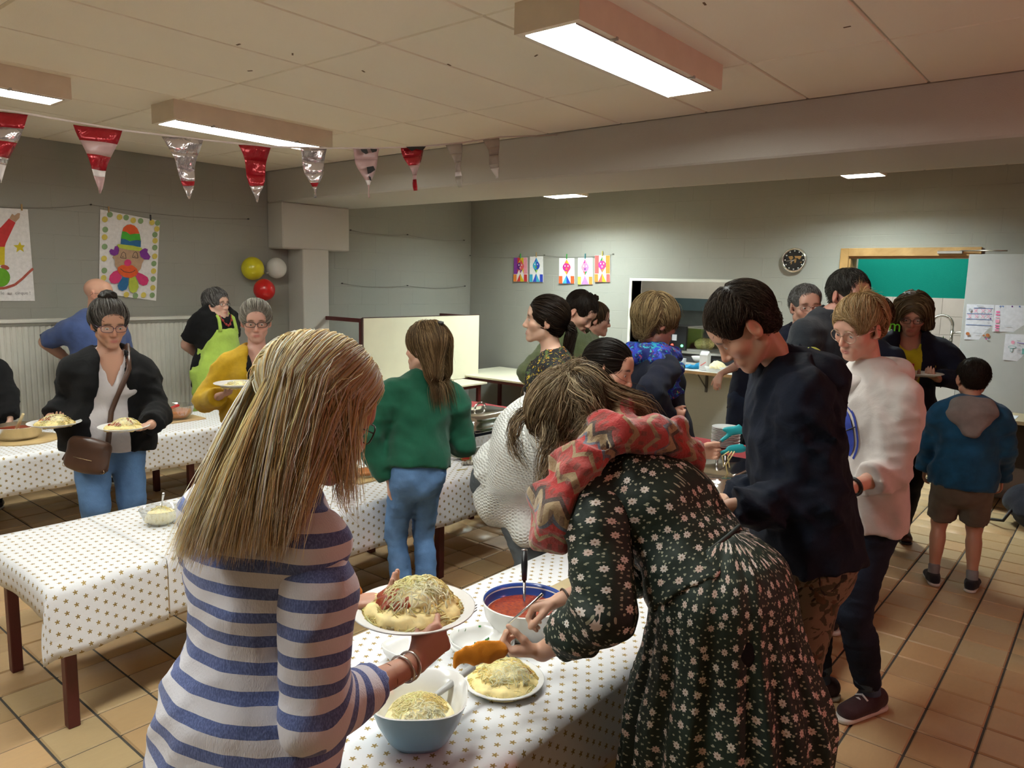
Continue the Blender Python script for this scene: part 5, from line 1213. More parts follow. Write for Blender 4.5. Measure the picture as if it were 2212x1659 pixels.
# ------------------------------------------------------------------ 4 blond boy in the pale hoodie
bs = P(1876, 900, 2.92)
R = person('blond boy with round glasses in pale printed hoodie and dark jeans', bs[:2], 150, 1.66, 'c', neck=P(1884, 812, 2.93), head=P(1856, 706, 2.88), hy=3, hp=22, hr=-5, arms=((P(1800, 1060, 2.95), V3(.6, .2, -.6)), (P(1835, 1055, 2.68), V3(.7, -.25, -.9))), hands=(('relaxed', V3(-.5, .5, -.1), V3(0, 0, 1)), ('relaxed', V3(-.75, .5, -.05), V3(-.2, .3, .9))), skin=(.62, .36, .27), eye=.26, iris=(.10, .12, .14), hs=.97, brow=(.36, .22, .12), stance=.07, step=(.06, -.07), shw=.95)
pants(R, m_jean_d, .012, to=.93, cuff=denim('turned_denim', (.07, .10, .13), .4)); shoes(R, m_plum, laces=m_lace, sock=fabric('blue_sock', (.05, .09, .16), .9))
top(R, m_hood, .026, -.10, 1.08, .80, neckcut='none', wr=(.0055, 19), seed=9, nm='hoodie', loose=1.15)
n0 = R.neck; F = Field(); F.ecap(n0-R.sfw*.06-R.srt*.06+R.sd2*.012, n0-R.sfw*.06+R.srt*.06+R.sd2*.012, .066, .066, .03); F.ecap(n0-R.srt*.085+R.sd2*.012, n0+R.sfw*.115-R.sd2*.05, .042, .030, .03); F.ecap(n0+R.srt*.085+R.sd2*.012, n0+R.sfw*.115-R.sd2*.05, .042, .030, .03); F.ecap(n0+R.sd2*.02, n0+R.sd2*.2+R.sfw*.03, .058, .085, .006, mode='s'); F.wrinkle(.004, 26, 3); add_mesh(R, 'hood', F, m_hood, .0075)
# round blue print with a white ring
def chest_print(R, F, c, ru, rv, prints, n0, seed=0):
    """shapes of cloth ink laid on the garment: project flat outlines along the body's front onto the surface"""
    for nm, mat, pts, lift in prints:
        V = []
        for a, b in pts:
            p = c+R.srt*a+V3(0, 0, b); q = p+n0*.25
            for _ in range(40):
                f = float(F.at(q[None])[0])
                if f < lift: break
                q = q-n0*min(max(f*.7, .0012), .03)
            V.append(q)
        m = MB(); cen = np.mean(V, 0); m.add(V+[cen], [(i, (i+1) % len(V), len(V)) for i in range(len(V))], 0, True); m.build(nm, mat, R.root)
def disc(a, b, n=36, ox=0, oz=0): return [(ox+a*math.cos(t), oz+b*math.sin(t)) for t in np.linspace(0, 6.283, n, endpoint=False)]
def dense_disc(R, F, c, ru, rv, mat, nm, lift, n0, r_in=0.0):
    V = []; Fc = []; K = 7; N = 40
    for j in range(K+1):
        k = r_in+(1-r_in)*j/K
        for t in np.linspace(0, 6.283, N, endpoint=False):
            p = c+R.srt*ru*k*math.cos(t)+R.sd2*rv*k*math.sin(t); q = p+n0*.2
            for _ in range(60):
                f = float(F.at(q[None])[0])
                if f < lift: break
                q = q-n0*max(f*.6, .001)
            V.append(q)
    for j in range(K):
        for i in range(N): Fc.append((j*N+i, j*N+(i+1) % N, (j+1)*N+(i+1) % N, (j+1)*N+i))
    mesh_obj(nm, V, Fc, mat, R.root, smooth=True)
cc = R.spine(.26)+R.srt*.02; bl = fabric('blue_ink', (.030, .055, .33), .8, .08); wh = fabric('white_ink', (.62, .60, .60), .8, .05)
dense_disc(R, R.topF, cc, .105, .150, bl, 'print_ring', .0050, R.sfw, .93); dense_disc(R, R.topF, cc, .088, .130, bl, 'print_disc', .0050, R.sfw, .02)
m = MB()
for a in (20, 65, 110, 160, -25, -70):
    L = []
    for k in (.25, .5, .75, 1.12):
        p = cc+(R.srt*.09*math.cos(math.radians(a))+R.sd2*.135*math.sin(math.radians(a)))*k; q = p+R.sfw*.2
        for _ in range(60):
            f = float(R.topF.at(q[None])[0])
            if f < .0065: break
            q = q-R.sfw*max(f*.6, .001)
        L.append(q)
    m.tube(L, .0022, 4)
m.build('print_lines', plain('dark_ink', (.02, .022, .03), .7), R.root)
glasses(R, m_frame2, .027, .024, round_=True, r=.0011)
hair(R, [(.58, .40, .19, 3), (.76, .60, .36, 2), (.34, .21, .09, 1.5)], th=.014, front=.062, crop=True, side=.02, back=-.06, n=6000, length=.08, rad=.0008, flow=lambda l, t: flow_short(l, t, 1.1, .05), grav=.15, seed=11, off=.004, jit=.2, steps=9, wisps=70, cap_col=(.40, .27, .12), lenf=short_len)
tail(R, [R.hl(.02, -.05, .105), R.hl(.015, -.07, .128), R.hl(.01, -.085, .138)], .012, .05, [(.75, .58, .33), (.55, .38, .18)], 90, 5, .0007, 'hair_tuft', 7, 2.5)
c = R.wr[1]-(R.wr[1]-R.el[1])*.1; u = unit(R.wr[1]-R.el[1]); a = unit(np.cross(u, (0, 0, 1))); b_ = np.cross(u, a)
MB().tube([c+.031*(math.cos(t)*a+math.sin(t)*b_) for t in np.linspace(0, 6.283, 20, endpoint=False)], .006, 6, closed=True).build('wristband', m_shoe_b, R.root)

# ------------------------------------------------------------------ 5 small boy, back turned
R = person('small boy in blue jacket with grey hood and shorts seen from behind', (4.86, .64), 12, 1.27, 'c', hy=14, hp=4, skin=(.50, .27, .18), hs=.93, stance=.13, toes=(14, 10), arms=((P(2165, 1070, 4.35), V3(-.3, -.8, 0)), (P(1990, 1040, 4.55), V3(-.3, .8, 0))), shw=1.05, bulk=1.06)
top(R, m_bluejk, .034, -.08, 1.16, .98, neckcut='none', wr=(.006, 22), seed=13, nm='jacket', loose=1.0)
n0 = R.neck; F = Field(); F.ecap(n0-R.sfw*.055-R.srt*.05, n0-R.sfw*.055+R.srt*.05, .062, .062, .03); F.ecap(n0-R.sfw*.105-R.sd2*.03, n0-R.sfw*.135-R.sd2*.13, .13, .05, .04, side=R.srt, q0=.05, q1=.03); F.ecap(n0+R.srt*.08, n0+R.sfw*.06, .035, .03, .03); F.ecap(n0-R.srt*.08, n0+R.sfw*.06, .035, .03, .03); F.ecap(n0+R.sd2*.02, n0+R.sd2*.2+R.sfw*.03, .054, .085, .006, mode='s'); F.wrinkle(.004, 30, 3); add_mesh(R, 'hood', F, m_greyhood, .009)
pants(R, m_khaki, .026, to=.44, nm='shorts'); shoes(R, m_shoe_n, sock=fabric('grey_sock', (.25, .25, .26), .9))
hair(R, [(.030, .020, .014, 3), (.055, .038, .026, 1)], th=.010, front=.066, crop=True, side=.01, back=-.055, n=2600, length=.03, rad=.0010, flow=lambda l, t: flow_short(l, t, .8), grav=.2, seed=14, off=.003, jit=.25, steps=6, lenf=short_len)

# ------------------------------------------------------------------ 6 woman with the yellow top coming through the doorway
b = xy(1950, 5.05); yw = vyaw(1950)+180
R = person('woman with brown bob, glasses, yellow top and dark cardigan carrying a plate', b, yw+3, 1.66, 'f', hp=24, hy=-3, hs=1.06, bulk=1.05, arms=((P(1948, 828, 4.72), V3(-.3, .6, -.8)), (P(2025, 818, 4.76), V3(-.3, -.7, -.8))), hands=(('plate', P(1985, 818, 4.65)-P(1948, 828, 4.72), V3(0, 0, 1)), ('plate', P(1990, 805, 4.65)-P(2025, 818, 4.76), V3(0, 0, 1))), skin=(.45, .24, .17), eye=.3, stance=.07, step=(.12, -.08))
top(R, m_ybright, .014, -.05, 1.1, 0, neckcut='scoop', wr=(.005, 20), seed=15, nm='top'); top(R, m_dnavy, .030, -.12, 1.12, .97, neckcut='crew', open_=(.06, .085), wr=(.005, 20), seed=16, nm='cardigan')
pants(R, m_black, .012); shoes(R, m_brownb, m_shoe_b, boot=.08); glasses(R, m_frame)
BOBC = [(.20, .135, .065, 3), (.32, .23, .12, 1.5), (.11, .07, .035, 1.5)]
def bob(F):
    for q in (1, -1): F.ecap(R.hl(q*.065, -.01, .05), R.hl(q*.085, .012, -.06), .045, .04, .03); F.ecap(R.hl(q*.05, -.07, .02), R.hl(q*.065, -.05, -.075), .05, .045, .03)
hair(R, BOBC, th=.022, front=.055, side=-.12, back=-.10, n=900, length=.14, rad=.0026, flow=flow_bob, grav=.4, extra=(bob,), seed=17, off=.005, jit=.12, steps=9, ears=False, face_w=.058)
# ------------------------------------------------------------------ people behind
def std(label, u, d, yaw, H, sex='f', **k): return person(label, k.pop('at', None) if 'at' in k else xy(u, d), yaw, H, sex, **k)
SL = short_len
# 7 grey-haired man with glasses
R = std('grey-haired man with glasses and dark jacket standing before the hatch wall', 1722, 4.40, vyaw(1735)+180+4, 1.71, 'm', hy=14, hp=2, hr=3, skin=(.48, .28, .21), stubble=.35, eye=.5, hs=1.0)
top(R, fabric('white_shirt', (.5, .48, .46), .8), .012, .0, 1, 0, neckcut='v', seed=21); top(R, m_dnavy, .026, -.14, 1.05, .98, neckcut='crew', open_=(.04, .03), seed=22, nm='jacket'); pants(R, m_black); shoes(R, m_shoe_b); glasses(R, m_frame2, .025, .015)
F = Field(); F.ecap(R.neck-R.srt*.06+R.sfw*.02, R.neck-R.sfw*.05, .035, .03, .03); F.ecap(R.neck+R.srt*.06+R.sfw*.02, R.neck-R.sfw*.05, .035, .03, .03); add_mesh(R, 'jacket_collar', F, m_dnavy, .012)
hair(R, [(.36, .36, .35, 3), (.16, .15, .14, 2)], th=.010, front=.07, crop=True, side=.015, back=-.055, n=2200, length=.035, rad=.0011, flow=lambda l, t: flow_short(l, t, .3)+np.array([0, 0, .8]), grav=0, seed=21, off=.004, jit=.3, steps=6, lenf=SL)
# 8 tall man leaning, partly hidden
R = std('tall dark-haired man in black sweater leaning behind the blond boy', 1800, 3.78, vyaw(1800)-122, 1.78, 'm', neck=P(1792, 690, 3.76), head=P(1834, 638, 3.68), hp=8, hy=-14, hr=0, skin=(.42, .22, .17), stubble=.3, eye=.3, shw=1.1, brow=(.03, .02, .015))
top(R, fabric('black_navy_sweater', (.012, .016, .022), .85), .022, -.08, 1, .98, neckcut='crew', seed=24, nm='sweater'); pants(R, m_black); shoes(R, m_shoe_b)
hair(R, [(.05, .045, .038, 3), (.13, .12, .105, 1)], th=.010, front=.078, crop=True, side=.005, back=-.06, n=2600, length=.045, rad=.0010, flow=lambda l, t: flow_short(l, t, 1.0), grav=.1, seed=25, off=.005, jit=.35, steps=7, lenf=SL)
# 9 helper with the team shirt
def text_obj(body, size, mat, parent, o, xdir, ydir, nm='lettering', depth=.0008, align='CENTER'):
    """flat lettering with real outlines; o = baseline centre"""
    cu = bpy.data.curves.new('txt', 'FONT'); cu.body = body; cu.size = size; cu.extrude = depth; cu.align_x = align; cu.resolution_u = 2
    ob = bpy.data.objects.new('txt', cu); COL.objects.link(ob); dg = bpy.context.evaluated_depsgraph_get(); me = bpy.data.meshes.new_from_object(ob.evaluated_get(dg)); bpy.data.objects.remove(ob); bpy.data.curves.remove(cu)
    v = np.array([q.co[:] for q in me.vertices]); f = [list(q.vertices) for q in me.polygons]; bpy.data.meshes.remove(me)
    if len(v) == 0: return None
    x, y = unit(xdir), unit(ydir); z = np.cross(x, y); return mesh_obj(nm, np.asarray(o)+v[:, 0:1]*x+v[:, 1:2]*y+v[:, 2:3]*z, f, mat, parent)
R = std('helper in navy shirt with green lettering on the back beside the doorway', 1862, 4.7, vyaw(1925)-20, 1.62, 'f', hp=10, hy=-10, skin=(.5, .29, .21), hs=1.0)
top(R, m_dnavy, .02, -.06, 1.05, .4, neckcut='crew', seed=26, nm='shirt'); pants(R, m_jean_d); shoes(R, m_shoe_b)
q = P(1910, 713, 4.50); tg = text_obj('team', .10, fabric('neon_green_ink', (.12, .55, .02), .7), R.root, q, CR*.98-CU*.10, CU*.98+CR*.1, 'lettering')
hair(R, [(.16, .10, .05, 3), (.26, .17, .085, 1)], th=.03, front=.06, side=-.1, back=-.09, n=900, length=.08, rad=.002, flow=flow_bob, grav=.3, seed=27, off=.006, jit=.6, steps=8, ears=False)
# 10 woman with short fair hair and the blue scarf
b = xy(1427, 4.2)
R = std('woman with short fair hair, glasses and blue patterned scarf in navy cardigan', 0, 0, vyaw(1425)-56, 1.68, 'f', at=b, hp=10, hy=-4, hr=2, head=P(1418, 694, 4.15), neck=P(1402, 775, 4.2), arms=((P(1442, 893, 4.0), V3(-.8, -.2, -.6)), None), hands=(('fist', P(1490, 905, 4.0)-P(1442, 893, 4.0), V3(.2, .4, .2)), None), skin=(.50, .28, .2), eye=.5, hs=1.14, bulk=1.12)
top(R, m_dnavy, .024, -.16, 1.08, .97, neckcut='crew', seed=28, nm='cardigan', wr=(.006, 18)); pants(R, m_black); shoes(R, m_shoe_b); glasses(R, plain('tortoise_frame', (.12, .05, .02), .3), .026, .019)
n0 = R.neck; F = Field()
L = [n0+.10*(math.cos(a)*R.srt+math.sin(a)*R.sfw)+R.sd2*(.02-.03*math.sin(a)) for a in np.linspace(0, 6.283, 9)]
for i in range(8): F.ecap(L[i], L[i+1], .054, .054, .03)
S = [n0+R.sfw*.10+R.srt*.02, P(1440, 800, 4.04), P(1452, 850, 4.02)]; F.ecap(S[0], S[1], .075, .07, .03, side=CR, q0=.045, q1=.04); F.ecap(S[1], S[2], .07, .05, .03, side=CR, q0=.04, q1=.025); F.ecap(n0+R.srt*.09, P(1425, 780, 4.04), .055, .055, .03)
F.wrinkle(.007, 30, 5); F.wrinkle(.004, 70, 6); add_mesh(R, 'scarf', F, m_bscarf, .009)
hair(R, [(.40, .28, .13, 3), (.55, .42, .22, 2), (.20, .13, .06, 2), (.10, .065, .03, 1)], th=.024, front=.058, side=-.015, back=-.085, n=4000, length=.10, rad=.0010, flow=lambda l, t: flow_short(l, t, .9), grav=.45, seed=29, off=.005, jit=.12, steps=9, wisps=30, cap_col=(.22, .145, .07))
# 11 dark-haired woman in white knit, serving with tongs
pel = P(1112, 1012, 3.46)
R = std('dark-haired woman in white knitted poncho leaning forward with serving tongs', 0, 0, -74, 1.66, 'f', at=pel[:2]+V3(.0, .03), neck=P(1246, 900, 3.22), head=P(1316, 800, 3.12), hy=-4, hp=12, hr=-12, pelz=float(pel[2]), lean=40, arms=((P(1440, 985, 3.0), V3(-.6, 0, -.8)), (P(1502, 978, 3.32), V3(.6, .3, -.7))), hands=(None, ('grip', P(1560, 975, 3.34)-P(1502, 978, 3.32), V3(-.25, -.5, .1))), skin=(.52, .29, .2), eye=.45, brow=(.02, .014, .01), bulk=1.02)
W11 = R
pants(R, m_jean_g); shoes(R, m_shoe_b)
top(R, m_knit, .03, -.02, 1.1, .9, neckcut='crew', seed=31, nm='cardigan', wr=(.007, 16), h=.011)
F = Field(); a0, a1 = R.neck-R.sd2*.05, R.pel-V3(0, 0, .12); F.ecap(a0, R.chest+V3(0, .03, -.03), .15, .22, .04, side=R.rt, q0=.10, q1=.18); F.ecap(R.chest+V3(0, .03, -.03), a1+V3(-.02, .0, 0), .21, .205, .04, side=R.rt, q0=.17, q1=.15); F.ecap(a1, P(1138, 1160, 3.30), .12, .05, .06); F.wrinkle(.010, 13, 5); F.cut(P(1100, 1175, 3.4), V3(-.25, .2, -1), .6); add_mesh(R, 'poncho', F, m_knit, .011, [R.pel-V3(0, 0, .5), R.pel, R.neck], R.rt, .2)
hair(R, [(.018, .012, .009, 3), (.04, .028, .02, 1)], th=.011, front=.066, side=-.01, back=-.075, n=1500, length=.16, rad=.0012, flow=flow_to((0, -.125, .01)), grav=0, seed=32, off=.003, jit=.05, steps=9)
tail(R, [R.hl(0, -.115, .01), R.hl(0, -.15, -.02), R.hl(0, -.15, -.12)], .025, .015, DKBR, 160, 6)
# 12 woman with dark pony tail and flowered top, in profile
R = std('woman with dark pony tail and black yellow-flowered top seen in profile', 1192, 4.0, vyaw(1190)+92, 1.66, 'f', head=P(1177, 692, 3.98), neck=P(1196, 776, 4.0), hp=-4, hy=3, skin=(.60, .38, .28), eye=.7, hs=1.03, bulk=1.1, brow=(.04, .025, .018), smile=.5, arms=((P(1150, 960, 4.2), V3(0, 0, -1)), (P(1160, 950, 3.75), V3(.3, -.6, -.6))))
top(R, m_bflor, .02, -.12, 1.08, .75, neckcut='scoop', seed=33, nm='blouse', wr=(.005, 20)); pants(R, m_black); shoes(R, m_shoe_b)
MB().tube([R.neck+R.sfw*.07+R.srt*-.05, R.chest+R.sfw*.13-R.srt*.07, R.pel+R.sfw*.14-R.srt*.06], .012, 6).build('white_strap', m_white, R.root)
hair(R, DKBR, th=.014, front=.060, side=-.005, back=-.07, n=1300, length=.14, rad=.0014, flow=flow_to((0, -.12, -.01)), grav=0, seed=34, off=.004, jit=.08, steps=9, wisps=20)
tail(R, [R.hl(0, -.11, -.01), R.hl(0, -.145, -.03), P(1225, 760, 4.0), P(1232, 815, 4.0)], .032, .018, DKBR, 260, 7, .0016, spread=1.6)
# 13 boy in the olive jacket
R = std('dark-haired boy in olive jacket looking down at a pink card', 1236, 4.72, vyaw(1236)-125, 1.58, 'c', head=P(1254, 674, 4.68), neck=P(1244, 722, 4.74), hp=38, hy=8, skin=(.58, .34, .25), eye=.2, hs=1.0, shw=1.05, arms=((P(1225, 800, 4.62), V3(-.4, .4, -.8)), (P(1272, 802, 4.55), V3(.6, .1, -.8))), hands=(None, ('grip', V3(-.3, -.5, .1), V3(0, 0, 1))))
top(R, m_olive, .032, -.1, 1.05, .97, neckcut='crew', seed=35, nm='jacket'); pants(R, m_jean_d); shoes(R, m_shoe_n)
hair(R, [(.026, .017, .012, 3), (.05, .032, .022, 1)], th=.011, front=.064, crop=True, side=.005, back=-.055, n=2200, length=.045, rad=.0011, flow=lambda l, t: flow_short(l, t, 1.0), grav=.1, seed=36, off=.004, jit=.25, steps=7, lenf=SL)
c = np.asarray(R.tips[1][0][1]); thing('card', MB().obox(P(1270, 797, 4.5), CR*.03, CU*.018, CF*.002), plain('pink_card', (.55, .22, .2), .5), 'pink card held by the boy in the olive jacket', 'card', P(1270, 797, 4.5))
# 14 person with a bun walking to the right
R = std('person with topknot and glasses in charcoal top walking right by the wall', 1284, 5.55, vyaw(1284)-88, 1.56, 'f', head=P(1288, 690, 5.53), neck=P(1276, 742, 5.56), hp=6, skin=(.48, .27, .2), eye=.5, step=(.12, -.14), hs=1.0)
top(R, m_charcoal, .018, -.06, 1.05, .97, neckcut='crew', seed=37, nm='sweater'); pants(R, m_black); shoes(R, m_shoe_b); glasses(R, m_frame)
hair(R, MIDBR, th=.012, front=.06, side=-.0, back=-.07, n=700, length=.14, rad=.0018, flow=flow_to((0, -.03, .125)), grav=0, seed=38, off=.003, jit=.08, steps=8)
F = Field(); F.ell(R.hl(0, -.03, .152), (R.HR, R.HF, R.HU), (.026, .026, .03), .01); F.wrinkle(.004, 120, 3); v, q = F.mesh(.006); mesh_obj('topknot', v, q, m_hair, R.root, smooth=True, attrs={'hc': np.tile(np.array([[.05, .03, .016, 1]]), (len(v), 1))})
# 15 girl in the green sweater
b = xy(902, 3.62)
R = std('girl in bottle green sweater and light jeans, back turned, at the middle table', 0, 0, vyaw(918)+20, 1.52, 'c', at=b, head=P(920, 750, 3.62), neck=P(916, 822, 3.66), hy=38, hp=2, skin=(.58, .35, .26), eye=.5, hs=1.0, stance=.07, shw=1.0, bulk=.88, arms=((P(935, 940, 3.95), V3(.2, -.5, -1)), (P(842, 1035, 3.62), V3(-.3, .3, 0))), hands=(None, ('relaxed', V3(.1, .12, -1), V3(.6, -.6, 0))))
pants(R, m_jean_l, .010, waist=.1, wr=(.003, 40)); shoes(R, fabric('white_trainer', (.5, .48, .46), .7))
top(R, m_green, .030, -.0, 1.12, .97, neckcut='crew', seed=39, nm='sweater', wr=(.006, 16), cuff=(m_green, .05), h=.010)
hl = R.hl
def girl_base(F):
    for q in (-1, -.35, .35, 1): F.ecap(hl(q*.062, -.055, .03), hl(q*.075, -.07, -.115), .045, .022, .03)
GH = [(.17, .10, .045, 3), (.30, .19, .09, 2), (.10, .06, .028, 2), (.42, .28, .14, .8)]
hair(R, GH, th=.014, front=.06, side=-.15, back=-.16, n=4000, length=.185, rad=.0010, flow=lambda l, t: flow_bob(l, t), grav=.9, extra=(girl_base,), seed=40, hug=.02, off=.005, jit=.09, steps=12, ears=False, face_w=.062, wisps=30, cap_col=(.14, .085, .038))
MB().lathe(hl(0, -.085, .118), [(0, -.01), (.016, -.006), (.016, .006), (0, .01)], 12, axis=R.HU).build('hair_clip', m_shoe_b, R.root)
# 16 bald man in the blue shirt
R = std('bald man with glasses in blue short-sleeved shirt behind the far table', 0, 0, vyaw(205)+180+42, 1.77, 'm', at=(2.42, 6.22), neck=P(206, 690, 5.84), head=P(214, 634, 5.80), hp=0, hy=20, skin=(.60, .34, .24), stubble=.2, eye=.5, bulk=1.1, belly=.04, hs=1.0, arms=((V3(2.33, 6.44, .98), -CR*1.0-CF*.1), (V3(2.47, 6.46, .98), CR*1.0+CF*.3)))
top(R, m_blueshirt, .024, -.14, 1.05, .5, neckcut='crew', seed=41, nm='shirt', collar=(m_blueshirt, .05)); pants(R, m_black, .02); shoes(R, m_shoe_b); glasses(R, m_frame, .026, .014)
# 17 woman in the black blazer carrying two plates
b = xy(232, 4.12); fc = vyaw(232)+180
R = std('woman in black blazer and white blouse carrying two plates and a brown bag', 0, 0, fc+6, 1.62, 'f', at=b, head=P(236, 698, 4.05), neck=P(236, 775, 4.12), hp=14, hy=8, hr=0, skin=(.50, .28, .19), eye=.4, hs=1.04, bulk=1.1, step=(.08, -.1), arms=((P(108, 903, 3.98), V3(-.2, .4, -.9)), (P(326, 918, 3.92), V3(.5, .2, -.9))), hands=(('plate', P(135, 915, 3.85)-P(105, 900, 3.98), V3(.1, 0, 1)), ('plate', P(285, 925, 3.84)-P(326, 918, 3.92), V3(0, 0, 1))))
W17 = R
top(R, m_white, .018, -.16, 1.12, 0, neckcut='v', seed=43, nm='blouse', wr=(.005, 22)); R.under = R.topF; top(R, m_black, .034, -.17, 1.12, .97, neckcut='crew', open_=(.062, .10), seed=44, nm='blazer', wr=(.006, 18)); pants(R, m_jean_l, .014); shoes(R, m_shoe_b)
glasses(R, plain('violet_frame', (.05, .02, .06), .3), .028, .018)
hair(R, [(.07, .06, .05, 3), (.22, .20, .18, 1.6), (.40, .38, .36, .6)], th=.014, front=.066, side=-.005, back=-.07, n=1200, length=.13, rad=.0016, flow=flow_to((0, -.06, .11)), grav=0, seed=45, off=.004, jit=.12, steps=9)
F = Field(); F.ell(R.hl(0, -.035, .135), (R.HR, R.HF, R.HU), (.045, .04, .03), .01); F.wrinkle(.005, 100, 3); v, q = F.mesh(.006); mesh_obj('hair_bun', v, q, m_hair, R.root, smooth=True, attrs={'hc': np.tile(np.array([[.035, .027, .022, 1]]), (len(v), 1))})
# 18 woman with the lime apron
R = std('grey-haired woman in black shirt and lime green apron behind the far table', 0, 0, vyaw(462)+180+38, 1.65, 'f', at=(3.40, 6.17), head=P(468, 656, 6.5), hp=0, hy=10, skin=(.62, .38, .29), eye=.6, bulk=1.25, belly=.05, hs=1.04, arms=((V3(3.38, 6.38, .95), V3(-1, .1, .1)), (V3(3.48, 6.38, .95), V3(1, .3, .1))))
top(R, m_black, .02, -.14, 1.05, .42, neckcut='scoop', seed=47, nm='shirt'); pants(R, m_wine, .02); shoes(R, m_shoe_b); glasses(R, m_frame, .025, .014)
F = torso_field(R, .03, -.36, .42, bust=True, secmul=lambda t: (1.1 if t < .2 else 1, 1.12 if t < .2 else 1)); c = R.spine(.0)-R.sfw*.02; F.cut(c, -R.sfw); F.cut(R.spine(.385), R.sd2)
for q in (1, -1): F.cut(R.spine(.30)+R.srt*q*.14+R.sfw*.0, R.srt*q*.9+R.sd2*.35, .3)
F.wrinkle(.005, 20, 4); add_mesh(R, 'apron', F, m_lime, .012)
m = MB(); T_ = R.topF
for q in (1, -1): m.tube([onto(T_, R.spine(t_)+R.srt*q*w_, R.sfw*c_+R.sd2*(1-c_), .012) for t_, w_, c_ in ((.36, .085, 1), (.40, .08, 1), (.44, .075, .8), (.48, .07, .5), (.50, .068, .1))], .015, 6)
m.build('apron_strap', m_lime, R.root)
m = MB(); L = [onto(T_, R.spine(t_)+R.srt*x_, R.sfw, .006) for t_, x_ in ((.50, .06), (.455, .045), (.42, .02), (.41, 0), (.42, -.02), (.455, -.045), (.50, -.06))]; m.tube(L, .005, 6)
for q in L[1:-1]: m.ball(q+R.sfw*.006, .012, 8)
m.build('necklace', plain('red_beads', (.28, .03, .03), .3), R.root)
hair(R, GREYH, th=.018, front=.056, side=-.005, back=-.07, n=1000, length=.07, rad=.0019, flow=lambda l, t: flow_short(l, t, .9), grav=.3, seed=48, off=.004, jit=.15, steps=8)
# 19 woman in the mustard cardigan
b = xy(556, 4.7)
R = std('woman with tied-back fair hair, glasses and mustard cardigan carrying a plate', 0, 0, vyaw(556)+180+4, 1.60, 'f', at=b, head=P(553, 694, 4.66), neck=P(556, 766, 4.7), hp=8, hy=-3, skin=(.56, .32, .25), eye=.4, hs=1.04, bulk=1.05, step=(.1, -.1), arms=((P(474, 856, 4.45), V3(-.5, .3, -.9)), (P(606, 842, 4.45), V3(.5, .1, -.9))), hands=(('plate', P(510, 842, 4.36)-P(474, 856, 4.45), V3(0, 0, 1)), ('plate', P(565, 838, 4.36)-P(606, 842, 4.45), V3(0, 0, 1))))
top(R, m_black, .016, -.1, 1.08, 0, neckcut='v', seed=49); top(R, m_mustard, .032, -.06, 1.08, .95, neckcut='crew', open_=(.06, .085), seed=50, nm='cardigan'); pants(R, m_jean_d); shoes(R, m_shoe_b); glasses(R, m_frame, .028, .015, r=.002)
hair(R, [(.45, .41, .34, 3), (.22, .19, .15, 1.4), (.62, .58, .5, 1)], th=.014, front=.066, side=-.0, back=-.07, n=1100, length=.14, rad=.0016, flow=flow_to((0, -.09, .09)), grav=0, seed=51, off=.004, jit=.1, steps=9)
# 20 child in black at the left picture edge
R = std('child in black coat at the left picture edge behind the far table', 0, 0, vyaw(-40)+150, 1.28, 'c', at=xy(-42, 5.25), skin=(.5, .3, .22), eye=.5, arms=(None, (P(22, 905, 5.1), V3(.8, -.2, -.3))))
top(R, m_black, .036, -.2, 1.15, .97, neckcut='crew', seed=53, nm='coat'); pants(R, m_black); shoes(R, m_shoe_b); hair(R, DKBR, th=.012, n=400, length=.05, rad=.002, flow=lambda l, t: flow_short(l, t), seed=54, steps=6, lenf=SL)
# 21 person leaning at the hatch shelf, head hidden behind the teenager
b = xy(1615, 6.0)
R = std('person in dark jeans leaning at the hatch shelf behind the teenager', 0, 0, vyaw(1615)+28, 1.58, 'c', at=b, neck=P(1640, 700, 5.95), head=P(1625, 652, 5.95), hp=20, skin=(.55, .33, .25), eye=.4, step=(.12, -.1), arms=((P(1660, 830, 5.9), V3(0, -1, 0)), (P(1556, 808, 5.86), V3(.5, -.2, 0))), hands=(None, ('relaxed', P(1543, 850, 5.84)-P(1556, 808, 5.86), V3(1, 0, 0))))
top(R, m_dnavy, .018, -.1, 1.05, .45, neckcut='crew', seed=55, nm='shirt'); pants(R, denim('navy_denim', (.014, .022, .045), .6), .016); shoes(R, m_shoe_n)
hair(R, DKBR, th=.012, n=500, length=.04, rad=.0018, flow=lambda l, t: flow_short(l, t), seed=56, steps=6, lenf=SL)
# ------------------------------------------------------------------ pictures and decorations on the walls
def ink(nm, c, r=.7): return plain('ink_'+nm, c, r, .08, 40)
I = {k: ink(k, c) for k, c in dict(paper=(.76, .74, .73), orange=(.72, .10, .02), green=(.06, .38, .03), blue=(.02, .13, .30), lime=(.45, .52, .06), purple=(.20, .03, .28), skin=(.46, .30, .19), pink=(.62, .035, .16), dotg=(.22, .34, .16), doty=(.62, .50, .10), line=(.05, .04, .035), red=(.55, .03, .03), yellow=(.60, .47, .01), brick=(.42, .09, .06), grass=(.12, .36, .01), cyan=(.04, .35, .50), dblue=(.02, .05, .42), lilac=(.42, .20, .55), lpink=(.68, .25, .32), magenta=(.50, .02, .25), coral=(.68, .10, .09), ornge2=(.75, .22, .03), dgreen=(.01, .20, .04), lgreen=(.38, .58, .16), white=(.76, .75, .75), plum=(.10, .01, .16)).items()}
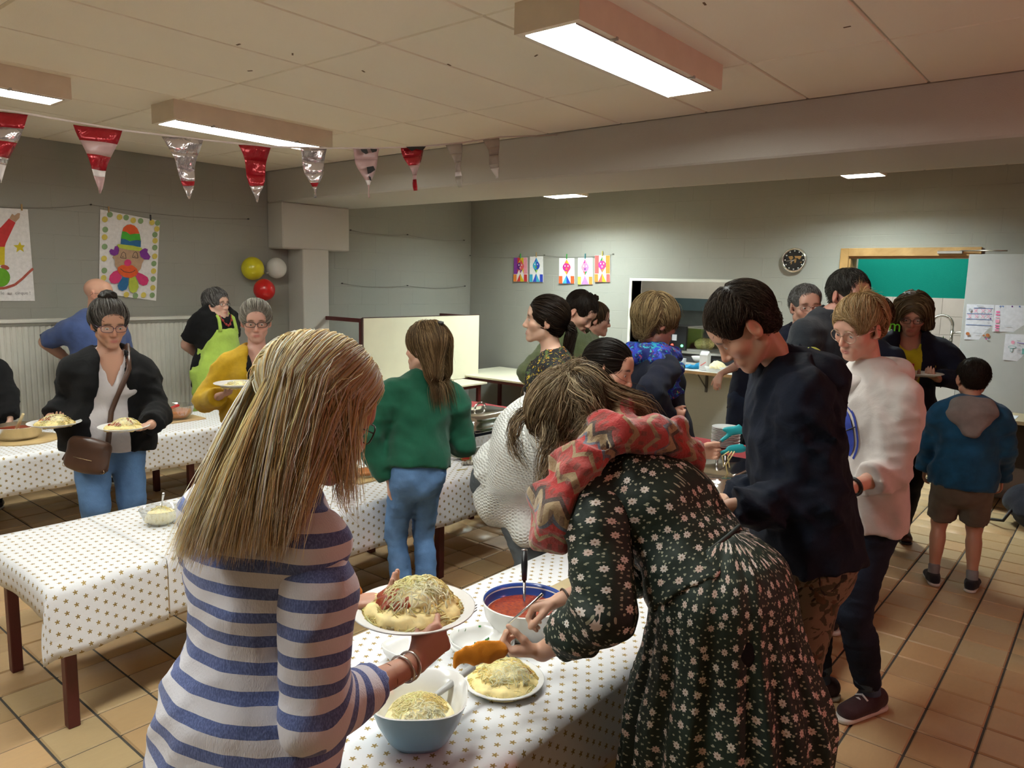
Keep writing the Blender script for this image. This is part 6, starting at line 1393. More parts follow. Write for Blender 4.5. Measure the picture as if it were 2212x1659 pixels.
class Sheet:
    """a sheet of paper with flat ink shapes; corners TL TR BR BL in the room, shapes in sheet pixels"""
    def __init__(s, name, loc, label, cat, TL, TR, BR, BL, conv, nrm, paper='paper', group=None, th=.0012):
        s.c = [np.asarray(q, float) for q in (TL, TR, BR, BL)]; s.n = unit(nrm); s.conv = conv; s.k = 0
        s.o = empty(name, loc, label, cat, group)
        N = 8; V = []; F = []
        for j in range(N+1):
            for i in range(N+1): V.append(s.p(i/N, j/N)+s.n*.004*math.sin(i/N*3.1+j/N*2)*(j/N))
        F = [(j*(N+1)+i, j*(N+1)+i+1, (j+1)*(N+1)+i+1, (j+1)*(N+1)+i) for j in range(N) for i in range(N)]
        mesh_obj('paper', V, F, I[paper] if isinstance(paper, str) else paper, s.o, smooth=True); s.mb = MB(); s.ml = []
    def p(s, u, v): a = s.c[0]*(1-u)+s.c[1]*u; b = s.c[3]*(1-u)+s.c[2]*u; return a*(1-v)+b*v
    def pt(s, x, y):
        u, v = s.conv(x, y); return s.p(u, v)+s.n*(.004*math.sin(u*3.1+v*2)*v+.0016+.00035*s.k)
    def m(s, k):
        if k not in s.ml: s.ml.append(k)
        return s.ml.index(k)
    def shape(s, k, pts):
        s.k += 1; P_ = [s.pt(*q) for q in pts]; c = np.mean(P_, 0); s.mb.add(P_+[c], [(i, (i+1) % len(P_), len(P_)) for i in range(len(P_))], s.m(k))
    def disc(s, k, x, y, rx, ry=None, a=0):
        ry = ry or rx; ca, sa = math.cos(math.radians(a)), math.sin(math.radians(a)); s.shape(k, [(x+rx*math.cos(t)*ca-ry*math.sin(t)*sa, y+rx*math.cos(t)*sa+ry*math.sin(t)*ca) for t in np.linspace(0, 6.283, 22, endpoint=False)])
    def line(s, k, pts, w):
        for (x0, y0), (x1, y1) in zip(pts[:-1], pts[1:]):
            d = math.hypot(x1-x0, y1-y0)+1e-6; nx, ny = -(y1-y0)/d*w/2, (x1-x0)/d*w/2; s.shape(k, [(x0+nx, y0+ny), (x1+nx, y1+ny), (x1-nx, y1-ny), (x0-nx, y0-ny)]); s.k -= 1
        s.k += 1
    def done(s, nm='drawing'): s.mb.build(nm, [I[k] for k in s.ml], s.o); return s.o
def clothespin(q, mat, label, nrm, h=.05, grp='clothes pegs'):
    m = MB(); n = unit(nrm); sx = unit(np.cross((0, 0, 1), n))
    m.obox(q+n*.007, sx*.005, n*.003, V3(0, 0, h/2)); m.obox(q+n*.001-V3(0, 0, 0), sx*.005, n*.002, V3(0, 0, h/2)); m.tube([q+n*.0-sx*.006, q+n*.009-sx*.006, q+n*.009+sx*.006], .0012, 5)
    return thing('clothes_peg', m, mat, label, 'clothes peg', q, grp)
YP = YW-.012
# clown drawing (pixels of a 6.144x zoom of the photo's corner 0,440)
z1 = lambda x, y: (x/6.144, 440+y/6.144)
cn = [aty(*z1(*q), YP) for q in ((1330, 75), (2121, 228), (2074, 1290), (1309, 1185))]
def cv1(x, y):
    v = (y-75-.188*(x-1330))/1085; return (x-1326+14*v)/(785-8*v), v
S = Sheet('clown_drawing', aty(280, 550, YP), 'child drawing of a clown with striped hat and purple hair', 'drawing', *cn, cv1, (0, -1, 0))
for k, L in (('dotg', ((1446, 140), (1655, 178), (1847, 223), (2078, 250), (1388, 335), (2045, 407), (1381, 556), (2048, 580), (1378, 866), (2040, 795), (2036, 1003), (1490, 1185), (1795, 1217), (2028, 1222))), ('doty', ((1380, 203), (1567, 173), (1745, 215), (1998, 243), (2068, 330), (1377, 433), (2046, 488), (1371, 710), (2047, 697), (2035, 895), (1366, 962), (2031, 1122), (1668, 1195), (1903, 1213)))):
    for x, y in L: S.disc(k, x, y, 37, 38)
S.shape('skin', [(1560, 570), (1830, 610), (1845, 700), (1900, 735), (1870, 790), (1860, 850), (1820, 900), (1700, 930), (1570, 880), (1510, 800), (1505, 720), (1475, 700), (1490, 675), (1540, 670)])
S.shape('orange', [(1600, 355), (1615, 310), (1660, 275), (1710, 268), (1760, 285), (1800, 325), (1828, 390), (1760, 392), (1705, 402), (1660, 370)])
S.shape('green', [(1600, 358), (1650, 365), (1700, 400), (1760, 392), (1830, 392), (1848, 480), (1780, 475), (1700, 488), (1640, 460), (1585, 452)])
S.shape('blue', [(1585, 455), (1640, 462), (1700, 490), (1780, 477), (1850, 483), (1848, 570), (1700, 550), (1582, 525)])
S.shape('lime', [(1530, 545), (1545, 525), (1620, 532), (1750, 550), (1860, 580), (1872, 600), (1850, 622), (1780, 615), (1650, 597), (1560, 572)])
for q in (((1495, 600), (1505, 555), (1540, 548), (1562, 600), (1550, 655), (1500, 678), (1450, 655), (1433, 615), (1455, 585)), ((1870, 600), (1905, 584), (1945, 600), (1940, 640), (1985, 700), (1965, 740), (1900, 735), (1845, 690), (1832, 630))): S.shape('purple', q)
for k, q in (('pink', ((1540, 868), (1490, 885), (1445, 930), (1432, 985), (1460, 1030), (1515, 1045), (1570, 1025), (1605, 960))), ('pink', ((1815, 905), (1880, 930), (1950, 975), (1968, 1020), (1945, 1075), (1890, 1088), (1840, 1055), (1790, 960))), ('blue', ((1610, 958), (1690, 968), (1690, 1060), (1665, 1125), (1610, 1146), (1560, 1120), (1545, 1070), (1570, 1020))), ('lime', ((1700, 980), (1780, 960), (1815, 1030), (1830, 1100), (1800, 1165), (1750, 1178), (1710, 1150), (1695, 1080)))): S.shape(k, q)
S.shape('orange', [(1545, 830), (1590, 803), (1650, 800), (1740, 808), (1800, 855), (1820, 905), (1790, 950), (1720, 978), (1640, 965), (1570, 915), (1540, 870)])
S.line('line', [(1580, 850), (1630, 890), (1700, 905), (1750, 893), (1778, 872)], 8); S.disc('pink', 1675, 773, 48, 45)
for x in (1617, 1775): S.line('line', [(x-40, 705), (x-25, 650), (x, 628), (x+25, 650), (x+35, 715), (x-40, 705)], 6); S.disc('line', x-8, 690, 6)
S.done()
clothespin(cn[0]*.87+cn[1]*.13+V3(0, -.004, .012), plain('peg_wood', (.42, .27, .12), .7), 'wooden peg at the upper left of the clown drawing', (0, -1, 0)); clothespin(cn[0]*.17+cn[1]*.83+V3(0, -.004, .012), plain('peg_black', (.02, .02, .03), .5), 'black peg at the upper right of the clown drawing', (0, -1, 0))
# circus drawing cut by the left edge
cn = [aty(-60, 446, YP), aty(60, 452, YP), aty(76, 650, YP), aty(-52, 650, YP)]
def cv2(x, y): v = (y-62)/1225; return (x+370-20*v)/(735+85*v), v
S = Sheet('circus_drawing', aty(10, 550, YP), 'child drawing of an acrobat balancing on a ball at the left edge', 'drawing', *cn, cv2, (0, -1, 0))
S.shape('skin', [(110, 195), (150, 130), (165, 165), (225, 120), (258, 120), (250, 180), (195, 240)]); S.shape('red', [(105, 195), (195, 245), (60, 520), (45, 570), (-160, 570), (-120, 420), (0, 310)])
S.shape('yellow', [(-150, 570), (45, 570), (40, 810), (-130, 815)]); S.disc('brick', 45, 840, 60, 30, 15); S.disc('grass', -20, 975, 135, 125)
S.shape('yellow', [(252, 495), (272, 540), (322, 542), (290, 580), (310, 630), (255, 600), (205, 638), (212, 580), (160, 545), (228, 540)])
S.line('brick', [(-100, 1125), (40, 1115), (180, 1070), (290, 985), (380, 900), (440, 850)], 34)
o = S.done(); text_obj('le  au  cirque !', .036, ink('pencil', (.30, .29, .30)), o, aty(34, 636, YP)+V3(0, -.006, 0), (1, 0, 0), (0, 0, 1), 'lettering', .0004)
clothespin(cn[0]*.12+cn[1]*.88+V3(0, -.004, .012), MATS['peg_wood'], 'wooden peg at the corner of the acrobat drawing', (0, -1, 0))
# harlequin drawings on the hatch wall (9.217x zoom of 1095,540)
XP = XW-.014
z2 = lambda x, y: (1095+x/9.217, 540+y/9.217)
def harlequin(box, lab, top_, diam, face, legs, sides, bg=None, peg='green'):
    x0, y0, x1, y1 = box; cn = [atx(*z2(*q), XP) for q in ((x0, y0), (x1, y0), (x1, y1), (x0, y1))]; cx, w, h = (x0+x1)/2, x1-x0, y1-y0
    S = Sheet('harlequin_drawing', np.mean(cn, 0), lab, 'drawing', *cn, lambda x, y: ((x-x0)/w, (y-y0)/h), (-1, 0, 0), group='harlequin drawings')
    if bg: S.shape(bg[0], [(x0+4, y0+4), (cx-w*.22, y0+4), (cx-w*.22, y0+h*.68), (x0+4, y0+h*.68)]); S.shape(bg[1], [(cx+w*.22, y0+4), (x1-4, y0+4), (x1-4, y0+h*.68), (cx+w*.22, y0+h*.68)])
    if bg and len(bg) > 2: S.shape(bg[2], [(cx-w*.22, y0+4), (cx, y0+4), (cx, y0+h*.3), (cx-w*.22, y0+h*.68)]); S.shape(bg[3], [(cx, y0+4), (cx+w*.22, y0+4), (cx+w*.22, y0+h*.68), (cx, y0+h*.3)])
    ym = y0+h*.36; yb = y0+h*.66; yt = y0+h*.05; dx = w*.27
    S.shape(top_[0], [(cx, yt), (cx, ym), (cx-dx, ym)]); S.shape(top_[1], [(cx, yt), (cx+dx, ym), (cx, ym)]); S.shape(diam[0], [(cx-dx, ym), (cx, ym), (cx, yb)]); S.shape(diam[1], [(cx, ym), (cx+dx, ym), (cx, yb)])
    S.disc(face[0], cx, ym, w*.255, h*.16); S.shape(face[1], [(cx, ym-h*.16)]+[(cx+w*.255*math.sin(t), ym-h*.16*math.cos(t)) for t in np.linspace(0, math.pi, 12)]); S.disc('white', cx-w*.1, ym-h*.05, w*.035, h*.03); S.disc('white', cx+w*.1, ym-h*.05, w*.035, h*.03); S.disc(face[2], cx, ym+h*.06, w*.06, h*.045)
    S.shape(legs[0], [(cx, yb), (cx, y1-4), (cx-w*.26, y1-4)]); S.shape(legs[1], [(cx, yb), (cx+w*.26, y1-4), (cx, y1-4)])
    S.shape(sides[0], [(x0+4, y0+h*.70), (x0+w*.24, y0+h*.70), (x0+w*.24, y1-4), (x0+4, y1-4)]); S.shape(sides[1], [(x1-w*.24, y0+h*.70), (x1-4, y0+h*.70), (x1-4, y1-4), (x1-w*.24, y1-4)]); S.done()
    pc = dict(green=(.04, .32, .05), wood=(.42, .30, .13), teal=(.02, .16, .18), yellow=(.45, .36, .08))[peg]
    clothespin(S.p(.52, .0)+V3(-.004, 0, .018), plain('peg_'+peg, pc, .6), {'green': 'green peg', 'wood': 'plain wooden peg', 'teal': 'dark teal peg', 'yellow': 'yellow peg'}[peg]+' holding the '+lab.split(' drawing')[0], (-1, 0, 0), .06)
harlequin((137, 150, 410, 632), 'purple and orange harlequin drawing with fully coloured background', ('yellow', 'red'), ('lpink', 'plum'), ('plum', 'coral', 'lpink'), ('red', 'yellow'), ('ornge2', 'red'), ('purple', 'lpink', 'red', 'yellow'), 'green')
harlequin((455, 125, 722, 640), 'blue and green harlequin drawing on white paper', ('dblue', 'cyan'), ('dgreen', 'lgreen'), ('cyan', 'dblue', 'grass'), ('dblue', 'cyan'), ('cyan', 'dblue'), None, 'wood')
harlequin((1040, 160, 1345, 672), 'magenta-faced harlequin drawing with blue legs', ('ornge2', 'yellow'), ('yellow', 'coral'), ('magenta', 'pink', 'ornge2'), ('cyan', 'dblue'), ('orange', 'orange'), None, 'green')
harlequin((1415, 155, 1705, 690), 'lilac-faced harlequin drawing with lilac legs', ('magenta', 'lpink'), ('coral', 'dgreen'), ('lpink', 'lilac', 'purple'), ('lilac', 'lilac'), ('lime', 'ornge2'), None, 'teal')
harlequin((1750, 105, 2055, 640), 'pink-faced harlequin drawing between red and orange stripes', ('dgreen', 'lgreen'), ('coral', 'ornge2'), ('magenta', 'pink', 'lpink'), ('coral', 'yellow'), ('ornge2', 'coral'), ('coral', 'ornge2'), 'yellow')
m_wire = plain('wire_grey', (.18, .17, .15), .6)
def wire(name, pts, label):
    L = []
    for a, b in zip(pts[:-1], pts[1:]):
        for k in np.linspace(0, 1, 8)[:-1]: L.append(a*(1-k)+b*k-V3(0, 0, .03*4*k*(1-k)*min(1, np.linalg.norm(b-a))))
    L.append(pts[-1]); m = MB(); m.tube(L, .0022, 5)
    o = thing(name, m, m_wire, label, 'wire', pts[0]); n = MB()
    for q in pts: n.lathe(q, [(0, -.016), (.006, -.014), (.006, .01)], 8, axis=(1, 0, 0) if abs(q[0]-XP) < .05 else (0, 1, 0))
    n.build('pin', plain('pin_dark', (.05, .045, .04), .5), o)
wire('hanging_wire', [atx(*q, XP) for q in ((1016, 552), (1176, 551), (1325, 549))], 'thin wire with pegged harlequin drawings on the hatch wall')
wire('hanging_wire', [aty(*q, YP) for q in ((739, 612), (880, 617), (1004, 618))], 'thin wire above the upturned cream table')
wire('hanging_wire', [aty(*q, YP) for q in ((757, 497), (880, 507), (1002, 519))], 'bare wire high on the wall right of the pillar')
wire('hanging_wire', [aty(*q, YP) for q in ((-40, 444), (196, 442), (536, 473))], 'wire carrying the clown and acrobat drawings')
# balloons
o = empty('balloon', aty(546, 580, 6.76), 'yellow balloon of the bunch beside the pillar', 'balloon', 'balloons by the pillar')
def balloon(u, v, r, mat, lab, first=None, y=6.76):
    r = r*y/6.58
    c = aty(u, v, y); o = first or empty('balloon', c, lab, 'balloon', 'balloons by the pillar'); WL[o.name] = WL[o.name]
    pr = [(r*math.sin(t)*(1+.02*math.cos(t)), -r*1.04*math.cos(t)) for t in np.linspace(.03, math.pi-.01, 18)]; MB().lathe(c, pr, 24).build('skin', mat, o)
    k = unit(aty(573, 592, 6.76)-c); MB().lathe(c+k*r*1.02, [(.003, 0), (.007, .012), (.011, .02)], 10, axis=k).build('knot', mat, o)
balloon(546, 580, .107, plain('balloon_yellow', (.62, .56, .02), .22, .04), '', o); balloon(597, 579, .099, plain('balloon_white', (.62, .61, .57), .22, .04), 'white balloon of the bunch beside the pillar'); balloon(571, 626, .103, plain('balloon_red', (.55, .015, .015), .22, .04), 'red balloon hanging lowest in the bunch beside the pillar', y=6.62)
# foil bunting
t = NT('foil_red', .22, .6); t.col((.35, .012, .02)).p(Metallic=.35); t.bump(t.noise(14, detail=3, dist=1.5), .35, .02); m_fr = t.mat
t = NT('foil_silver', .2, .6); t.col((.55, .50, .50)).p(Metallic=.75); t.bump(t.noise(12, detail=3, dist=1.5), .4, .02); m_fs = t.mat
m_fk = plain('foil_black', (.015, .015, .015), .3)
YB = 3.25; fl_ = [(0, 242, 58, 242, 8, 392), (162, 268, 262, 283, 215, 418), (352, 294, 438, 303, 408, 430), (513, 313, 586, 318, 555, 438), (643, 318, 706, 321, 682, 427), (762, 321, 818, 321, 799, 427), (868, 318, 916, 317, 897, 412), (965, 313, 1001, 309, 993, 405), (1042, 302, 1080, 296, 1072, 385)]
fl_[0] = (-50, 232, 60, 248, 2, 395)
pat = [['r', 's', 'r', 's', 'w'], ['r', 'p', 'r', 'w', 'p'], ['s', 's', 's', 'r', 's'], ['r', 'r', 'r', 's', 's'], ['s', 's', 's', 'r', 's'], ['p', 'p', 'p', 'w', 'p'], ['r', 'r', 'p', 'p', 'r'], ['g', 'g', 'g', 'w', 'g'], ['g', 'g', 'g', 'g', 'w']]
m_fp = plain('foil_pinkish', (.45, .30, .29), .3); m_fg = plain('foil_grey', (.36, .33, .28), .35); m_fw = plain('foil_pale', (.62, .58, .56), .3)
fm = [m_fr, m_fs, m_fp, m_fg, m_fw, m_fk]; key = dict(r=0, s=1, p=2, g=3, w=4)
desc = ['red and silver foil pennant cut by the left picture edge', 'red foil pennant with pale tip, second from the left edge', 'bright silver foil pennant with thin red band', 'deep red foil pennant with silver tip under the light box', 'silver foil pennant with red band before the pillar', 'pinkish foil pennant with black bull print', 'foil pennant with red upper half and red band', 'grey foil pennant with torn top, second from the beam', 'grey foil pennant nearest the beam']
for i, (x0, y0, x1, y1, xt, yt) in enumerate(fl_):
    a, b, c = aty(x0, y0, YB), aty(x1, y1, YB), aty(xt, yt, YB)
    o = empty('bunting_flag', (a+b)/2, desc[i], 'pennant', 'foil bunting'); br = [0, .22, .42, .64, .74, 1.0] if i not in (4, 2, 3) else [0, .25, .5, .70, .78, 1.0]
    rg = np.random.default_rng(i+3); N = 6
    for k in range(5):
        V = []; F = []; M_ = 3
        for j in range(M_+1):
            t_ = br[k]+(br[k+1]-br[k])*j/M_; L, Rr = a*(1-t_)+c*t_, b*(1-t_)+c*t_
            for q in range(N+1): u = q/N; p_ = L*(1-u)+Rr*u; V.append(p_+V3(0, 1, 0)*(.012*math.sin(u*4+i*1.3+t_*5)+.008*math.sin(t_*9+i+u*2)))
        F = [(j*(N+1)+q, j*(N+1)+q+1, (j+1)*(N+1)+q+1, (j+1)*(N+1)+q) for j in range(M_) for q in range(N)]
        ob = mesh_obj('band', V, F, fm[key[pat[i][k]]], o, smooth=True)
        md = ob.modifiers.new('thickness', 'SOLIDIFY'); md.thickness = .0006
    if i in (5, 6):
        m = MB(); nn = V3(0, -1, 0); ex = (b-a); ez = c-(a+b)/2
        for pl in ([(.18, .02), (.42, .02), (.46, .10), (.36, .12), (.22, .07)], [(.55, .01), (.82, .02), (.78, .07), (.62, .09)], [(.36, .38), (.62, .36), (.68, .44), (.5, .5), (.38, .52)], [(.4, .56), (.48, .58), (.5, .66), (.45, .65)]) if i == 5 else ([(.05, .0), (.95, .0), (.8, .09), (.5, .05), (.3, .1)],): m.prism([a+ex*x+ez*y_+nn*.024 for x, y_ in pl], nn, .001)
        m.build('bull_print', m_fk, o)
pts = [aty(u, v, YB) for u, v in ((-60, 228), (60, 246), (262, 281), (438, 302), (586, 317), (706, 320), (818, 320), (916, 316), (1001, 308), (1080, 296))]+[V3(XB0-.002, YB, 2.735)]
thing('bunting_string', MB().tube(pts, .0045, 6), plain('string_white', (.6, .52, .48), .7), 'pale string carrying the foil pennants from the beam', 'string', pts[-1])
# wall clock with a map dial
c = atx(1717, 562, XP); r = .107
o = empty('wall_clock', c, 'round black wall clock with gold world map dial', 'clock')
MB().lathe(c, [(r, .012), (r+.012, .0), (r+.012, -.03), (r, -.036), (r-.006, -.03)], 40, axis=(1, 0, 0)).build('rim', metal('clock_chrome', (.75, .74, .7), .15), o)
MB().lathe(c, [(0.0005, -.018), (r, -.018)], 40, axis=(1, 0, 0)).build('dial', plain('clock_black', (.008, .006, .005), .3), o)
m = MB(); CY = lambda y, z, k=0: (XP-.0195-k*.001, c[1]-y, c[2]+z)
for pl in ([(-.06, .035), (-.02, .04), (-.01, .02), (-.03, .0), (-.045, .008), (-.05, .02)], [(-.035, -.005), (-.018, -.008), (-.02, -.035), (-.03, -.045)], [(.0, .04), (.07, .04), (.06, .015), (.05, .005), (.03, .02), (.01, .015)], [(.0, .012), (.022, .008), (.018, -.02), (.008, -.03), (.0, -.01)], [(.055, -.02), (.075, -.012), (.07, -.03)]): m.poly([CY(*q) for q in pl])
m.build('map', plain('map_gold', (.30, .16, .05), .5), o)
m = MB()
for k in range(12): a = k*math.pi/6; q = CY(.088*math.sin(a), .088*math.cos(a), 1); m.lathe(q, [(0.0005, -.001), (.007, -.001), (.007, .001)], 10, axis=(1, 0, 0))
m.build('hour_mark', plain('hour_white', (.55, .55, .52), .5), o)
for nm, a, l in (('hour_hand', 238, .05), ('minute_hand', 262, .075)): d = V3(0, -math.sin(math.radians(a)), math.cos(math.radians(a))); MB().tube([np.array(CY(0, 0, 3)), np.array(CY(0, 0, 3))+d*l], .0025, 5).build(nm, plain('hand_grey', (.35, .3, .25), .4), o)
# notices on the pale door leaf (10.37x zoom of 2060,630)
XD = 7.268; z3 = lambda x, y: (2060+x/10.37, 630+y/10.37)
I['bar'] = ink('bar', (.10, .17, .36)); I['pinkm'] = ink('pinkm', (.70, .30, .42)); I['hot'] = ink('hot', (.75, .16, .35)); I['pump'] = ink('pump', (.42, .14, .04)); I['greym'] = ink('greym', (.38, .40, .44)); I['tealm'] = ink('tealm', (.15, .38, .36)); I['sheet'] = ink('sheet', (.60, .61, .66)); I['violet'] = ink('violet', (.22, .16, .45))
def notice(q4, lab):
    cn = [atx(*z3(*q), XD) for q in q4]; (x0, y0), (x1, y1), (x2, y2), (x3, y3) = q4
    def cv(x, y): v = (y-y0)/(y3-y0); xl = x0+(x3-x0)*v; xr = x1+(x2-x1)*v; return (x-xl)/(xr-xl), v-(y1-y0)/(y3-y0)*(x-xl)/(xr-xl)
    return Sheet('notice', np.mean(cn, 0), lab, 'notice', *cn, cv, (-1, 0, 0), 'sheet', 'notices on the door leaf')
S = notice([(295, 278), (915, 295), (840, 1103), (235, 1065)], 'printed menu sheet with small pumpkins on the door leaf')
for y, xa, xb in ((365, 455, 880), (487, 300, 862), (610, 290, 850), (735, 280, 845)): S.line('bar', [(xa, y), (xb, y+14)], 14)
for x in (500, 660, 800): S.line('pinkm', [(x-45, 385), (x+45, 465)], 12); S.line('pinkm', [(x+45, 385), (x-45, 465)], 12)
for x in (365, 520, 660, 780): S.line('pinkm', [(x-45, 505), (x+40, 590)], 12); S.line('pinkm', [(x+40, 505), (x-40, 590)], 12)
S.disc('greym', 375, 410, 36, 36); S.disc('pump', 322, 937, 44, 36); S.disc('pump', 765, 960, 46, 38); S.disc('pump', 680, 968, 28, 20); S.shape('greym', [(530, 305), (680, 315), (680, 338), (530, 328)]); S.line('greym', [(450, 915), (640, 925)], 10); S.disc('magenta', 735, 1042, 20, 14); S.disc('bar', 780, 1042, 16, 14); S.disc('plum', 832, 595, 12, 20)
for y in (650, 800, 850): S.line('greym', [(700, y-20), (800, y-15)], 8)
S.done('print')
S = notice([(925, 300), (1760, 315), (1750, 925), (862, 890)], 'wide handwritten list with pink marker at its left side')
for x, k in ((1050, 'bar'), (1115, 'bar'), (1320, 'plum'), (1485, 'bar')): S.disc(k, x, 333, 20, 18)
for y, w, k in ((452, 40, 'hot'), (515, 36, 'hot'), (580, 20, 'pinkm'), (660, 80, 'pinkm'), (752, 30, 'hot'), (800, 30, 'hot'), (862, 50, 'pinkm')): S.shape(k, [(940+(700-y)*.06, y-w/2), (1030+(700-y)*.06, y-w/2+3), (1025+(700-y)*.06, y+w/2), (935+(700-y)*.06, y+w/2-3)])
S.line('greym', [(1140, 765), (1300, 765)], 14); S.done('print')
S = notice([(1160, 945), (1760, 965), (1700, 1590), (1100, 1525)], 'handwritten sheet with green doodle hanging lowest on the door leaf')
S.disc('pinkm', 1330, 1130, 42, 38); S.disc('tealm', 1315, 1235, 92, 30); S.disc('sheet', 1315, 1235, 80, 20); S.disc('tealm', 1300, 1300, 36, 42); S.disc('sheet', 1300, 1300, 26, 32); S.line('violet', [(1425, 1135), (1600, 1150)], 14)
for y in (1090, 1180, 1260, 1300, 1340): S.line('greym', [(1420, y), (1500, y+4)], 14)
S.shape('tealm', [(1540, 1255), (1650, 1260), (1640, 1380), (1530, 1375)]); S.done('print')
c = V3(6.95, .72, .741); q = MB(); q.box((6.86, .60, .741), (7.07, .90, .7425)); thing('paper_sheet', q, I['sheet'], 'loose paper sheet lying on the desk at the right', 'paper', c)
# backpack on the floor at the right
o = empty('backpack', (6.55, .33, 0), 'dark blue backpack slumped on the floor under the desk', 'backpack')
F = Field(); F.ell((6.55, .33, .17), np.eye(3), (.18, .26, .17), .05); F.ell((6.45, .30, .13), np.eye(3), (.12, .20, .12), .05); F.cut((6.55, .33, .004), (0, 0, -1)); F.wrinkle(.010, 22, 3); v, q = F.mesh(.014); mesh_obj('bag', v, q, fabric('pack_cloth', (.008, .010, .02), .8), o, smooth=True)
MB().tube([(6.45, .5, .18), (6.36, .56, .06), (6.5, .72, .012), (6.68, .68, .012)], .012, 6).build('strap', m_shoe_b, o)
# ------------------------------------------------------------------ crockery and food
m_china = plain('white_china', (.74, .73, .71), .18, .02); t = NT('pasta', .45, .4); n_ = t.attr('hc', 'Color'); t.col(n_); m_pasta = hair_mat('pasta_strand', .4, .62)
t = NT('tomato_sauce', .25, .5); f_ = t.noise(90, detail=4); t.col(t.ramp(f_, [(.3, (.24, .022, .006)), (.65, (.34, .058, .016)), (.8, (.48, .15, .05))])); t.bump(t.noise(120, detail=4), .7, .004); m_sauce = t.mat
t = NT('orange_sauce', .3, .5); f_ = t.noise(60, detail=4); t.col(t.ramp(f_, [(.3, (.45, .09, .015)), (.7, (.60, .17, .03))])); t.bump(t.noise(90, detail=4), .5, .004); m_osauce = t.mat
m_bglass = glass('bowl_glass', (.96, .97, .96)); m_herb = plain('chopped_herb', (.02, .16, .02), .6, .4, 60); m_steel = metal('polished_steel', (.72, .71, .69), .13); m_cutl = metal('cutlery', (.68, .67, .65), .2)
YEL = [(.97, .85, .45, 3), (1, .92, .6, 2), (.88, .7, .3, 1)]; CHE = [(1, .94, .66, 3), (1, .97, .8, 2), (.95, .84, .48, 1)]
def dome(c, rx, h, p=2.0):
    return lambda xy_: c[2]+h*np.clip(1-(np.hypot(xy_[..., 0]-c[0], xy_[..., 1]-c[1])/rx)**p, 0, 1)
def noodles(nm, par, c, rx, h, n, L, rad, cols, seed, K=12, lift=.004, curl=9.0, p=2.0, label=None):
    """a heap: strands lying over a dome"""
    g = np.random.default_rng(seed); a = g.random(n)*6.283; r = rx*.93*np.sqrt(g.random(n)); xy0 = np.stack([c[0]+r*np.cos(a), c[1]+r*np.sin(a)], 1); th = g.random(n)*6.283; tw = g.normal(size=n)*curl; D = dome(c, rx, h, p)
    pts = []; q = xy0.copy(); lv = g.random(n)*lift
    for k in range(K):
        z = D(q)+lv+.0015*np.sin(k*1.3+a*7); pts.append(np.concatenate([q, z[:, None]], 1)); th = th+tw/K*.35; st = np.stack([np.cos(th), np.sin(th)], 1)*L/K; q2 = q+st; rr = np.hypot(q2[:, 0]-c[0], q2[:, 1]-c[1]); out = rr > rx*.97; th = np.where(out, th+1.2, th); q = np.where(out[:, None], q, q2)
    V, Q, C = strands(np.stack(pts, 1), rad*(.8+.4*g.random(n)), palette(cols, n, seed, .07)); o = mesh_obj(nm, V, Q, m_pasta, par, smooth=True, attrs={'hc': C}); o['kind'] = 'stuff'; return o
def mound(nm, par, c, rx, h, mat, seed=1, amp=.003, fr=90, sx=1.0):
    F = Field(); F.ell(c, np.eye(3), (rx, rx*sx, h), .01); F.cut(c-V3(0, 0, .001), (0, 0, -1)); F.wrinkle(amp, fr, seed); v, q = F.mesh(max(.004, rx*.05)); return mesh_obj(nm, v, q, mat, par, smooth=True)
def plate_mesh(c, r, dz=.02): return MB().lathe(c, [(.0005, 0), (r*.62, 0), (r*.70, .004), (r, dz-.002), (r*1.003, dz), (r*.985, dz+.001), (r*.70, .0085), (.0005, .005)], 48)
def plate(c, r, label, grp=None): return thing('plate', plate_mesh(c, r), m_china, label, 'plate', c, grp)
def pasta_serving(c, r, label, seed, sauce=True, n=150, big=1.0, grp='served pasta portions'):
    o = empty('pasta_serving', c, label, 'pasta', grp); b = V3(c[0], c[1], c[2]+.006)
    mound('pasta_bed', o, b, r*.74, .030*big, plain('pasta_bed', (.84, .68, .30), .6, .12, 60), seed, .003, 90)
    noodles('spaghetti', o, b, r*.80, .032*big, n, .15, .0019, YEL, seed)
    if sauce: mound('sauce', o, b+V3(-.012, .012, .013*big), r*.44, .024*big, m_sauce, seed+1, .005, 80)
    mound('cheese_bed', o, b+V3(.008, -.006, .016*big), r*.40, .028*big, MATS['cheese_bed'] if 'cheese_bed' in MATS else plain('cheese_bed', (.90, .80, .48), .6, .1, 60), seed+5, .004, 80)
    noodles('grated_cheese', o, b+V3(.006, -.004, .016*big), r*.60, .034*big, int(n*1.4), .026, .0017, CHE, seed+2, 5, .004, 3, 2.6)
    return o
# plate held by the blonde woman
c = P(893, 1328, 1.60); plate(c, .132, 'white plate heaped with spaghetti held by the blonde woman'); pasta_serving(c, .142, 'heap of spaghetti with red sauce and grated cheese on the held plate', 3, True, 230, 1.35)
noodles('grated_cheese', bpy.data.objects['pasta_serving'], c+V3(.025, .0, .03), .068, .042, 300, .026, .0017, CHE, 33, 5, .005, 3, 2.4)
q0, q1 = P(985, 1345, 1.60), P(1030, 1312, 1.70); m = MB(); d = unit(q1-q0); m.tube([q0-d*.08, q0, q0+d*.03], [.004, .003, .003], 6)
for k in (-1, 0, 1): m.tube([q0+d*.03, q0+d*.04+CU*.006*k, q1+CU*.006*k], .0013, 5)
thing('fork', m, m_cutl, 'steel fork held at the heaped plate', 'fork', q0)
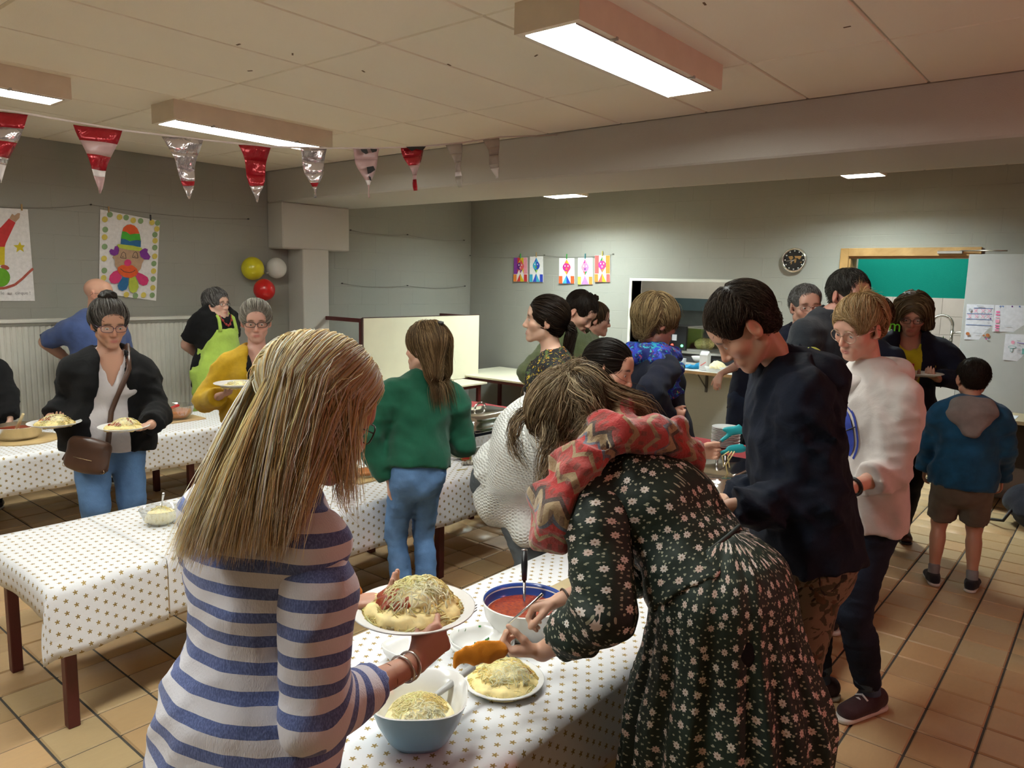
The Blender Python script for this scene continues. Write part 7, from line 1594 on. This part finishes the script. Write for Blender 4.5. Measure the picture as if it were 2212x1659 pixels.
# second plate on the table
c = V3(1.506, 1.245, CZ+.004); plate(c, .115, 'white plate of pasta standing on the starred table'); pasta_serving(c, .135, 'pasta with melted cheese and a little sauce on the table plate', 7, False, 170, 1.1); mound('sauce', bpy.data.objects['pasta_serving.001'], c+V3(.05, -.035, .02), .022, .016, m_sauce, 4)
# blue square bowl with grated cheese
c = V3(1.178, 1.236, CZ+.003); o = empty('mixing_bowl', c, 'light blue rounded square bowl full of grated cheese', 'bowl'); xa = (math.cos(.75), math.sin(.75), 0)
MB().lathe(c, [(.0005, 0), (.058, 0), (.075, .02), (.100, .07), (.116, .118), (.117, .121)], 48, squ=3.0, xa=xa).build('shell', plain('pale_blue_glaze', (.30, .53, .70), .25, .04), o)
MB().lathe(c, [(.117, .121), (.113, .122), (.098, .075), (.07, .022), (.0005, .012)], 48, squ=3.0, xa=xa).build('lining', m_china, o)
o = empty('grated_cheese', c+V3(0, 0, .05), 'heap of grated yellow cheese in the blue bowl', 'cheese'); mound('heap', o, c+V3(0, 0, .055), .085, .04, plain('cheese_bed', (.88, .76, .42), .6, .1, 60), 5, .003, 60); noodles('shreds', o, c+V3(0, 0, .058), .084, .042, 600, .024, .0016, CHE, 9, 5, .005, 3, 3.0)
a, b = c+V3(.02, .0, .085), P(1022, 1440, 1.98); d = unit(b-a); thing('serving_spoon', MB().tube([a-d*.02, a, a+(b-a)*.3, b], [.003, .004, .008, .010], 8), plain('grey_handle', (.42, .43, .43), .35), 'grey-handled spoon stuck in the blue cheese bowl', 'spoon', a)
# big white sauce bowl with a ladle
c = V3(1.795, 1.40, CZ+.003); o = empty('sauce_bowl', c, 'large white bowl with blue bands inside, full of tomato sauce', 'bowl')
MB().lathe(c, [(.0005, 0), (.085, 0), (.10, .01), (.128, .06), (.136, .104), (.138, .108)], 56).build('shell', m_china, o)
bl = plain('cobalt_band', (.03, .07, .30), .2); MB().lathe(c, [(.138, .108), (.134, .110), (.131, .098), (.130, .094), (.1275, .082), (.124, .07), (.09, .02), (.0005, .012)], 56, mfn=lambda i: 1 if i in (1, 3, 4) else 0).build('lining', [m_china, bl], o)
o = empty('tomato_sauce', c+V3(0, 0, .07), 'chunky tomato sauce in the large white bowl', 'sauce'); MB().lathe(c+V3(0, 0, .074), [(.0005, .003), (.06, .004), (.115, .001), (.123, -.006)], 40).build('surface', m_sauce, o)
a = c+V3(.01, .01, .05); b = P(1133, 1186, 2.45); o = empty('ladle', a, 'steel ladle with black handle standing in the sauce bowl', 'ladle'); k = a+(b-a)*.52
MB().tube([a, k], .005, 8).build('shaft', m_cutl, o); MB().tube([k, k+(b-k)*.5, b-(b-k)*.04], [.008, .011, .010], 10).build('handle', plain('black_handle', (.012, .012, .014), .3), o); MB().tube([b-(b-k)*.04, b], [.010, .010], 10).build('end_cap', m_cutl, o)
# herb bowl, small dish, board
c = V3(1.592, 1.405, CZ+.003); o = empty('herb_bowl', c, 'low white oval bowl with chopped green herbs', 'bowl')
MB().lathe(c, [(.0005, 0), (.065, 0), (.09, .03), (.096, .056), (.094, .059), (.086, .035), (.06, .01), (.0005, .008)], 48).build('body', m_china, o); MB().lathe(c, [(.093, .036), (.101, .04), (.101, .046), (.093, .048)], 48).build('rim_band', m_china, o)
o = empty('herbs', c+V3(0, 0, .02), 'chopped green herbs in the low white bowl', 'herbs'); m = MB(); g = np.random.default_rng(2)
for i in range(90):
    a = g.random()*6.28; r = .05*g.random()**.5; q = c+V3(-.012+r*math.cos(a), -.01+r*math.sin(a)*.7, .013+.018*g.random()); d = g.normal(size=3)*.007; e = g.normal(size=3)*.005; m.add([q, q+d, q+d+e, q+e], [(0, 1, 2, 3)])
for i in range(14):
    a = g.random()*6.28; r = .08+.008*g.random(); q = c+V3(r*math.cos(a), r*math.sin(a), .04+.008*g.random()); d = g.normal(size=3)*.006; e = V3(0, 0, .006); m.add([q, q+d, q+d+e, q+e], [(0, 1, 2, 3)])
tag(m.build('leaf_bits', m_herb, o), kind='stuff')
c = V3(1.42, 1.54, CZ+.003); thing('small_dish', MB().lathe(c, [(.0005, 0), (.045, 0), (.062, .03), (.068, .05), (.066, .052), (.055, .03), (.0005, .008)], 40, squ=3.5), m_china, 'small white square dish below the held plate', 'dish', c)
c = V3(2.19, 1.48, CZ+.003); thing('cutting_board', MB().box(c+V3(-.12, -.06, 0), c+V3(.1, .06, .012), ch=.003), plain('pale_wood', (.50, .40, .23), .5, .1, 10), 'pale wooden board behind the white sauce bowl', 'board', c)
# orange napkins
def napkin(pts, r, label, seed):
    F = Field()
    for a, b in zip(pts[:-1], pts[1:]): F.ecap(a, b, r, r, .01, side=CU, q0=r*.45, q1=r*.45)
    F.wrinkle(.004, 50, seed); v, q = F.mesh(.004); o = tag(mesh_obj('napkin', v, q, fabric('orange_paper', (.75, .26, .015), .8), None, pts[0], True), label, 'napkin')
napkin([P(985, 1418, 1.86), P(1030, 1410, 1.88), P(1088, 1412, 1.90)], .020, 'folded orange paper napkin in the hand of the daisy-dress woman', 4); napkin([P(758, 1282, 1.62), P(772, 1290, 1.63)], .012, 'orange napkin tip beside the striped sweater', 5)
# spoon in the daisy-dress woman's right hand
a, b = P(1172, 1283, 2.10), P(1098, 1348, 2.10); thing('tea_spoon', MB().tube([a, a+(b-a)*.45, b], [.0045, .004, .003], 6), m_cutl, 'thin steel spoon held over the herb bowl', 'spoon', a)
# chafing dishes
def chafing(c, label, lx=.27, ly=.17, cans=True, lid=True):
    o = empty('chafing_dish', c, label, 'chafing dish', 'steel warming dishes'); x, y, z = c
    m = MB()
    for sx in (-1, 1):
        for sy in (-1, 1): m.box((x+sx*lx*.9-.012, y+sy*ly-.003, z), (x+sx*lx*.9+.012, y+sy*ly+.003, z+.2))
        m.box((x+sx*lx*.9-.012, y-ly, z+.005), (x+sx*lx*.9+.012, y+ly, z+.009))
    for sy in (-1, 1): m.box((x-lx, y+sy*(ly+.004)-.003, z+.17), (x+lx, y+sy*(ly+.004)+.003, z+.20))
    m.box((x-lx, y-.06, z+.02), (x+lx, y+.06, z+.023)); m.build('frame', m_steel, o)
    sq = dict(squ=7.0, sx=lx/.17, sy=ly/.17, xa=(1, 0, 0))
    MB().lathe((x, y, z+.10), [(.0005, 0), (.155, 0), (.163, .01), (.166, .085), (.185, .09), (.186, .096), (.166, .096)], 48, **sq).build('water_pan', m_steel, o)
    if lid:
        MB().lathe((x, y, z+.198), [(.186, 0), (.187, .012), (.174, .016), (.165, .055), (.150, .078), (.12, .088), (.0005, .092)], 48, **sq).build('lid', m_steel, o)
        h = MB(); h.tube([(x-.05, y, z+.285), (x-.045, y, z+.32), (x-.02, y, z+.335), (x+.02, y, z+.335), (x+.045, y, z+.32), (x+.05, y, z+.285)], .007, 8); h.build('lid_handle', m_steel, o)
    return o
chafing(V3(3.56, 3.19, CZ+.003), 'steel warming dish with closed lid on the middle table'); chafing(V3(3.30, 1.42, CZ+.003), 'steel warming dish in front of the teenager on the front table')
def can(c, label):
    o = empty('fuel_can', c, label, 'can', 'fuel cans'); MB().lathe(c, [(.0005, 0), (.034, 0), (.035, .003), (.035, .05), (.0365, .053), (.033, .055), (.032, .045), (.0005, .044)], 24).build('tin', metal('tin_grey', (.5, .47, .42), .35), o)
    MB().lathe(c, [(.0355, .006), (.0355, .045)], 24).build('label_band', plain('can_yellow', (.55, .42, .12), .5), o); q = -CF*V3(1, 1, 0); q = unit(q); s_ = np.cross((0, 0, 1), q)
    L = [c+V3(0, 0, z_)+(q*math.cos(a)+s_*math.sin(a))*.0362 for z_ in (.01, .041) for a in np.linspace(-.7, .7, 7)]; MB().add(L, [(i, i+1, 8+i, 7+i) for i in range(6)], 0, True).build('red_label', plain('can_red', (.48, .04, .02), .5), o)
can(V3(3.37, 3.13, CZ+.003), 'left small fuel can with red label under the warming dish'); can(V3(3.55, 3.09, CZ+.003), 'right small fuel can with red label under the warming dish')
m = MB(); F = Field(); c = V3(3.30, 3.04, CZ+.012); F.ell(c, np.eye(3), (.06, .03, .008), .01); F.wrinkle(.006, 90, 3); v, q = F.mesh(.005); tag(mesh_obj('crumpled_foil', v, q, metal('foil', (.45, .42, .36), .35), None, c, True), 'scrap of crumpled foil beside the fuel cans', 'foil')
a = V3(3.36, 3.0, CZ+.008); b = V3(3.75, 3.06, CZ+.012); thing('serving_tongs', MB().tube([a, (a+b)/2+V3(0, 0, .006), b], [.006, .006, .012], 6), m_cutl, 'long steel tongs lying before the warming dish', 'tongs', a)
thing('pasta_scrap', MB().tube([(3.13, 2.98, CZ+.006), (3.20, 2.96, CZ+.006)], .004, 6), plain('pasta_piece', (.6, .5, .22), .6), 'single pasta strand dropped on the middle table', 'pasta', (3.16, 2.97, CZ))
# tongs with turquoise ends, held over the warming dish
h = np.asarray(W11.tips[1][0][1])*.5+np.asarray(W11.wr[1])*.5
o = empty('pasta_tongs', P(1545, 975, 3.34), 'tongs with turquoise silicone ends gripped over the warming dish', 'tongs'); m_turq = plain('turquoise_silicone', (.01, .30, .34), .5)
for (u0, v0), (u1, v1), (u2, v2) in (((1528, 975), (1558, 952), (1598, 922)), ((1532, 985), (1556, 978), (1604, 966))):
    d0 = 3.36; MB().tube([P(u0, v0, d0), P(u1, v1, d0)], .006, 8).build('arm', plain('dark_steel', (.10, .09, .09), .35), o)
    p1, p2 = P(u1, v1, d0), P(u2, v2, d0); F = Field(); F.ecap(p1, p2, .008, .014, .01, side=CU, q0=.006, q1=.007); F.ell(p1*.25+p2*.75, (unit(p2-p1), CU, CF), (.045, .018, .010), .01); v, q = F.mesh(.004); mesh_obj('silicone_end', v, q, m_turq, o, smooth=True)
MB().tube([P(1528, 975, 3.36), P(1505, 982, 3.36), P(1532, 985, 3.36)], .005, 8).build('hinge', MATS['dark_steel'], o)
m = MB()
for k, (u, v) in enumerate(((1560, 985), (1572, 988), (1568, 1004))): m.tube([P(1575+k*6, 975, 3.34), P(u, v, 3.34), P(u+4, v+22, 3.34)], .003, 6)
thing('hanging_pasta', m, m_pasta if False else plain('pasta_ribbon', (.70, .58, .26), .5), 'pasta ribbons hanging from the turquoise tongs', 'pasta', P(1568, 985, 3.34))
# stack of plates on the red cloth
c = V3(4.93, 2.10, CZ+.004)
for k in range(12): plate(c+V3(.002*math.sin(k*2), .002*math.cos(k*3), k*.0115), .098, ['bottom', 'second from the bottom', 'third from the bottom', 'fourth from the bottom', 'fifth from the bottom', 'sixth from the bottom', 'sixth from the top', 'fifth from the top', 'fourth from the top', 'third from the top', 'second from the top', 'topmost'][k]+' white plate of the stack on the red cloth', 'stack of plates')
# middle table: sauce bowl on a board, cheese bowl with spoon
def bowl_glass(c, r, h, label, cat='bowl', nm='glass_bowl'): return thing(nm, MB().lathe(c, [(.0005, 0), (r*.55, 0), (r*.8, h*.35), (r, h), (r*1.02, h+.002), (r*.985, h+.003), (r*.78, h*.37), (r*.54, .006), (.0005, .006)], 48), m_bglass, label, cat, c)
c = V3(2.66, 3.24, CZ+.003); thing('cutting_board', MB().box(c+V3(-.13, -.10, 0), c+V3(.13, .1, .012), ch=.003), plain('bamboo', (.52, .36, .16), .5, .1, 10), 'bamboo board under the nearly empty glass bowl', 'board', c)
c = c+V3(.0, .0, .0135); bowl_glass(c, .105, .085, 'glass bowl with a rest of orange sauce behind the green sweater'); thing('sauce_rest', MB().lathe(c+V3(0, 0, .0075), [(.0005, .012), (.05, .014), (.068, .022), (.066, .008), (.055, .0), (.0005, .0)], 32), m_osauce, 'rest of orange sauce in the glass bowl by the green sweater', 'sauce', c)
c = V3(1.51, 3.27, CZ+.003); bowl_glass(c, .088, .07, 'glass bowl of grated cheese on the left table'); o = empty('grated_cheese', c+V3(0, 0, .01), 'grated cheese in the glass bowl on the left table', 'cheese'); mound('heap', o, c+V3(0, 0, .022), .066, .05, MATS['cheese_bed'], 8, .003, 60); MB().lathe(c, [(.0005, .0075), (.047, .0075), (.064, .026), (.0005, .026)], 28).build('lower_heap', MATS['cheese_bed'], o); noodles('shreds', o, c+V3(0, 0, .026), .066, .05, 300, .024, .0014, CHE, 12, 5, .006, 3)
a = c+V3(0, 0, .05); b = P(353, 1065, 3.33); thing('table_spoon', MB().tube([a, a+(b-a)*.5, b-(b-a)*.1, b], [.0025, .003, .006, .005], 6), m_cutl, 'upright spoon in the glass cheese bowl', 'spoon', a)
# far table: pan with wooden spoon on a round board, glass bowl of sauce on a board
c = V3(1.70, 5.58, CZ+.003); thing('round_board', MB().lathe(c, [(.0005, 0), (.2, 0), (.203, .006), (.2, .014), (.0005, .014)], 40), MATS['bamboo'], 'round wooden board under the steel pan', 'board', c)
c = c+V3(-.03, .02, .0155); o = empty('saucepan', c, 'wide steel pan of tomato sauce on the round board', 'pan'); MB().lathe(c, [(.0005, 0), (.11, 0), (.135, .03), (.14, .085), (.143, .087), (.137, .087), (.13, .035), (.0005, .006)], 40).build('body', m_steel, o); MB().lathe(c, [(.0005, .063), (.1, .064), (.1335, .061)], 32).build('sauce', m_sauce, o)
for s_ in (1, -1): MB().tube([c+V3(.13*s_, .03, .075), c+V3(.175*s_, .02, .085), c+V3(.175*s_, -.02, .085), c+V3(.13*s_, -.03, .075)], .006, 6).build('pan_handle', m_steel, o)
a = c+V3(-.02, -.02, .05); b = P(50, 894, 4.85); thing('wooden_spoon', MB().tube([a, b], [.012, .008], 8), plain('spoon_wood', (.55, .42, .22), .6), 'wooden spoon leaning in the steel pan', 'spoon', a)
c = V3(2.74, 5.58, CZ+.003); thing('cutting_board', MB().box(c+V3(-.16, -.11, 0), c+V3(.17, .1, .012), ch=.003), plain('beech', (.50, .34, .17), .5, .1, 10), 'beech board under the glass sauce bowl on the far table', 'board', c)
c = c+V3(0, 0, .0135); bowl_glass(c, .125, .105, 'glass bowl of red sauce beside the black blazer'); thing('sauce_fill', MB().lathe(c+V3(0, 0, .0075), [(.0005, .058), (.09, .06), (.100, .058), (.088, .028), (.064, .0), (.0005, .0)], 36), m_osauce, 'tomato sauce filling the glass bowl on the far table', 'sauce', c); a = c+V3(-.03, -.03, .06); thing('red_spatula', MB().obox(a+V3(-.02, 0, .035), (.05, .015, .012), (0, .018, 0), (0, 0, .006)), plain('red_silicone', (.55, .02, .02), .4), 'red silicone spatula in the far glass bowl', 'spatula', a)
# plastic tub on the far table's end, bag hanging below it
c = V3(4.27, 5.36, CZ+.003); F = Field(); F.ecap(c+V3(0, 0, .02), c+V3(.0, .02, .15), .06, .02, .02, side=CR, q0=.03, q1=.012); F.wrinkle(.006, 30, 4); v, q = F.mesh(.006); t = NT('frosted_plastic', .3, .5); t.col((.66, .70, .74)).p(Transmission_Weight=.45); tag(mesh_obj('plastic_bag', v, q, t.mat, None, c, True), 'crumpled translucent plastic bag at the far table end', 'plastic bag')
c = V3(4.24, 4.96, .37); F = Field(); F.ell(c, np.eye(3), (.05, .09, .11), .02); F.wrinkle(.010, 28, 6); v, q = F.mesh(.008); o = tag(mesh_obj('striped_bag', v, q, splashes('striped_bag', (.45, .48, .48), [((.03, .08, .16), .54, .8), ((.2, .25, .1), .6, 1.1)], 9), None, c, True), 'grey and blue striped bag hanging at the far table end', 'bag'); MB().tube([c+V3(0, .03, .09), c+V3(.0, .09, .215)], .008, 6).build('strap', MATS['black_handle'], o)
# carried plates
for u, v, d, r, lab, gl in ((118, 920, 3.86, .125, 'white plate in the right hand of the blazer woman', 'pasta portion on the blazer woman\'s right-hand plate'), (268, 928, 3.83, .122, 'white plate in the left hand of the blazer woman', 'pasta portion on the blazer woman\'s left-hand plate')):
    c = P(u, v, d); plate(c, r, lab); pasta_serving(c, r, gl, u, True, 90)
c = P(512, 834, 4.36); plate(c, .13, 'white plate carried by the mustard cardigan woman'); pasta_serving(c+V3(0, 0, -.012), .12, 'flat pasta portion carried by the mustard cardigan woman', 17, False, 60, .7)
c = P(1990, 812, 4.66); plate(c, .125, 'white plate carried by the yellow top woman'); thing('red_tag', MB().obox(c+V3(-.03, .06, .045), (.002, .02, 0), (.01, 0, 0), (0, 0, .03)), plain('red_paper', (.6, .05, .04), .6), 'small red paper standing on the carried plate by the doorway', 'paper', c)
# crossbody bag of the blazer woman
R = W17
class Both:
    def __init__(s, *f): s.f = f
    def at(s, p): return np.min([q.at(p) for q in s.f], 0)
T2 = Both(R.topF, R.under); c = P(190, 985, 3.90); o = empty('shoulder_bag', c, 'brown leather shoulder bag at the hip of the blazer woman', 'bag'); m_lea = plain('brown_leather_bag', (.085, .040, .025), .35, .15, 8, .15, 60)
F = Field(); ax = unit(CR*.94-CU*.2); up_ = np.cross(ax, -CF); F.ell(c, (ax, up_, CF), (.115, .085, .045), .02); F.ecap(c-ax*.08-up_*.06, c+ax*.08-up_*.06, .03, .03, .04); F.ecap(c-ax*.085+up_*.055, c+ax*.085+up_*.055, .022, .022, .05); v, q = F.mesh(.008); mesh_obj('pouch', v, q, m_lea, o, smooth=True)
MB().tube([c+ax*.105+up_*.06, onto(T2, R.spine(.12)-R.srt*.0, R.sfw, .012), onto(T2, R.spine(.25)-R.srt*.03, R.sfw, .012), onto(T2, R.spine(.36)-R.srt*.06, R.sfw, .012), onto(T2, R.spine(.44)-R.srt*.08, R.sfw, .012), onto(T2, R.spine(.49)-R.srt*.085, R.sfw*.4+R.sd2, .012), R.neck*.6+R.sh[1]*.4-R.sfw*.08+V3(0, 0, .02), R.chest-R.sfw*.15, c-ax*.11+up_*.05-R.sfw*.1], .014, 6).build('strap', m_lea, o)
for s_ in (1, -1): MB().lathe(c+ax*.1*s_+up_*.062-CF*.02, [(.010, -.002), (.013, 0), (.010, .002)], 12, axis=CF).build('ring', metal('brass_buckle', (.7, .6, .42), .25) if s_ > 0 else MATS['brass_buckle'], o)
MB().tube([c-ax*.05+up_*.01-CF*.046, c+ax*.05+up_*.012-CF*.046], .0025, 5).build('zip', MATS['brass_buckle'], o)
# things on the hatch shelf
zs = .839; sh = lambda u, v, x=7.2: atx(u, v, x)
c = V3(7.22, atx(1523, 780, 7.22)[1], zs); o = empty('milk_carton', c, 'white carton on the hatch shelf', 'carton'); MB().box(c+V3(-.04, -.045, 0), c+V3(.04, .045, .16), ch=.003).build('box', plain('carton_white', (.62, .6, .58), .5), o); MB().add([c+V3(-.04, -.045, .16), c+V3(.04, -.045, .16), c+V3(.04, .045, .16), c+V3(-.04, .045, .16), c+V3(0, -.045, .2), c+V3(0, .045, .2)], [(0, 1, 4), (2, 3, 5), (1, 2, 5, 4), (3, 0, 4, 5)]).build('gable', MATS['carton_white'], o); MB().obox(c+V3(-.0415, 0, .07), (.0005, 0, 0), (0, .028, -.02), (0, .002, .003)).build('red_print', I['coral'], o)
c = V3(7.18, atx(1546, 785, 7.18)[1], zs); o = empty('cheese_tray', c, 'white oval tray heaped with grated cheese on the hatch shelf', 'tray'); MB().lathe(c, [(.0005, 0), (.075, 0), (.095, .055), (.092, .056), (.07, .008), (.0005, .006)], 32, sx=.8, sy=1.15, xa=(1, 0, 0), squ=3.).build('tray', m_china, o); mound('cheese', o, c+V3(0, -.02, .04), .085, .075, MATS['cheese_bed'], 6, .004, 60)
c = V3(7.16, atx(1474, 785, 7.16)[1], zs); o = empty('plastic_cup', c, 'clear plastic cup with a brown drink on the hatch shelf', 'cup'); MB().lathe(c, [(.0005, 0), (.028, 0), (.04, .11), (.0395, .11), (.0275, .002), (.0005, .002)], 28).build('cup', t.mat, o); MB().lathe(c, [(.0005, .003), (.027, .003), (.0295, .033), (.0005, .033)], 24).build('drink', plain('tea', (.35, .16, .05), .2), o)
c = V3(7.25, atx(1460, 780, 7.25)[1], zs); thing('glass_jar', MB().lathe(c, [(.0005, 0), (.033, 0), (.035, .1), (.03, .105), (.03, .12), (.0005, .12)], 24), plain('jar_brown', (.12, .09, .07), .3), 'dark jar with lid on the hatch shelf', 'jar', c)
c = V3(7.3, atx(1492, 785, 7.3)[1], zs); F = Field(); F.ell(c+V3(0, 0, .015), np.eye(3), (.06, .12, .014), .02); F.ell(c+V3(0, -.09, .03), np.eye(3), (.03, .03, .03), .02); F.wrinkle(.008, 50, 3); F.cut(c+V3(0, 0, .001), (0, 0, -1)); v, q = F.mesh(.006); tag(mesh_obj('blue_cloth', v, q, fabric('blue_cleaning_cloth', (.02, .28, .55), .8), None, c, True), 'crumpled bright blue cloth on the hatch shelf', 'cloth')
c = V3(7.5, atx(1515, 748, 7.5)[1], zs); thing('serving_bowl', MB().lathe(V3(7.84, atx(1515, 748, 7.84)[1], .84), [(.0005, 0), (.06, 0), (.105, .075), (.102, .077), (.055, .006), (.0005, .006)], 36), m_china, 'white bowl behind the carton in the hatch', 'bowl', c)
